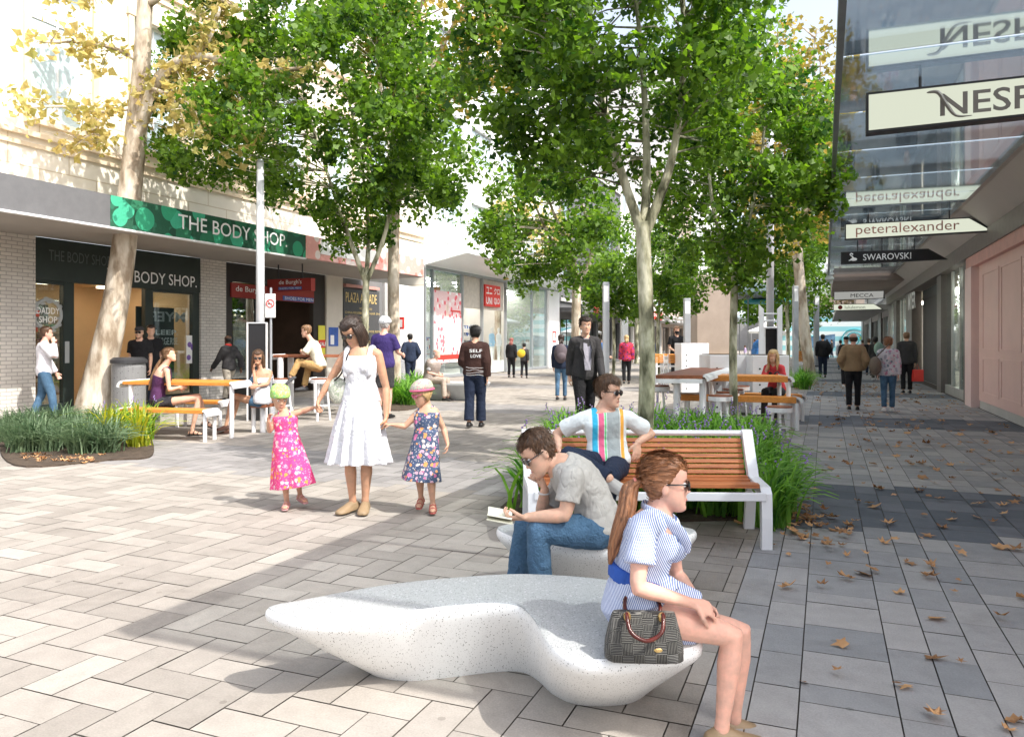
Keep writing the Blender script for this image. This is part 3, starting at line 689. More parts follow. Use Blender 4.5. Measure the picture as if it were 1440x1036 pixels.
terr_grey = speckle('grey_terrazzo', (.40, .41, .41), [(.27, .28, .28), (.50, .50, .51), (.18, .18, .18)], (90.0, 60.0, 160.0), .34, .45, .04)

# ------------------------------------------------------------------ ground
def paver_mat(name, c1, c2):
    m, nt, out = nodes(name); ge = N(nt, 'ShaderNodeNewGeometry'); tc = N(nt, 'ShaderNodeTexCoord')
    rp = N(nt, 'ShaderNodeValToRGB'); rp.color_ramp.elements[0].color = c4(c1); rp.color_ramp.elements[1].color = c4(c2)
    nt.links.new(ge.outputs['Random Per Island'], rp.inputs[0])
    n1 = N(nt, 'ShaderNodeTexNoise', Scale=.55, Detail=6.0, Roughness=.65); nt.links.new(tc.outputs['Object'], n1.inputs['Vector'])
    n2 = N(nt, 'ShaderNodeTexNoise', Scale=120.0, Detail=2.0); nt.links.new(tc.outputs['Object'], n2.inputs['Vector'])
    n3 = N(nt, 'ShaderNodeTexNoise', Scale=9.0, Detail=4.0); nt.links.new(tc.outputs['Object'], n3.inputs['Vector'])
    a = N(nt, 'ShaderNodeMath', operation='ADD'); nt.links.new(n1.outputs[0], a.inputs[0]); nt.links.new(n3.outputs[0], a.inputs[1])
    a2 = N(nt, 'ShaderNodeMath', operation='MULTIPLY_ADD'); a2.inputs[1].default_value = 1.3; nt.links.new(n2.outputs[0], a2.inputs[0]); nt.links.new(a.outputs[0], a2.inputs[2])
    mr = N(nt, 'ShaderNodeMapRange'); mr.inputs['From Min'].default_value = 1.0; mr.inputs['From Max'].default_value = 2.3; mr.inputs['To Min'].default_value = .80; mr.inputs['To Max'].default_value = 1.18; nt.links.new(a2.outputs[0], mr.inputs[0])
    hs = N(nt, 'ShaderNodeHueSaturation'); nt.links.new(mr.outputs[0], hs.inputs['Value']); nt.links.new(rp.outputs[0], hs.inputs['Color'])
    # gum spots, spills and worn patches
    vg = N(nt, 'ShaderNodeTexVoronoi', Scale=2.6); nt.links.new(tc.outputs['Object'], vg.inputs['Vector']); lt = N(nt, 'ShaderNodeMath', operation='LESS_THAN'); lt.inputs[1].default_value = .045; nt.links.new(vg.outputs['Distance'], lt.inputs[0])
    n4 = N(nt, 'ShaderNodeTexNoise', Scale=.9, Detail=7.0, Roughness=.7, Distortion=.8); nt.links.new(tc.outputs['Object'], n4.inputs['Vector']); m4 = N(nt, 'ShaderNodeMapRange'); m4.inputs['From Min'].default_value = .50; m4.inputs['From Max'].default_value = .72; m4.inputs['To Max'].default_value = .45; nt.links.new(n4.outputs[0], m4.inputs[0])
    am = N(nt, 'ShaderNodeMath', operation='MAXIMUM'); l2 = N(nt, 'ShaderNodeMath', operation='MULTIPLY'); l2.inputs[1].default_value = .5; nt.links.new(lt.outputs[0], l2.inputs[0]); nt.links.new(l2.outputs[0], am.inputs[0]); nt.links.new(m4.outputs[0], am.inputs[1])
    mg = N(nt, 'ShaderNodeMix', data_type='RGBA', blend_type='MULTIPLY'); mg.inputs[7].default_value = (.52, .50, .48, 1); nt.links.new(am.outputs[0], mg.inputs[0]); nt.links.new(hs.outputs[0], mg.inputs[6])
    b = N(nt, 'ShaderNodeBsdfPrincipled', Roughness=.8); b.inputs['Specular IOR Level'].default_value = .3; nt.links.new(mg.outputs[2], b.inputs['Base Color'])
    bp = N(nt, 'ShaderNodeBump', Strength=.35, Distance=.004); nt.links.new(n2.outputs[0], bp.inputs['Height']); nt.links.new(bp.outputs[0], b.inputs['Normal'])
    nt.links.new(b.outputs[0], out.inputs[0]); return m
pv_warm = paver_mat('warm_pavers', (.265, .240, .212), (.370, .338, .300)); pv_band = paver_mat('band_pavers', (.22, .21, .205), (.30, .285, .275))
pv_blue = paver_mat('blue_grey_pavers', (.27, .275, .28), (.40, .385, .37)); pv_blueband = paver_mat('dark_blue_pavers', (.10, .115, .135), (.17, .18, .20))
joint = mat('joint_sand', (.10, .085, .07), .95, .2, 20, .2, 60)
m_ = MB(); m_.add([(-400, -200, -.012), (600, -200, -.012), (600, 900, -.012), (-400, 900, -.012)], [(0, 1, 2, 3)]); m_.build('ground', joint, kind='structure')
u = .19; g = .003; PB = -.48
m_ = MB(STREET); fm = []
def isband(s): return (s - 6.75) % 8.05 < 2.05
for j in range(int(-4 / u), int(125 / u)):
    for i in range(int(-14.6 / u), int(PB / u) + 1):
        k = (i - j) % 4
        if k not in (0, 3): continue
        x0, y0 = i * u, j * u; x1, y1 = (x0 + 2 * u, y0 + u) if k == 0 else (x0 + u, y0 + 2 * u)
        x1 = min(x1, PB); 
        if x1 - x0 < .03: continue
        dz = random.uniform(-.0012, .0012)
        m_.add([(x0 + g, y0 + g, dz), (x1 - g, y0 + g, dz), (x1 - g, y1 - g, dz), (x0 + g, y1 - g, dz)], [(0, 1, 2, 3)]); fm.append(1 if isband(y0 + u / 2) else 0)
m_.build('paving', [pv_warm, pv_band], kind='structure', fm=fm)
m_ = MB(STREET); fm = []; wcol = [.19, .19, .38, .19, .19, .19, .38, .19, .29, .19, .19, .38, .19, .29]; x = PB; ci = 0
while x < 3.2:
    w = wcol[ci % len(wcol)]; ci += 1; y = -4 - random.uniform(0, .38); x1 = min(x + w, 3.2)
    while y < 125:
        L_ = .38 if w < .3 else random.choice((.19, .38, .38)); bd_ = isband(y + L_ / 2); dz = random.uniform(-.0012, .0012)
        m_.add([(x + g, y + g, dz), (x1 - g, y + g, dz), (x1 - g, y + L_ - g, dz), (x + g, y + L_ - g, dz)], [(0, 1, 2, 3)]); fm.append(1 if bd_ else 0); y += L_
    x = x1
m_.build('footpath', [pv_blue, pv_blueband], kind='structure', fm=fm)

# ------------------------------------------------------------------ building helpers (coordinates p, s, z)
def wallgrid(mb, p, s0, s1, z0, z1, holes, face=1, depth=.25):
    ss = sorted({s0, s1} | {h[0] for h in holes} | {h[1] for h in holes}); zs = sorted({z0, z1} | {h[2] for h in holes} | {h[3] for h in holes})
    ss = [a for a in ss if s0 <= a <= s1]; zs = [a for a in zs if z0 <= a <= z1]
    for a, b in zip(ss, ss[1:]):
        for c, d in zip(zs, zs[1:]):
            if any(h[0] <= (a + b) / 2 <= h[1] and h[2] <= (c + d) / 2 <= h[3] for h in holes): continue
            mb.add([(p, a, c), (p, b, c), (p, b, d), (p, a, d)], [(0, 1, 2, 3)])
    q = p - face * depth
    for (a, b, c, d) in holes:
        a, b, c, d = max(a, s0), min(b, s1), max(c, z0), min(d, z1)
        mb.add([(p, a, c), (q, a, c), (q, a, d), (p, a, d)], [(0, 1, 2, 3)]); mb.add([(p, b, c), (q, b, c), (q, b, d), (p, b, d)], [(0, 1, 2, 3)])
        mb.add([(p, a, c), (p, b, c), (q, b, c), (q, a, c)], [(0, 1, 2, 3)]); mb.add([(p, a, d), (p, b, d), (q, b, d), (q, a, d)], [(0, 1, 2, 3)])
def win(parent, p, h, face, fm_, gm, depth=.2, mull=1, trans=0, fr=.06):
    a, b, c, d = h; q = p - face * depth; m = MB(STREET); lo, hi = min(q, q + face * .06), max(q, q + face * .06)
    m.box(lo, hi, a, a + fr, c, d); m.box(lo, hi, b - fr, b, c, d); m.box(lo, hi, a + fr, b - fr, c, c + fr); m.box(lo, hi, a + fr, b - fr, d - fr, d)
    for k in range(1, mull + 1):
        x = a + (b - a) * k / (mull + 1); m.box(lo + .004, hi - .004, x - fr / 3, x + fr / 3, c + fr, d - fr)
    if trans: m.box(lo + .006, hi - .006, a + fr, b - fr, d - (d - c) * .3, d - (d - c) * .3 + fr * .7)
    w = m.build('window', fm_, parent); m = MB(STREET); x = (lo + hi) / 2
    m.add([(x, a + fr, c + fr), (x, b - fr, c + fr), (x, b - fr, d - fr), (x, a + fr, d - fr)], [(0, 1, 2, 3)]); m.build('pane', gm, w); return w
LP = -14.6
sl = lambda px: Sx(px, LP)

# ------------------------------------------------------------------ left: cosmetics and shoe shop building
B1 = sthing('shop_building', 'cream stone building with a dark canopy above a cosmetics shop and a shoe shop', 'building', LP, 12)
s_end = sl(596)
holes = []
for f0, f1 in ((5.95, 8.9), (10.2, 13.0)):
    for k in range(-3, 12):
        c = (sl(60) + sl(113)) / 2 + k * 2.45; holes.append((c - .68, c + .68, f0, f1))
holes = [h for h in holes if h[0] > 4.3 and h[1] < s_end - .2]
m_ = MB(STREET); wallgrid(m_, LP, 4, s_end, 4.25, 14.5, holes); m_.add([(LP, 4, 14.5), (LP, s_end, 14.5), (LP - 10, s_end, 14.5), (LP - 10, 4, 14.5)], [(0, 1, 2, 3)])
m_.add([(LP, s_end, 0), (LP, s_end, 14.5), (LP - 10, s_end, 14.5), (LP - 10, s_end, 0)], [(0, 1, 2, 3)]); m_.build('wall', cream_stone, B1)
for i, h in enumerate(holes): win(B1, LP, h, 1, white_paint, pale_glass, .18, 1, 1)
m_ = MB(STREET)
for z in (5.55, 9.7, 13.9): m_.box(LP, LP + .10, 4, s_end, z, z + .10); m_.box(LP, LP + .05, 4, s_end, z - .2, z - .12)
for h in holes: m_.box(LP, LP + .12, h[0] - .15, h[1] + .15, h[2] - .12, h[2]); m_.box(LP + .001, LP + .06, h[0] - .16, h[0] - .02, h[2], h[3]); m_.box(LP + .001, LP + .06, h[1] + .02, h[1] + .16, h[2], h[3]); m_.box(LP, LP + .08, h[0] - .2, h[1] + .2, h[3], h[3] + .16)
m_.build('stone_trim', cream_band, B1)
CP = -12.2; cz0, cz1 = 3.62, 4.20
sA, sG, sB, sC = 4.0, Sx(155, CP), Sx(430, CP), Sx(596, CP)
m_ = MB(STREET); m_.box(LP, CP - .08, sA, sC, 3.60, 3.72); m_.box(LP, CP - .08, sA, sC, 4.08, 4.16)
cn = m_.build('canopy', concrete_soffit, B1)
for (a, b, mm, nm) in ((sA, sG, mat('grey_fascia', (.13, .13, .135), .6, .08), 'fascia'), (sG + .003, sB, green_print, 'fascia')):
    m_ = MB(STREET); m_.box(CP - .08, CP, a, b, cz0, cz1); m_.build(nm, mm, cn)
m_ = MB(STREET); m_.box(CP - .09, CP + .02, sA, sB, 3.58, 3.617); m_.build('fascia_edge', white_paint, cn)
m_ = MB(STREET); m_.box(CP - .08, CP, sB + .003, sC, cz0, cz1); m_.build('fascia', pink_print, cn, label='pink and red patterned fascia')
m_ = MB(STREET); m_.box(CP + .001, CP + .015, sB + .6, sB + (sC - sB) * .55, cz0 + .16, cz1 - .05); m_.build('fascia_panel', white_sign, cn)
def ltext(s, px0, px1, z0, h, p, m, par, **k):               # reads along +s on a wall facing +p
    a, b = Sx(px0, p), Sx(px1, p); return text(s, (p + .012, a, z0), (0, 1, 0), (0, 0, 1), b - a, h, m, par, frame=STREET, **k)
ltext('THE BODY SHOP.', 250, 403, 3.80, .30, CP, white_letters, cn, bold=.004)
# street level wall pieces
def lbox(px0, px1, z0, z1, p0=LP - .3, p1=LP, name='wall', m=white_brick, par=B1, **k):
    q = MB(STREET); q.box(p0, p1, sl(px0) if px0 is not None else 4, sl(px1), z0, z1); return q.build(name, m, par, **k)
lbox(None, 50, 0, 3.6, name='pilaster'); lbox(283, 318, 0, 3.6, name='pilaster')
fz = 2.73
sf = lbox(50.3, 282.7, fz, 3.6, LP - .2, LP - .03, 'shop_fascia', dark_frame)
ltext('THE BODY SHOP', 68, 155, fz + .42, .22, LP - .03, mat('faded_letters', (.10, .12, .115), .5, bump=0), sf)
ltext('THE BODY SHOP.', 150, 276, fz + .12, .27, LP - .03, white_letters, sf, bold=.003)
for a, b in ((50.4, 53), (92, 107), (207, 218), (274, 282.6)): m_ = MB(STREET); m_.box(LP - .18, LP - .06, sl(a), sl(b), 0, fz); m_.build('door_post', dark_frame, B1)
for a, b in ((53, 92), (218, 274)):
    m_ = MB(STREET); m_.box(LP - .17, LP - .07, sl(a) + .001, sl(b) - .001, 0, .22); m_.build('stall_riser', dark_frame, B1); m_ = MB(STREET); m_.box(LP - .17, LP - .07, sl(a) + .001, sl(b) - .001, fz - .06, fz - .001); m_.build('window_head', dark_frame, B1)
for a, b in ((53, 92), (218, 274)):
    m_ = MB(STREET); m_.box(LP - .125, LP - .115, sl(a), sl(b), .22, fz - .06); m_.build('shop_window', shop_glass, B1)
def interior(a, b, z1, dep, m, par, name='interior'):
    q = MB(STREET); p0, p1 = LP - dep, LP - .22
    q.add([(p0, a, 0), (p0, b, 0), (p0, b, z1), (p0, a, z1)], [(0, 1, 2, 3)]); q.add([(p0, a, 0), (p1, a, 0), (p1, a, z1), (p0, a, z1)], [(0, 1, 2, 3)]); q.add([(p0, b, 0), (p1, b, 0), (p1, b, z1), (p0, b, z1)], [(0, 1, 2, 3)])
    q.add([(p0, a, z1), (p1, a, z1), (p1, b, z1), (p0, b, z1)], [(0, 1, 2, 3)]); q.add([(p0, a, .01), (p1, a, .01), (p1, b, .01), (p0, b, .01)], [(0, 1, 2, 3)]); return q.build(name, m, par)
interior(sl(50), sl(283), 2.9, 3.2, warm_int, B1)
def shelves(par, p, s0, s1, z0, z1, n, shelf_m, goods, seed=1, dep=.3):
    q = MB(STREET); rs_ = random.Random(seed)
    for k in range(n):
        z = z0 + (z1 - z0) * k / (n - 1 if n > 1 else 1); q.box(p, p + dep, s0, s1, z, z + .03)
    q.box(p, p + dep, s0 - .04, s0 - .002, z0 - .3, z1 + .3); q.box(p, p + dep, s1 + .002, s1 + .04, z0 - .3, z1 + .3)
    sh = q.build('shelf_unit', shelf_m, par); gm = [MB(STREET) for _ in goods]
    for k in range(n):
        z = z0 + (z1 - z0) * k / (n - 1 if n > 1 else 1) + .032; s = s0 + .05
        while s < s1 - .12:
            w = rs_.uniform(.05, .12); h = rs_.uniform(.08, .2); gm[rs_.randrange(len(goods))].box(p + .04, p + dep - .03, s, s + w, z, z + h); s += w + rs_.uniform(.01, .06)
    for q, mm in zip(gm, goods): 
        if q.V: q.build('goods', mm, sh, kind='stuff')
goods = [mat('goods_cream', (.7, .6, .45), .5), mat('goods_brown', (.30, .16, .08), .5), mat('goods_green', (.10, .25, .12), .5), mat('goods_red', (.5, .08, .06), .5)]
m_ = MB(STREET)
for k in range(5): m_.box(LP - 2.4, LP - .8, sl(60) + 1.6 * k, sl(60) + 1.6 * k + .25, 2.84, 2.88)
m_.build('ceiling_lamps', emit('warm_shop_light', (1, .82, .58), 7), B1, kind='stuff')
shelves(B1, LP - 3.0, sl(120), sl(200), .5, 1.7, 5, mat('shelf_wood', (.35, .22, .12), .6), goods, 3)
m_ = MB(STREET); m_.box(LP - 3.17, LP - 3.12, sl(140), sl(160), 1.75, 2.3); m_.build('wall_picture', mat('picture_print', (.25, .22, .2), .6, .5, 8), B1)
m_ = MB(STREET); m_.box(LP - 3.17, LP - 3.11, sl(177), sl(200), 1.85, 2.4); q = m_.build('wall_screen', black_panel, B1)
m_ = MB(STREET); m_.box(LP - 3.105, LP - 3.10, sl(181), sl(188), 2.1, 2.25); m_.build('screen_logo', red_bright, q)
m_ = MB(STREET); m_.box(LP - .30, LP - .28, sl(204), sl(257), .35, 2.32); po = m_.build('window_poster', mat('dark_poster', (.03, .045, .042), .6, .2), B1)
pp = LP - .275
text('MYER', (pp, sl(219), 1.98), (0, 1, 0), (0, 0, 1), sl(272) - sl(219), .24, dim_letters, po, frame=STREET, mirror=True, bold=.02)  # window reflection of the shop name opposite, painted as mirrored letters
ltext('LEEP.', 218, 250, 1.66, .12, pp, white_letters, po, bold=.015); ltext('HARGE.RISE.', 218, 250, 1.42, .17, pp, white_letters, po, bold=.005)
ltext('TRY', 224, 237, 1.30, .06, pp, dim_letters, po); ltext('SLEEP.', 232, 250, .62, .12, pp, dim_letters, po, bold=.01)
m_ = MB(STREET); m_.box(LP - .10, LP - .085, sl(266), sl(280), .95, 1.65); q = m_.build('window_card', white_sign, B1)
m_ = MB(STREET)
for a, z, r in ((270, 1.42, .07), (275, 1.36, .09), (269, 1.10, .07), (276, 1.05, .06)): m_.ell((LP - .082, sl(a), z), (.006, r, r), 9, 5)
m_.build('flower_print', purple, q)
wr = [(LP - .10, sl(72) + .30 * math.cos(a), 2.05 + .30 * math.sin(a)) for a in [2 * math.pi * k / 24 for k in range(25)]]
m_ = MB(STREET); m_.tube(wr, .035, 6)
for q in wr[:-1]: m_.ell((q[0], q[1] + random.uniform(-.05, .05), q[2] + random.uniform(-.05, .05)), (.02, .07, .03), 6, 4)
wd = m_.build('window_wreath_decal', dim_letters, B1); text('DADDY', (LP - .09, sl(72) - .25, 2.06), (0, 1, 0), (0, 0, 1), .5, .13, white_letters, wd, frame=STREET, bold=.01); text('SHOP', (LP - .09, sl(72) - .2, 1.88), (0, 1, 0), (0, 0, 1), .4, .13, white_letters, wd, frame=STREET, bold=.01)
m_ = MB(STREET); m_.box(LP - .05, LP - .04, sl(93.5), sl(99.5), 1.05, 1.5); m_.build('door_notice', dim_letters, B1)
# shoe shop
m_ = MB(STREET); m_.box(LP - .2, LP - .06, sl(318.4), sl(329), 0, 3.598); m_.box(LP - .2, LP - .06, sl(329), sl(459), 3.10, 3.598); m_.box(LP - .2, LP - .06, sl(443), sl(459), 0, 3.10); m_.box(LP - .2, LP - .07, sl(329), sl(366), 0, .5); m_.box(LP - .2, LP - .07, sl(364), sl(368), .5, 3.09)
m_.build('shopfront_frame', mat('brown_black_frame', (.03, .025, .024), .5), B1)
interior(sl(320), sl(459), 3.2, 3.6, mat('shoe_shop_interior', (.075, .05, .04), .8, .2, 2), B1)
m_ = MB(STREET); m_.box(LP - .13, LP - .12, sl(329), sl(364), .5, 3.09); m_.build('shop_window', dark_glass, B1)
m_ = MB(STREET); m_.box(LP - .055, LP - .01, sl(326), sl(442), 2.68, 3.06); q = m_.build('shop_fascia', red_sign, B1)
ltext('de Burgh\'s', 331, 372, 2.80, .20, LP - .01, white_sign, q, bold=.005)
m_ = MB(STREET); m_.box(LP - .008, LP + .002, sl(398), sl(441), 2.70, 2.83); q2 = m_.build('sign_strip', blue_sign, q); ltext('SHOES FOR MEN', 400, 440, 2.72, .09, LP + .002, white_letters, q2)
m_ = MB(STREET); m_.box(LP - .3, LP - .28, sl(331), sl(357), 1.62, 2.1); q = m_.build('sale_poster', yellow_sign, B1); ltext('SALE', 336, 352, 1.66, .13, LP - .275, red_letters, q, bold=.02)
m_ = MB(STREET); m_.box(LP - .272, LP - .268, sl(331), sl(357), 1.80, 1.9); m_.build('poster_band', black_panel, q); ltext('ALL WINTER', 334, 354, 1.93, .09, LP - .275, black_panel, q)
m_ = MB(STREET); m_.box(LP - .05, LP - .03, sl(449), sl(458.5), .9, 2.0); q = m_.build('sale_poster', yellow_sign, B1); m_ = MB(STREET); m_.box(LP - .028, LP - .024, sl(449), sl(458.5), 1.3, 1.55); q2 = m_.build('poster_band', red_bright, q); ltext('SALE', 450, 458, 1.36, .12, LP - .022, white_letters, q2, bold=.02)
shelves(B1, LP - 3.3, sl(385), sl(425), .7, 1.75, 4, mat('shelf_red_wood', (.16, .06, .04), .6), [mat('shoe_tan', (.4, .25, .12), .5), mat('shoe_black', (.05, .04, .04), .4)], 5)
m_ = MB(STREET)
for k in range(5): m_.ell((LP - 2.2, sl(386 + 9 * k), 2.28 + .03 * (k % 2)), (.035, .035, .03), 8, 5)
m_.build('shop_downlights', emit('warm_lamp', (1, .75, .45), 9), B1)
# arcade entrance and white columns
lbox(459.3, 482, 0, 3.6, name='pilaster', m=mat('cream_tile', (.62, .57, .50), .5, .05, 3)); q = lbox(462, 475, 1.35, 1.95, LP + .002, LP + .02, 'wall_notice', blue_sign)
m_ = MB(STREET); m_.box(LP + .021, LP + .024, sl(464), sl(469), 1.4, 1.7); m_.build('notice_print', white_letters, q)
m_ = MB(STREET); m_.box(LP - .6, LP - .10, sl(482.3), sl(541), 0, 3.598); m_.build('arcade_wall', mat('arcade_grey', (.19, .19, .19), .6, .06, 2), B1)
m_ = MB(STREET); m_.box(LP - .09, LP - .02, sl(484), sl(534), 1.35, 3.25); ab = m_.build('arcade_sign', mat('charcoal_board', (.075, .075, .078), .55, .08), B1)
pa = LP - .02
text('PLAZA ARCADE', (pa + .01, sl(486.5), 2.80), (0, 1, 0), (0, 0, 1), sl(530) - sl(486.5), .33, gold_letters, ab, frame=STREET, bold=.008)
rows = [('', 'HOLLYWOOD'), ('CHINA REGENCY', 'BEAUTY HAIR SPA'), ('SENSON', 'CHEMIST'), ('ITI', 'TAILOR'), ('LEES CHOCOLATES', 'PERFUME'), ('PHOTO', 'TWIST SHOE REPAIR')]
for i, (a, b) in enumerate(rows):
    z = 2.58 - i * .155
    if a: text(a, (pa + .01, sl(485.5), z), (0, 1, 0), (0, 0, 1), .085 * len(a), .075, gold_letters, ab, frame=STREET)
    text(b, (pa + .01, sl(506), z), (0, 1, 0), (0, 0, 1), .085 * len(b), .075, gold_letters, ab, frame=STREET)
text('ARCADE LEVEL', (pa + .01, sl(492), 1.42), (0, 1, 0), (0, 0, 1), 1.3, .10, gold_letters, ab, frame=STREET)
m_ = MB(STREET); m_.box(LP - .09, LP + .02, sl(486), sl(533), 3.30, 3.40); m_.build('sign_light_bar', mat('pink_bar', (.6, .30, .26), .5), B1)
lbox(541.2, 548, 0, 3.6, name='pilaster', m=grey_render); lbox(560, 572, 0, 3.6, LP - .5, LP + .02, name='column', m=white_paint); lbox(572.2, 595.8, 0, 3.6, name='wall', m=pale_render)
q = lbox(559, 560.8, 1.95, 2.40, LP + .025, LP + .24, 'blade_notice', red_bright); m_ = MB(STREET); m_.box(LP + .07, LP + .20, sl(559) - .012, sl(559) - .002, 2.02, 2.3); m_.build('notice_print', white_sign, q)
hs_ = sthing('hanging_sign', 'dark red box sign hung on two rods under the canopy', 'sign', -12.9, Sx(385, -12.9), 0)
s0 = Sx(418, -13.2)
m_ = MB(STREET); m_.box(-14.2, -12.75, s0, s0 + .18, 2.86, 3.20); q = m_.build('sign_box', red_sign, hs_)
m_ = MB(STREET); m_.tube([(-13.9, s0 + .09, 3.2), (-13.9, s0 + .09, 3.6)], .02, 8); m_.build('rod', dark_metal, hs_); m_ = MB(STREET); m_.tube([(-13.1, s0 + .09, 3.2), (-13.1, s0 + .09, 3.6)], .02, 8); m_.build('rod', dark_metal, hs_)
text('de Burgh\'s', (-13.8, s0 - .012, 3.02), (1, 0, 0), (0, 0, 1), .75, .15, white_sign, q, frame=STREET, depth=0, bold=.006)
m_ = MB(STREET); m_.box(-13.82, -13.05, s0 - .01, s0 - .002, 2.90, 2.98); q2 = m_.build('sign_strip', blue_sign, q); text('SHOES FOR MEN', (-13.78, s0 - .018, 2.915), (1, 0, 0), (0, 0, 1), .7, .05, white_letters, q2, frame=STREET, depth=0)

# ------------------------------------------------------------------ left: glass fronted store
B2 = sthing('glass_store', 'tall glass fronted store with a red block logo over its door and white upper floors', 'building', LP, 30)
a0, a1 = s_end + .02, sl(785); gz = 4.4
holes = [(a0 + 1.2 + 3.2 * k, a0 + 3.6 + 3.2 * k, z, z + 1.7) for z in (6.0, 9.4, 12.8) for k in range(int((a1 - a0 - 1) / 3.2))]
holes = [h for h in holes if h[1] < a1 - .3]
m_ = MB(STREET); wallgrid(m_, LP, a0, a1, gz + .12, 17, holes, depth=.3); m_.add([(LP, a1, 0), (LP, a1, 17), (LP - 12, a1, 17), (LP - 12, a1, 0)], [(0, 1, 2, 3)]); m_.add([(LP, a0, 0), (LP, a0, 17), (LP - 12, a0, 17), (LP - 12, a0, 0)], [(0, 1, 2, 3)])
m_.add([(LP, a0, 17), (LP, a1, 17), (LP - 12, a1, 17), (LP - 12, a0, 17)], [(0, 1, 2, 3)]); m_.build('wall', mat('white_cladding', (.80, .80, .79), .6, .04, 1), B2)
for h in holes: win(B2, LP, h, 1, grey_metal, pale_glass, .2, 2, 0, .06)
mul = [597, 608, 650, 678, 711, 748, 768]
m_ = MB(STREET); m_.box(LP - .12, LP + .06, a0, a1, gz, gz + .118)
for k in mul: m_.box(LP - .1, LP + .04, sl(k), sl(k) + .07, 0, gz - .001)
m_.box(LP - .1, LP + .03, a0, sl(650), 0, .12); m_.box(LP - .1, LP + .03, sl(712), sl(768), 0, .12)
m_.build('curtain_wall_frame', grey_metal, B2)
for i, (k0, k1) in enumerate(zip(mul, mul[1:])):
    if (k0, k1) == (678, 711) or (k0, k1) == (650, 678): continue
    m_ = MB(STREET); m_.box(LP - .04, LP - .03, sl(k0) + .07, sl(k1), .12, gz - .002); m_.build('shop_window', shop_glass, B2)
m_ = MB(STREET); m_.box(LP - .3, LP - .12, sl(650) + .07, sl(711), 3.0, gz - .01); lp = m_.build('entrance_lintel', mat('lintel_cream', (.55, .50, .44), .6), B2)
m_ = MB(STREET); m_.box(LP - .119, LP + .02, sl(678) + .3, sl(703), 3.15, 4.15); lg = m_.build('store_logo', red_bright, B2)
la, lb = sl(678) + .3, sl(703); mid = (la + lb) / 2; gap = (lb - la) * .06
for (w1, zz, xx) in (('UNI', 3.24, la), ('QLO', 3.24, mid), ('ユニ', 3.72, la), ('クロ', 3.72, mid)):
    text(w1, (LP + .025, xx + gap, zz), (0, 1, 0), (0, 0, 1), (lb - la) / 2 - 2 * gap, .33, white_letters, lg, frame=STREET, bold=.02)
q = interior(a0 + .1, a1 - .1, gz - .05, 5, mat('bright_interior', (.70, .68, .64), .7, .06, 1), B2)
m_ = MB(STREET)
for k in range(14):
    s = a0 + 1 + k * (a1 - a0 - 2) / 13; m_.box(LP - 4 + (k % 3), LP - 3.85 + (k % 3), s, s + .9, gz - .12, gz - .06)
m_.build('ceiling_lamps', emit('shop_light', (1, .95, .88), 30), B2, kind='stuff')
shelves(B2, LP - 4.6, sl(600) + 1, sl(655), .5, 2.2, 5, white_paint, goods + [blue_sign], 9); shelves(B2, LP - 4.6, sl(715), sl(765), .5, 2.2, 5, white_paint, [blue_sign, white_sign, grey_metal], 10)
shelves(B2, LP - 3.4, sl(680), sl(705), .3, 1.5, 4, white_paint, [blue_sign, goods[3], white_sign], 12)
m_ = MB(STREET); m_.box(LP - .028, LP - .012, sl(609), sl(649), .62, 3.58); po = m_.build('window_poster', poster_print, B2)
q = [(LP - .009, sl(629) + dx, z) for dx, z in ((-.25, .7), (-.2, 1.6), (-.32, 2.3), (-.12, 2.5), (-.1, 2.7), (-.14, 2.95), (.02, 3.1), (.17, 2.95), (.14, 2.7), (.15, 2.5), (.38, 2.3), (.3, 1.6), (.35, .7))]
m_ = MB(STREET); m_.add(q, [tuple(range(len(q)))]); m_.build('printed_figure', mat('poster_figure', (.82, .62, .56), .6, .25, 5), po)
m_ = MB(STREET); m_.box(LP - .011, LP - .006, sl(634), sl(648), 2.75, 2.82); m_.box(LP - .011, LP - .006, sl(612), sl(646), .75, .95); m_.build('printed_caption', red_bright, po)
lbox(770, 785, 0, gz, LP - .5, LP + .08, 'end_column', white_paint, B2); m_ = MB(STREET)
for z in (1.45, 2.0): m_.box(LP + .081, LP + .09, sl(775), sl(780), z, z + .1)
m_.box(LP + .081, LP + .09, sl(775), sl(776), 1.55, 2.0); m_.box(LP + .081, LP + .09, sl(779), sl(780), 1.7, 2.0); m_.build('column_mark', red_bright, B2)
m_ = MB(STREET); q0, q1 = a0, a1
m_.hexa([(LP + .06, q0, gz + .12), (LP + .06, q1, gz + .12), (LP + 1.9, q1, gz + .50), (LP + 1.9, q0, gz + .50), (LP + .06, q0, gz + .16), (LP + .06, q1, gz + .16), (LP + 1.9, q1, gz + .54), (LP + 1.9, q0, gz + .54)]); m_.build('awning', mat('frosted_awning', (.75, .80, .80), .3, .03), B2)
m_ = MB(STREET)
for k in range(9):
    s = q0 + .3 + k * (q1 - q0 - .6) / 8; m_.tube([(LP + 1.8, s, gz + .55), (LP + .02, s, gz + 1.3)], .03, 6)
m_.build('awning_stays', grey_metal, B2, kind='stuff')
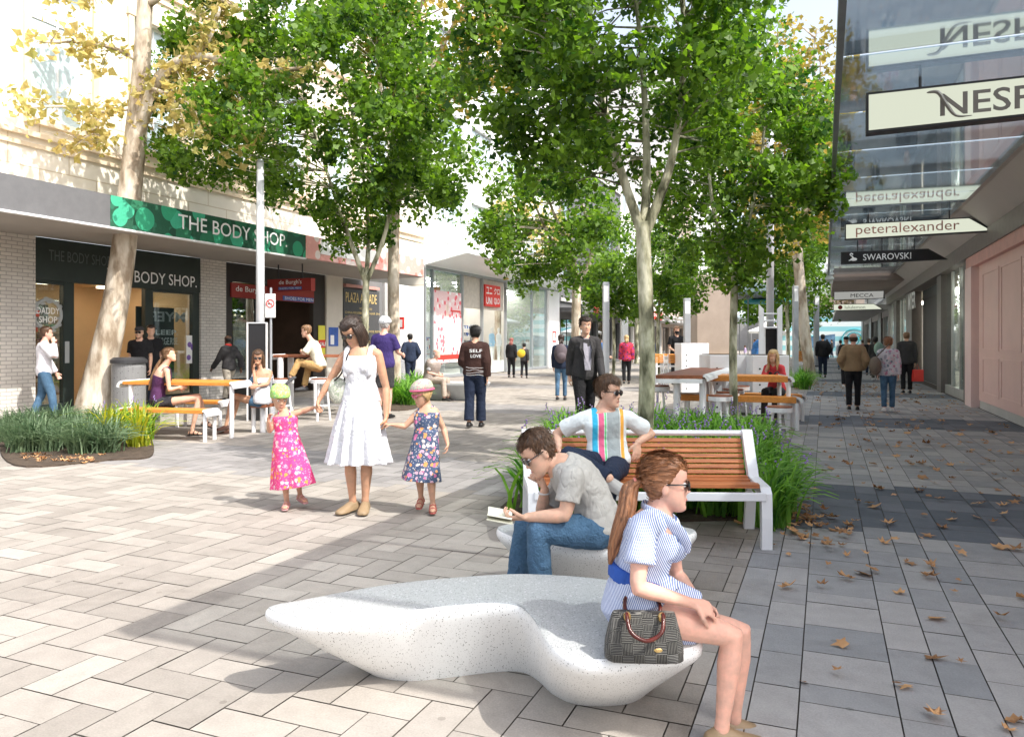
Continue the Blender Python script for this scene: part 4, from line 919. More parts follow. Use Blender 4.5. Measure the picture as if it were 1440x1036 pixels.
# orange hanging lamps, window display dummies
for px_, z in ((618, 3.82), (598.5, 3.45), (640, 3.75)):
    m_ = MB(STREET); s = sl(px_) ; m_.ell((LP - .9, s, z), (.17, .17, .13), 12, 8); o = m_.build('pendant_lamp', mat('orange_shade', (.75, .25, .08), .5), None, 'orange pendant lamp hanging in the store window, %s' % {618: 'above the pink poster\'s left edge', 598.5: 'lowest and nearest the street end', 640: 'above the pink poster\'s middle'}[px_], 'lamp', 'orange pendant lamps', smooth=True)
    m_ = MB(STREET); m_.tube([(LP - .9, s, z + .12), (LP - .9, s, gz - .05)], .008, 5); m_.build('flex', dark_metal, o)
def dummy(px_, p, lab, mm, zb=.5):
    T = sthing('mannequin', lab, 'mannequin', p, sl(px_), 0, 'shop window mannequins'); s = sl(px_)
    q = MB(STREET); q.ell((p, s, zb + 1.62), (.08, .07, .11), 12, 8); q.tube([(p, s, zb + 1.35), (p, s, zb + 1.55)], .05, 10)
    q.loft([(p, s, zb + z) for z in (.8, .95, 1.15, 1.35, 1.42)], [(0, w, 0) for w in (.16, .14, .15, .19, .06)], [(w, 0, 0) for w in (.11, .09, .11, .1, .05)], 16)
    for k in (-1, 1): q.tube([(p, s + .09 * k, zb + .85), (p, s + .09 * k, zb + .45), (p, s + .08 * k, zb + .02)], [.085, .06, .04], 10); q.tube([(p, s + .19 * k, zb + 1.36), (p, s + .25 * k, zb + 1.08), (p + .08, s + .22 * k, zb + .85)], [.05, .04, .03], 8)
    q.build('body', mat('mannequin_white', (.7, .7, .68), .4), T, remesh=.015, sm=3)
    q = MB(STREET); q.loft([(p, s, zb + z) for z in (.75, .95, 1.15, 1.33, 1.41)], [(0, w + .025, 0) for w in (.17, .15, .16, .2, .07)], [(w + .025, 0, 0) for w in (.12, .1, .12, .11, .06)], 16)
    for k in (-1, 1): q.tube([(p, s + .19 * k, zb + 1.36), (p, s + .25 * k, zb + 1.06), (p + .08, s + .22 * k, zb + .9)], [.065, .055, .045], 8)
    q.build('jacket', mm, T, remesh=.018, sm=3)
    q = MB(STREET); q.box(p - .3, p + .3, s - .35, s + .35, 0.02, zb); q.build('plinth', white_paint, T, bevel=.01)
dummy(601.5, LP - .9, 'mannequin in a pale jacket in the store window left of the pink poster', mat('teal_jacket', (.30, .36, .36), .8))
dummy(722, LP - 1.2, 'mannequin in a light blue top in the window right of the store entrance', mat('sky_cloth', (.35, .55, .72), .8)); dummy(738, LP - 1.5, 'mannequin in a white outfit deeper in the window right of the store entrance', mat('white_cloth_m', (.75, .75, .75), .8))
# ------------------------------------------------------------------ farther left and street end buildings
def block(label, p, face, s0, s1, h, wm, fl=3.4, base=4.2, gm=upper_glass, pitch=2.6, ww=1.5, wh=1.8, shop=None, awn=None, dep=14, name='building_block', awn_m=None, depth=.2):
    T = sthing(name, label, 'building', p, (s0 + s1) / 2); holes = []
    z = base
    while z + wh + .5 < h:
        k = s0 + .6
        while k + ww < s1 - .3: holes.append((k, k + ww, z + .6, z + .6 + wh)); k += pitch
        z += fl
    sh = []
    k = s0 + .4
    while k + 1.5 < s1 - .2: e = min(k + 3.6, s1 - .3); sh.append((k, e, .15, 2.9)); k = e + .5
    q = MB(STREET); wallgrid(q, p, s0, s1, 0, h, holes + sh, face, .3)
    b = p - face * dep
    for s in (s0, s1): q.add([(p, s, 0), (p, s, h), (b, s, h), (b, s, 0)], [(0, 1, 2, 3)])
    q.add([(p, s0, h), (p, s1, h), (b, s1, h), (b, s0, h)], [(0, 1, 2, 3)]); q.build('wall', wm, T)
    q = MB(STREET)
    lo, hi = sorted((p + face * .001, p + face * .14)); q.box(lo, hi, s0, s1, h - .3, h + .15); q.build('cornice', grey_render if wm is not grey_render else pale_render, T); q = MB(STREET); q.box(lo, hi, s0, s1, base - .3, base - .1); q.build('string_course', grey_render if wm is not grey_render else pale_render, T)
    for hh in holes[:60]: win(T, p, hh, face, grey_metal, gm, depth, 1)
    for hh in sh: win(T, p, hh, face, dark_metal, shop or dark_glass, .25, 1)
    bb = MB(STREET); x = p - face * 3; bb.add([(x, s0, 0), (x, s1, 0), (x, s1, 3.2), (x, s0, 3.2)], [(0, 1, 2, 3)]); bb.build('shop_backdrop', mat('far_shop_inside', (.16, .13, .11), .8, .8, 1.3), T)
    if awn:
        q = MB(STREET); lo, hi = sorted((p + face * .002, p + face * awn)); q.box(lo, hi, s0 + .01, s1 - .01, 3.25, 3.5); q.build('awning', awn_m or grey_render, T)
    return T
s43 = sl(785) + .05
b = block('dark shop block with a red lettered fascia beyond the glass store', LP, 1, s43, 58, 13, mat('charcoal_cladding', (.12, .12, .125), .6), awn=1.6, awn_m=mat('dark_awning', (.09, .09, .095), .6))
q = MB(STREET); q.box(LP + 1.62, LP + 1.66, 45, 56, 3.25, 3.6); r_ = q.build('fascia_sign', mat('deep_red', (.28, .03, .03), .5), b)
text('General Pants Co.', (LP + 1.67, 46, 3.32), (0, 1, 0), (0, 0, 1), 9, .28, white_letters, r_, frame=STREET, bold=.02)
b = block('pale rendered block with a red cafe sign, left side past the dark shops', LP, 1, 58.1, 74, 15, pale_render, awn=1.8)
q = MB(STREET); q.box(LP + 1.81, LP + 1.86, 59, 65, 3.3, 3.95); r_ = q.build('fascia_sign', red_bright, b); text('JUMBO LOCO', (LP + 1.87, 59.5, 3.45), (0, 1, 0), (0, 0, 1), 5, .32, white_letters, r_, frame=STREET, bold=.02)
block('brown brick block with dark awnings far along the left side', LP, 1, 74.1, 92, 18, brown_render, awn=2.0); block('tall white tower farthest along the left side', LP, 1, 92.1, 128, 34, pale_render, fl=3.2)
# cross street buildings that close the view
def cross(label, p0, p1, s, h, wm, pitch=3.0):
    T = sthing('building_block', label, 'building', (p0 + p1) / 2, s); q = MB(STREET); holes = []
    z = 4.5
    while z + 2.4 < h:
        k = p0 + .8
        while k + 1.7 < p1 - .3: holes.append((k, k + 1.6, z, z + 1.7)); k += pitch
        z += 3.4
    sm_ = MB(STREET); wallgrid(sm_, 0, p0, p1, 0, h, holes, 1, .3)
    q.V = [(v[1], s - v[0], v[2]) for v in sm_.V]; q.F = sm_.F; q.add([(p0, s, h), (p1, s, h), (p1, s + 12, h), (p0, s + 12, h)], [(0, 1, 2, 3)]); q.add([(p0, s, 0), (p0, s + 12, 0), (p0, s + 12, h), (p0, s, h)], [(0, 1, 2, 3)]); q.add([(p1, s, 0), (p1, s + 12, 0), (p1, s + 12, h), (p1, s, h)], [(0, 1, 2, 3)])
    q.build('wall', wm, T); q = MB(STREET)
    for h_ in holes: q.add([(h_[0], s + .2, h_[2]), (h_[1], s + .2, h_[2]), (h_[1], s + .2, h_[3]), (h_[0], s + .2, h_[3])], [(0, 1, 2, 3)])
    q.build('window_glazing', upper_glass, T, kind='stuff')
cross('brown low building closing the street end behind the turquoise pavilion', -9, 4, 135, 9, brown_render); cross('grey office block behind the street trees at the far end', -26, -9.2, 140, 21, grey_render); cross('pale tower right of the street end', 4.2, 22, 138, 26, pale_render)
# turquoise pavilion
pav = sthing('event_pavilion', 'turquoise and white inflatable pavilion with looping blue patterns at the street end', 'pavilion', 1.0, 82)
q = MB(STREET); pts = []
for i in range(17):
    t = i / 16; rr = []
    for j in range(17):
        a = math.pi * j / 16; w = 5.2; hh = 4.6; rr.append((1.0 + w * math.cos(a), 80 + 7 * t, max(0, hh * math.sin(a) ** .7)))
    pts.append(rr)
q.rings(pts, cap=True, closed=False); q.build('canopy_shell', stripes('pavilion_print', (.30, .66, .72), (.80, .88, .88), .35, 'Z', .5, .6, wob=9), pav, smooth=False)
q = MB(STREET)
for cx_, cz_, rr in ((2.6, 1.6, 1.1), (2.6, 1.6, .75), (2.6, 1.6, .4), (-1.2, 2.6, .6), (4.2, .9, .7), (4.2, .9, .4)): q.tube([(cx_ + rr * math.cos(a), 79.93, max(.03, cz_ + rr * math.sin(a))) for a in [2 * math.pi * k / 20 for k in range(21)]], .05, 5)
q.build('loop_pattern', mat('teal_line', (.05, .40, .46), .6), pav)
q = MB(STREET); q.add([(-1.6, 79.95, .9), (.9, 79.95, .9), (.9, 79.95, 2.2), (-1.6, 79.95, 1.9)], [(0, 1, 2, 3)]); q.build('clear_window', mat('pavilion_window', (.12, .22, .34), .2, .5, 2), pav)
q = MB(STREET); q.add([(3.0, 79.94, 1.7), (4.2, 79.94, 1.7), (3.6, 79.94, 2.9)], [(0, 1, 2)]); q.build('lime_patch', mat('lime', (.45, .62, .15), .6), pav)
mq = sthing('marquee', 'small white pointed marquee left of the turquoise pavilion', 'tent', -5.2, 80)
q = MB(STREET); q.rings([[(-5.2 - w, 80 - w, z), (-5.2 + w, 80 - w, z), (-5.2 + w, 80 + w, z), (-5.2 - w, 80 + w, z)] for w, z in ((1.8, 2.3), (1.85, 2.5), (.7, 3.0), (.05, 3.6))]); q.build('roof', white_sign, mq)
for i in (-1, 1):
    for j in (-1, 1): q = MB(STREET); q.tube([(-5.2 + 1.75 * i, 80 + 1.75 * j, 0), (-5.2 + 1.75 * i, 80 + 1.75 * j, 2.35)], .04, 6); q.build('leg', white_paint, mq)

# ------------------------------------------------------------------ right: arcade side
RP = 3.2; sr = lambda px: Sx(px, RP)
B3 = sthing('pink_shop_building', 'shop building along the footpath with a pink front and a grey glazed canopy', 'building', RP, 20)
Z3 = 3.72
q = MB(STREET)
q.add([(RP + 10, 2, 0), (RP, 2, 0), (RP, 2, 4.75), (RP + 10, 2, 4.75)], [(0, 1, 2, 3)]); q.box(RP, RP + .3, 2, 46, Z3 + .5, 4.75); q.add([(RP, 2, 4.751), (RP, 46, 4.751), (RP + 10, 46, 4.751), (RP + 10, 2, 4.751)], [(0, 1, 2, 3)])
q.build('wall', grey_render, B3)
m_ = MB(STREET); m_.box(RP + .01, RP + .3, 2, sr(1376), .18, 3.2); pk = m_.build('pink_front', pink_paint, B3)
m_ = MB(STREET)
for s0 in [sr(1381) - .0 - 1.9 * k for k in range(0, 7)]:
    for z0, z1 in ((.35, 1.15), (1.3, 3.0)):
        a, b = s0 - 1.75, s0 - .05
        m_.box(RP - .004, RP + .009, a, a + .05, z0, z1); m_.box(RP - .004, RP + .009, b - .05, b, z0, z1); m_.box(RP - .004, RP + .009, a + .05, b - .05, z0, z0 + .05); m_.box(RP - .004, RP + .009, a + .05, b - .05, z1 - .05, z1)
m_.build('panel_moulding', pink_paint, pk)
m_ = MB(STREET); m_.box(RP + .03, RP + .3, 2, sr(1376), 0, .179); m_.build('plinth', grey_render, B3)
m_ = MB(STREET); m_.box(RP - .12, RP + .3, sr(1374), sr(1365), 0, 3.2); m_.build('pink_pier', pink_light, B3)
m_ = MB(STREET); m_.box(RP - .1, RP + .3, 2, sr(1365), 3.2, 3.45); m_.build('pink_lintel', mat('deep_pink', (.62, .34, .30), .5), B3)
m_ = MB(STREET); m_.box(RP - .14, RP + .3, 2, 46, 3.45, Z3 + .1); m_.build('dark_lintel', mat('taupe_lintel', (.19, .165, .15), .5), B3)
cols = [(1364, 1358), (1326, 1320), (1284, 1276), (1262, 1258), (1240, 1236), (1226, 1223), (1214, 1212)]
for a, b in cols: m_ = MB(STREET); m_.box(RP - .05, RP + .3, sr(a), sr(b), 0, 3.449); m_.build('shopfront_pier', mat('bronze_frame', (.14, .125, .115), .4), B3)
for i, ((_, a), (b, __)) in enumerate(zip(cols, cols[1:])):
    if i == 1: continue
    m_ = MB(STREET); m_.box(RP + .10, RP + .11, sr(a), sr(b), .25, 3.449); w_ = m_.build('shop_window', shop_glass, B3)
    m_ = MB(STREET); m_.box(RP + .05, RP + .2, sr(a), sr(b), 0, .249); k = 1
    while sr(a) + 1.4 * k < sr(b) - .3: m_.box(RP + .07, RP + .16, sr(a) + 1.4 * k, sr(a) + 1.4 * k + .06, .25, 3.448); k += 1
    m_.build('window_frame', mat('silver_frame', (.5, .5, .48), .35, metal=.4), w_)
q = MB(STREET)
for (a, b, s0) in ((0, 46, 0),): q.add([(RP + 3, 2, 0), (RP + 3, 46, 0), (RP + 3, 46, 3.45), (RP + 3, 2, 3.45)], [(0, 1, 2, 3)]); q.add([(RP + .3, 2, 3.449), (RP + 3, 2, 3.449), (RP + 3, 46, 3.449), (RP + .3, 46, 3.449)], [(0, 1, 2, 3)]); q.add([(RP + .3, 2, .01), (RP + 3, 2, .01), (RP + 3, 46, .01), (RP + .3, 46, .01)], [(0, 1, 2, 3)])
q.build('interior', mat('cream_interior', (.60, .57, .50), .8, .3, 1.5), B3)
m_ = MB(STREET)
for k in range(24): m_.box(RP + 1.2, RP + 1.8, 20 + k * 1.05, 20.5 + k * 1.05, 3.40, 3.44)
m_.build('ceiling_lamps', emit('ceiling_lamp', (1, .93, .82), 12), B3, kind='stuff')
m_ = MB(STREET); m_.box(RP + .32, RP + .36, sr(1320), sr(1285), 0, 3.1); db = m_.build('dark_doorway', mat('void_shade', (.07, .07, .072), .6), B3)  # dark sheet standing in for the shaded void of the bay
m_ = MB(STREET); m_.box(RP + .30, RP + .40, sr(1320), sr(1285), 3.1, 3.44); m_.build('doorway_head', dark_metal, B3)
# lit sign beside the doorway reads from the path
text('MYER', (RP - .16, sr(1284.5) + .2, 2.72), (0, -1, 0), (0, 0, 1), 2.6, .62, white_letters, db, frame=STREET, bold=.03, name='shop_letters')
# window display
wc_ = (sr(1345)); m_ = MB(STREET)
rs_ = random.Random(5)
for k in range(170):
    a = 2 * math.pi * k / 170; r0 = 1 + rs_.uniform(-.13, .13); m_.ell((RP + .2 + rs_.uniform(-.05, .05), wc_ + 1.35 * r0 * math.cos(a), 2.75 + .52 * r0 * math.sin(a)), (.018, .018, .018), 6, 4)
fl_ = m_.build('fairy_lights', emit('bulb', (1, .92, .8), 5), B3, kind='stuff')
m_ = MB(STREET); m_.box(RP + .28, RP + .30, wc_ - 1.0, wc_ + 1.0, 2.45, 3.0); m_.build('display_sign', pink_print, B3)
m_ = MB(STREET); m_.box(RP + .35, RP + .38, wc_ - 1.2, wc_ + .5, .3, 2.5); m_.build('tinsel_curtain', speckle('gold_tinsel', (.62, .55, .34), [(.95, .9, .6), (.3, .25, .1)], (60.0, 90.0), .4, .25), B3)
m_ = MB(STREET); m_.box(RP + .5, RP + .9, wc_ + .9, wc_ + 1.4, .3, 1.9); m_.box(RP + .5, RP + .9, wc_ - 2.2, wc_ - 1.7, .3, 1.3); m_.build('display_plinth', mat('violet_display', (.25, .22, .5), .5), B3)
q = MB(STREET); prof = [(RP - .1, Z3 + .1), (2.6, 4.22), (2.52, 4.22), (2.52, 4.32), (RP - .1, 4.32)]
q.rings([[(p, s, z) for p, z in prof] for s in (2, 46)]); q.build('bulkhead', mat('beige_soffit', (.50, .46, .43), .6, .04, 1), B3)
# glazed canopy: structure and panes
q = MB(STREET)
q.box(.10, .16, 2, 34, 4.16, 4.34)
for k in range(0, 17): q.box(.16, 2.52, 2 + 2 * k, 2.05 + 2 * k, 4.24, 4.36)
q.build('canopy_frame', mat('canopy_steel', (.22, .24, .26), .35, metal=.4), B3)
for k in range(16):
    m_ = MB(STREET); m_.box(.16, 2.52, 2.06 + 2 * k, 3.99 + 2 * k, 4.222, 4.234); m_.build('canopy_pane', canopy_glass, B3)
q = MB(STREET); q.box(.3, 3.0, 34.1, 46, 3.95, 4.7); q.build('boxed_awning', mat('brown_soffit', (.30, .24, .215), .7, .1, 1), B3, bevel=.02)
q = MB(STREET); q.box(.05, .3, 33.5, 34, 3.85, 4.9)
for z in (4.0, 4.2, 4.4, 4.6): q.box(.0, .34, 33.4, 33.49, z, z + .08)
q.build('louvre', white_paint, B3)
def blade(nm, label, y0px, top, w_, h, face_m, txt, tm, tw, th, tx, p0=.40, frame_m=None, bold=0, arrow=.45):
    s = y0px; T = sthing('hanging_sign', label, 'sign', p0 + w_ / 2, s, 0, 'signs hanging across the path under the canopy'); q = MB(STREET); e = p0 + w_
    q.rings([[(p0, s + dy, top - h), (p0, s + dy, top), (e, s + dy, top), (e + arrow, s + dy, top - h * .9)] for dy in (0, .16)]); q.build('sign_frame', frame_m or dark_metal, T)
    q = MB(STREET); i = .025; q.rings([[(p0 + i, s + dy, top - h + i), (p0 + i, s + dy, top - i), (e - .01, s + dy, top - i), (e + arrow - .08, s + dy, top - h * .9 + i)] for dy in (-.006, -.001)]); f_ = q.build('sign_face', face_m, T)
    text(txt, (p0 + tx, s - .012, top - h / 2 - th / 2), (1, 0, 0), (0, 0, 1), tw, th, tm, f_, frame=STREET, depth=0, bold=bold)
    for k in (.2, .85): q = MB(STREET); q.tube([(p0 + w_ * k, s + .08, top), (p0 + w_ * k, s + .08, 4.23)], .015, 6); q.build('hanger', dark_metal, T)
    return f_
def ssig(px_, p): return Sx(px_, p)
f_ = blade('n', 'large cream sign with grey coffee brand lettering, nearest and highest on the right', ssig(1218, .40), 4.10, 2.55, .42, cream_sign, 'NESPRESSO', grey_letters, 1.85, .23, .68, bold=.012)
s_ = ssig(1218, .40); m_ = MB(STREET); m_.tube(cr([(.96, s_ - .012, 4.03), (1.06, s_ - .012, 4.02), (1.13, s_ - .012, 3.90), (1.22, s_ - .012, 3.77), (1.36, s_ - .012, 3.755)], 5), [.004, .01, .014, .016, .018, .02, .02, .02, .02, .02, .02, .02, .02, .018, .016, .014, .012, .01, .007, .005, .004], 6, side=(0, 1, 0)); m_.build('sign_emblem', grey_letters, f_)
blade('p', 'cream arrow ended sign with thin pink lettering below the glass canopy', ssig(1188, .40), 4.05, 2.35, .35, cream_sign, 'peteralexander', pink_letters, 1.95, .27, .22)
f_ = blade('s', 'black sign with white crystal brand lettering and a swan, just beneath the cream one', ssig(1183, .40) + .6, 3.92, 2.1, .33, black_panel, 'SWAROVSKI', white_letters, 1.15, .17, .55, bold=.004)
s_ = ssig(1183, .40) + .6; m_ = MB(STREET); m_.tube(cr([(.70, s_ - .012, 3.84), (.66, s_ - .012, 3.87), (.63, s_ - .012, 3.84), (.67, s_ - .012, 3.80), (.70, s_ - .012, 3.76), (.66, s_ - .012, 3.70), (.60, s_ - .012, 3.68)], 4), .014, 6); m_.ell((.72, s_ - .012, 3.71), (.085, .004, .045), 10, 6); m_.build('sign_emblem', white_letters, f_)
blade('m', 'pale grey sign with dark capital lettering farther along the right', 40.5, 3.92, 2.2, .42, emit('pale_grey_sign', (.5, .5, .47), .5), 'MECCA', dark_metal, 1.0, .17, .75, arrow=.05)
f_ = blade('l', 'cream sign with a round red badge and green lettering below the pale grey one', 43, 3.42, 1.9, .34, cream_sign, 'lululemon', mat('olive_letters', (.16, .22, .14), .5), .95, .16, .55)
m_ = MB(STREET); m_.ell((.4 + .33, 42.98, 3.25), (.11, .008, .11), 14, 8); m_.build('badge', red_sign, f_)
block('grey two storey block farther along the right above the awnings', RP, -1, 46.2, 74, 8, grey_render, awn=2.6); block('brown office block farthest along the right', RP, -1, 93, 130, 9.5, brown_render, awn=2.4)

# ------------------------------------------------------------------ furniture
def leaf_bench(label, P, n, zt=.38, group='sculpted white concrete benches', d0=None):
    T_ = []; B_ = []
    for (tx, ty), (bx, by) in P:
        dt = (CH - zt) * CF / (ty - HY); T_.append(W(tx, ty, dt)); B_.append(G(bx, by))
    T_ = cr(T_, n, True); B_ = cr(B_, n, True); c = sum(B_, Vector()) / len(B_); c.z = 0; ct = sum(T_, Vector()) / len(T_)
    R_ = thing('concrete_bench', label, 'bench', c, 0, group)
    q = MB(); rs = []; cols = []
    for f, z in ((0, 0), (.22, .07), (.50, .16), (.78, .255), (.93, .305), (.985, .330), (1.0, .350), (.992, .366), (.968, .376)):
        rs.append([Vector((b.x + (t.x - b.x) * f, b.y + (t.y - b.y) * f, z / .38 * zt)) for t, b in zip(T_, B_)])
    q.rings(rs, cap=False); n0 = len(q.F)
    q.build('side', terrazzo, R_, smooth=True)
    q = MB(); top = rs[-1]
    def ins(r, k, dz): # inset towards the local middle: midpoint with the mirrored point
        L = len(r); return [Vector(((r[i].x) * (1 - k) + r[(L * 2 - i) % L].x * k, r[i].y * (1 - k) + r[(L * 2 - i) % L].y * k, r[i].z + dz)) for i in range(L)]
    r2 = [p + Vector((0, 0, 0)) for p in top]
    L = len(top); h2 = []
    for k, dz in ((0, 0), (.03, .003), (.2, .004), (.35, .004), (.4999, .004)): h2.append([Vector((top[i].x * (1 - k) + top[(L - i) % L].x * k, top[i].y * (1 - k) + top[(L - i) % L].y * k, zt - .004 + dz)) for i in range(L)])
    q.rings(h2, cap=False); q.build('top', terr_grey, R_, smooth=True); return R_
P1 = [((375, 857), (520, 940)), ((430, 870), (530, 951)), ((540, 861), (575, 957)), ((640, 850), (640, 951)), ((700, 847), (700, 944)), ((740, 856), (735, 945)), ((757, 882), (757, 957)), ((775, 908), (778, 976)), ((815, 925), (810, 990)), ((865, 926), (860, 992)), ((925, 917), (895, 985)),
      ((987, 903), (915, 965)), ((968, 858), (900, 945)), ((920, 830), (870, 930)), ((860, 815), (830, 915)), ((790, 808), (770, 905)), ((720, 806), (715, 900)), ((640, 811), (650, 902)), ((560, 819), (600, 905)), ((490, 830), (550, 915)), ((420, 843), (528, 928)), ((385, 849), (521, 933))]
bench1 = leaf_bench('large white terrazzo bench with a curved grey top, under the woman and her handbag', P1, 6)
P2 = [((698, 742), (760, 818)), ((725, 756), (770, 828)), ((765, 764), (800, 838)), ((815, 770), (835, 842)), ((865, 771), (870, 840)), ((915, 764), (900, 832)), ((980, 746), (915, 822)), ((915, 733), (900, 812)), ((865, 729), (870, 805)), ((815, 728), (835, 802)), ((765, 730), (800, 805)), ((725, 734), (770, 811))]
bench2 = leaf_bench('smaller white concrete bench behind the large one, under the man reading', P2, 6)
# far low bench with sloping grey sides
c = G(632, 563); fb = thing('concrete_bench', 'low grey wedge shaped concrete bench under the old man in a vest', 'bench', c, R(-14), 'sculpted white concrete benches')
q = MB(); L0 = Vector(c)
def loc(x, y, z): return L0 + Matrix.Rotation(R(-14), 3, 'Z') @ Vector((x, y, z))
q.rings([[loc(x * a, y, z) for x, y in ((-.85, -.15 - o), (.85, -.15 - o), (.85, .75 + o), (-.85, .75 + o))] for a, z, o in ((.72, 0, -.15), (1.0, .40, .1), (1.0, .44, .1))]); q.build('block', mat('grey_concrete', (.42, .43, .43), .6, .1, 4), fb, bevel=.02)
q = MB(); q.rings([[loc(x * .97, y, z) for x, y in ((-.85, -.24), (.85, -.24), (.85, .84), (-.85, .84))] for z in (.443, .452)]); q.build('top', terr_grey, fb)

# slatted park bench
PBD = 5.85; x0, x1 = (742 - CX) / CF * PBD, (1069 - CX) / CF * PBD
pb = thing('slatted_bench', 'orange timber slatted park bench with white cast ends', 'bench', ((x0 + x1) / 2, PBD, 0), R(-1.5))
def pbl(x, y, z):
    x = x * (1 + .09 * (y + .3)); return Vector(((x0 + x1) / 2, PBD, 0)) + Matrix.Rotation(R(-1.5), 3, 'Z') @ Vector((x, y, z))
hw = (x1 - x0) / 2
back = lambda t: (.22 + .20 * t, .40 + .305 * t)       # y, z up the backrest
for k in range(8):
    y, z = back((k + .45) / 8); y2, z2 = back((k + 1.30) / 8)
    q = MB(); y2 = y + (y2 - y) * .92; z2 = z + (z2 - z) * .92
    q.hexa([pbl(-hw + .09, y, z), pbl(hw - .09, y, z), pbl(hw - .09, y + .026, z - .01), pbl(-hw + .09, y + .026, z - .01), pbl(-hw + .09, y2, z2), pbl(hw - .09, y2, z2), pbl(hw - .09, y2 + .026, z2 - .01), pbl(-hw + .09, y2 + .026, z2 - .01)]); q.build('back_slat', timber, pb, bevel=.004)
for k in range(6):
    y = -.27 + k * .082; q = MB(); zz = .40 + .012 * abs(k - 3)
    q.hexa([pbl(-hw + .09, y, zz), pbl(hw - .09, y, zz), pbl(hw - .09, y + .068, zz), pbl(-hw + .09, y + .068, zz), pbl(-hw + .09, y, zz + .03), pbl(hw - .09, y, zz + .03), pbl(hw - .09, y + .068, zz + .03), pbl(-hw + .09, y + .068, zz + .03)]); q.build('seat_slat', timber, pb, bevel=.004)
q = MB(); q.tube([pbl(-hw + .06, .445, .752), pbl(hw - .06, .445, .752)], .024, 8); q.build('top_rail', white_paint, pb)
q = MB(); q.hexa([pbl(-hw + .05, -.31, .35), pbl(hw - .05, -.31, .35), pbl(hw - .05, -.275, .35), pbl(-hw + .05, -.275, .35), pbl(-hw + .05, -.31, .41), pbl(hw - .05, -.31, .41), pbl(hw - .05, -.275, .41), pbl(-hw + .05, -.275, .41)]); q.build('front_rail', white_paint, pb, bevel=.006)
for sx in (-1, 1):
    q = MB()
    def slab(pts, w=.052):   # outline in (y,z) extruded across x
        q.rings([[pbl(sx * (hw - .045) + o, y, z) for y, z in pts] for o in (-w / 2 - .012, w / 2 + .012)])
    slab([(-.30, 0), (-.24, 0), (-.235, .22), (-.22, .36), (-.17, .385), (.20, .385), (.24, .44), (.46, .73), (.47, .78), (.42, .785), (.395, .765), (.30, .63), (.235, .55), (.19, .50), (.16, .45), (-.24, .44), (-.29, .40), (-.305, .22)])
    slab([(.22, .384), (.25, .44), (.38, 0), (.32, 0)]); q.build('end_frame', white_paint, pb)
# ------------------------------------------------------------------ tables, stools
def along(A, B, t): return A + (B - A) * t
def slat_top(T, A, B, wdir, w, z, m, nm='tabletop', n=8, th=.05, slm=None):
    """top running from A to B, w wide across wdir; slats run along"""
    wd = Vector(wdir).normalized(); q = MB()
    for k in range(n):
        a0 = w * k / n; a1 = w * (k + 1) / n - .008
        pts = [A + wd * a0, B + wd * a0, B + wd * a1, A + wd * a1]
        q.hexa([Vector((p.x, p.y, z - th)) for p in pts] + [Vector((p.x, p.y, z)) for p in pts])
    return q.build(nm, m, T, bevel=.004)
def legs(T, pts, z, r=.035, m=None, nm='leg'):
    for p in pts: q = MB(); q.tube([(p.x, p.y, 0), (p.x, p.y, z)], r, 12); q.build(nm, m or white_paint, T, smooth=False)
def endcap(T, A, wd, w, out, z, th=.06, nm='end_frame', drop=None):
    """rounded white end piece of a table or bench, wrapping the slats"""
    wd = Vector(wd).normalized(); out = Vector(out).normalized(); q = MB(); n = 8; rs = []
    for e in (0, 1):
        p0 = A + wd * (w * e + (.0 if e else 0)); r = []
        for k in range(n + 1):
            a = math.pi / 2 * k / n; r.append(Vector((p0.x, p0.y, 0)) + out * (.012 + .10 * math.sin(a)) + Vector((0, 0, z + .012 - .10 * (1 - math.cos(a)))))
        for k in range(n, -1, -1):
            a = math.pi / 2 * k / n; r.append(Vector((p0.x, p0.y, 0)) + out * (.002 + .065 * math.sin(a)) + Vector((0, 0, z - .025 - .075 * (1 - math.cos(a)))))
        rs.append(r)
    q.rings(rs); return q.build(nm, white_paint, T, smooth=False)
def bench_table(name, cat, label, A, B, wd, w, z, m, legw=.035, group=None, n=8, four=True, caps=(1, 1), th=.05):
    T = thing(name, label, cat, Vector((A.x, A.y, 0)), 0, group); slat_top(T, A, B, wd, w, z, m, 'tabletop' if 'table' in name else 'seat', n, th)
    D = (B - A).normalized(); W_ = Vector(wd).normalized()
    if caps[0]: endcap(T, A, W_, w, -D, z)
    if caps[1]: endcap(T, B, W_, w, D, z)
    ins = .12; L_ = []
    for t in ((A + D * ins), (B - D * (-.02))): L_ += [t + W_ * .05, t + W_ * (w - .05)] if four else [t + W_ * w / 2]
    legs(T, L_, z - th, legw); return T
sd = Vector((SA, CA, 0)); pd = Vector((CA, -SA, 0)); X_ = Vector((1, 0, 0)); Y_ = Vector((.12, 1, 0)).normalized()
def Gd(px, d): return Vector(((px - CX) / CF * d, d, 0))
tg = 'slatted outdoor tables and seats'
bench_table('slatted_table', 'table', 'long orange slatted table behind the seated girl in a purple top', Gd(172, 12.3), Gd(322, 11.9), Y_, .85, .86, timber_or, .035, tg)
bench_table('slatted_bench', 'bench', 'orange slatted bench under the girl in the purple top', Gd(168, 11.75), Gd(284, 11.45), Y_, .38, .47, timber_or, .03, tg, 4)
bench_table('slatted_bench', 'bench', 'slatted bench seat behind the long left table, right of the seated girl', Gd(238, 13.35), Gd(306, 13.2), Y_, .36, .47, timber_or, .03, tg, 4)
bench_table('slatted_stool', 'stool', 'white legged stool under the woman in sunglasses', Gd(352, 12.5), Gd(374, 12.5), Y_, .38, .47, timber_dark, .045, tg, 4, four=False, caps=(0, 0))
bench_table('bar_table', 'table', 'high slatted bar table behind the two girls, man in checked shirt beside it', Gd(384, 14.9), Gd(486, 14.9), Y_, .6, 1.24, timber_dark, .06, tg)
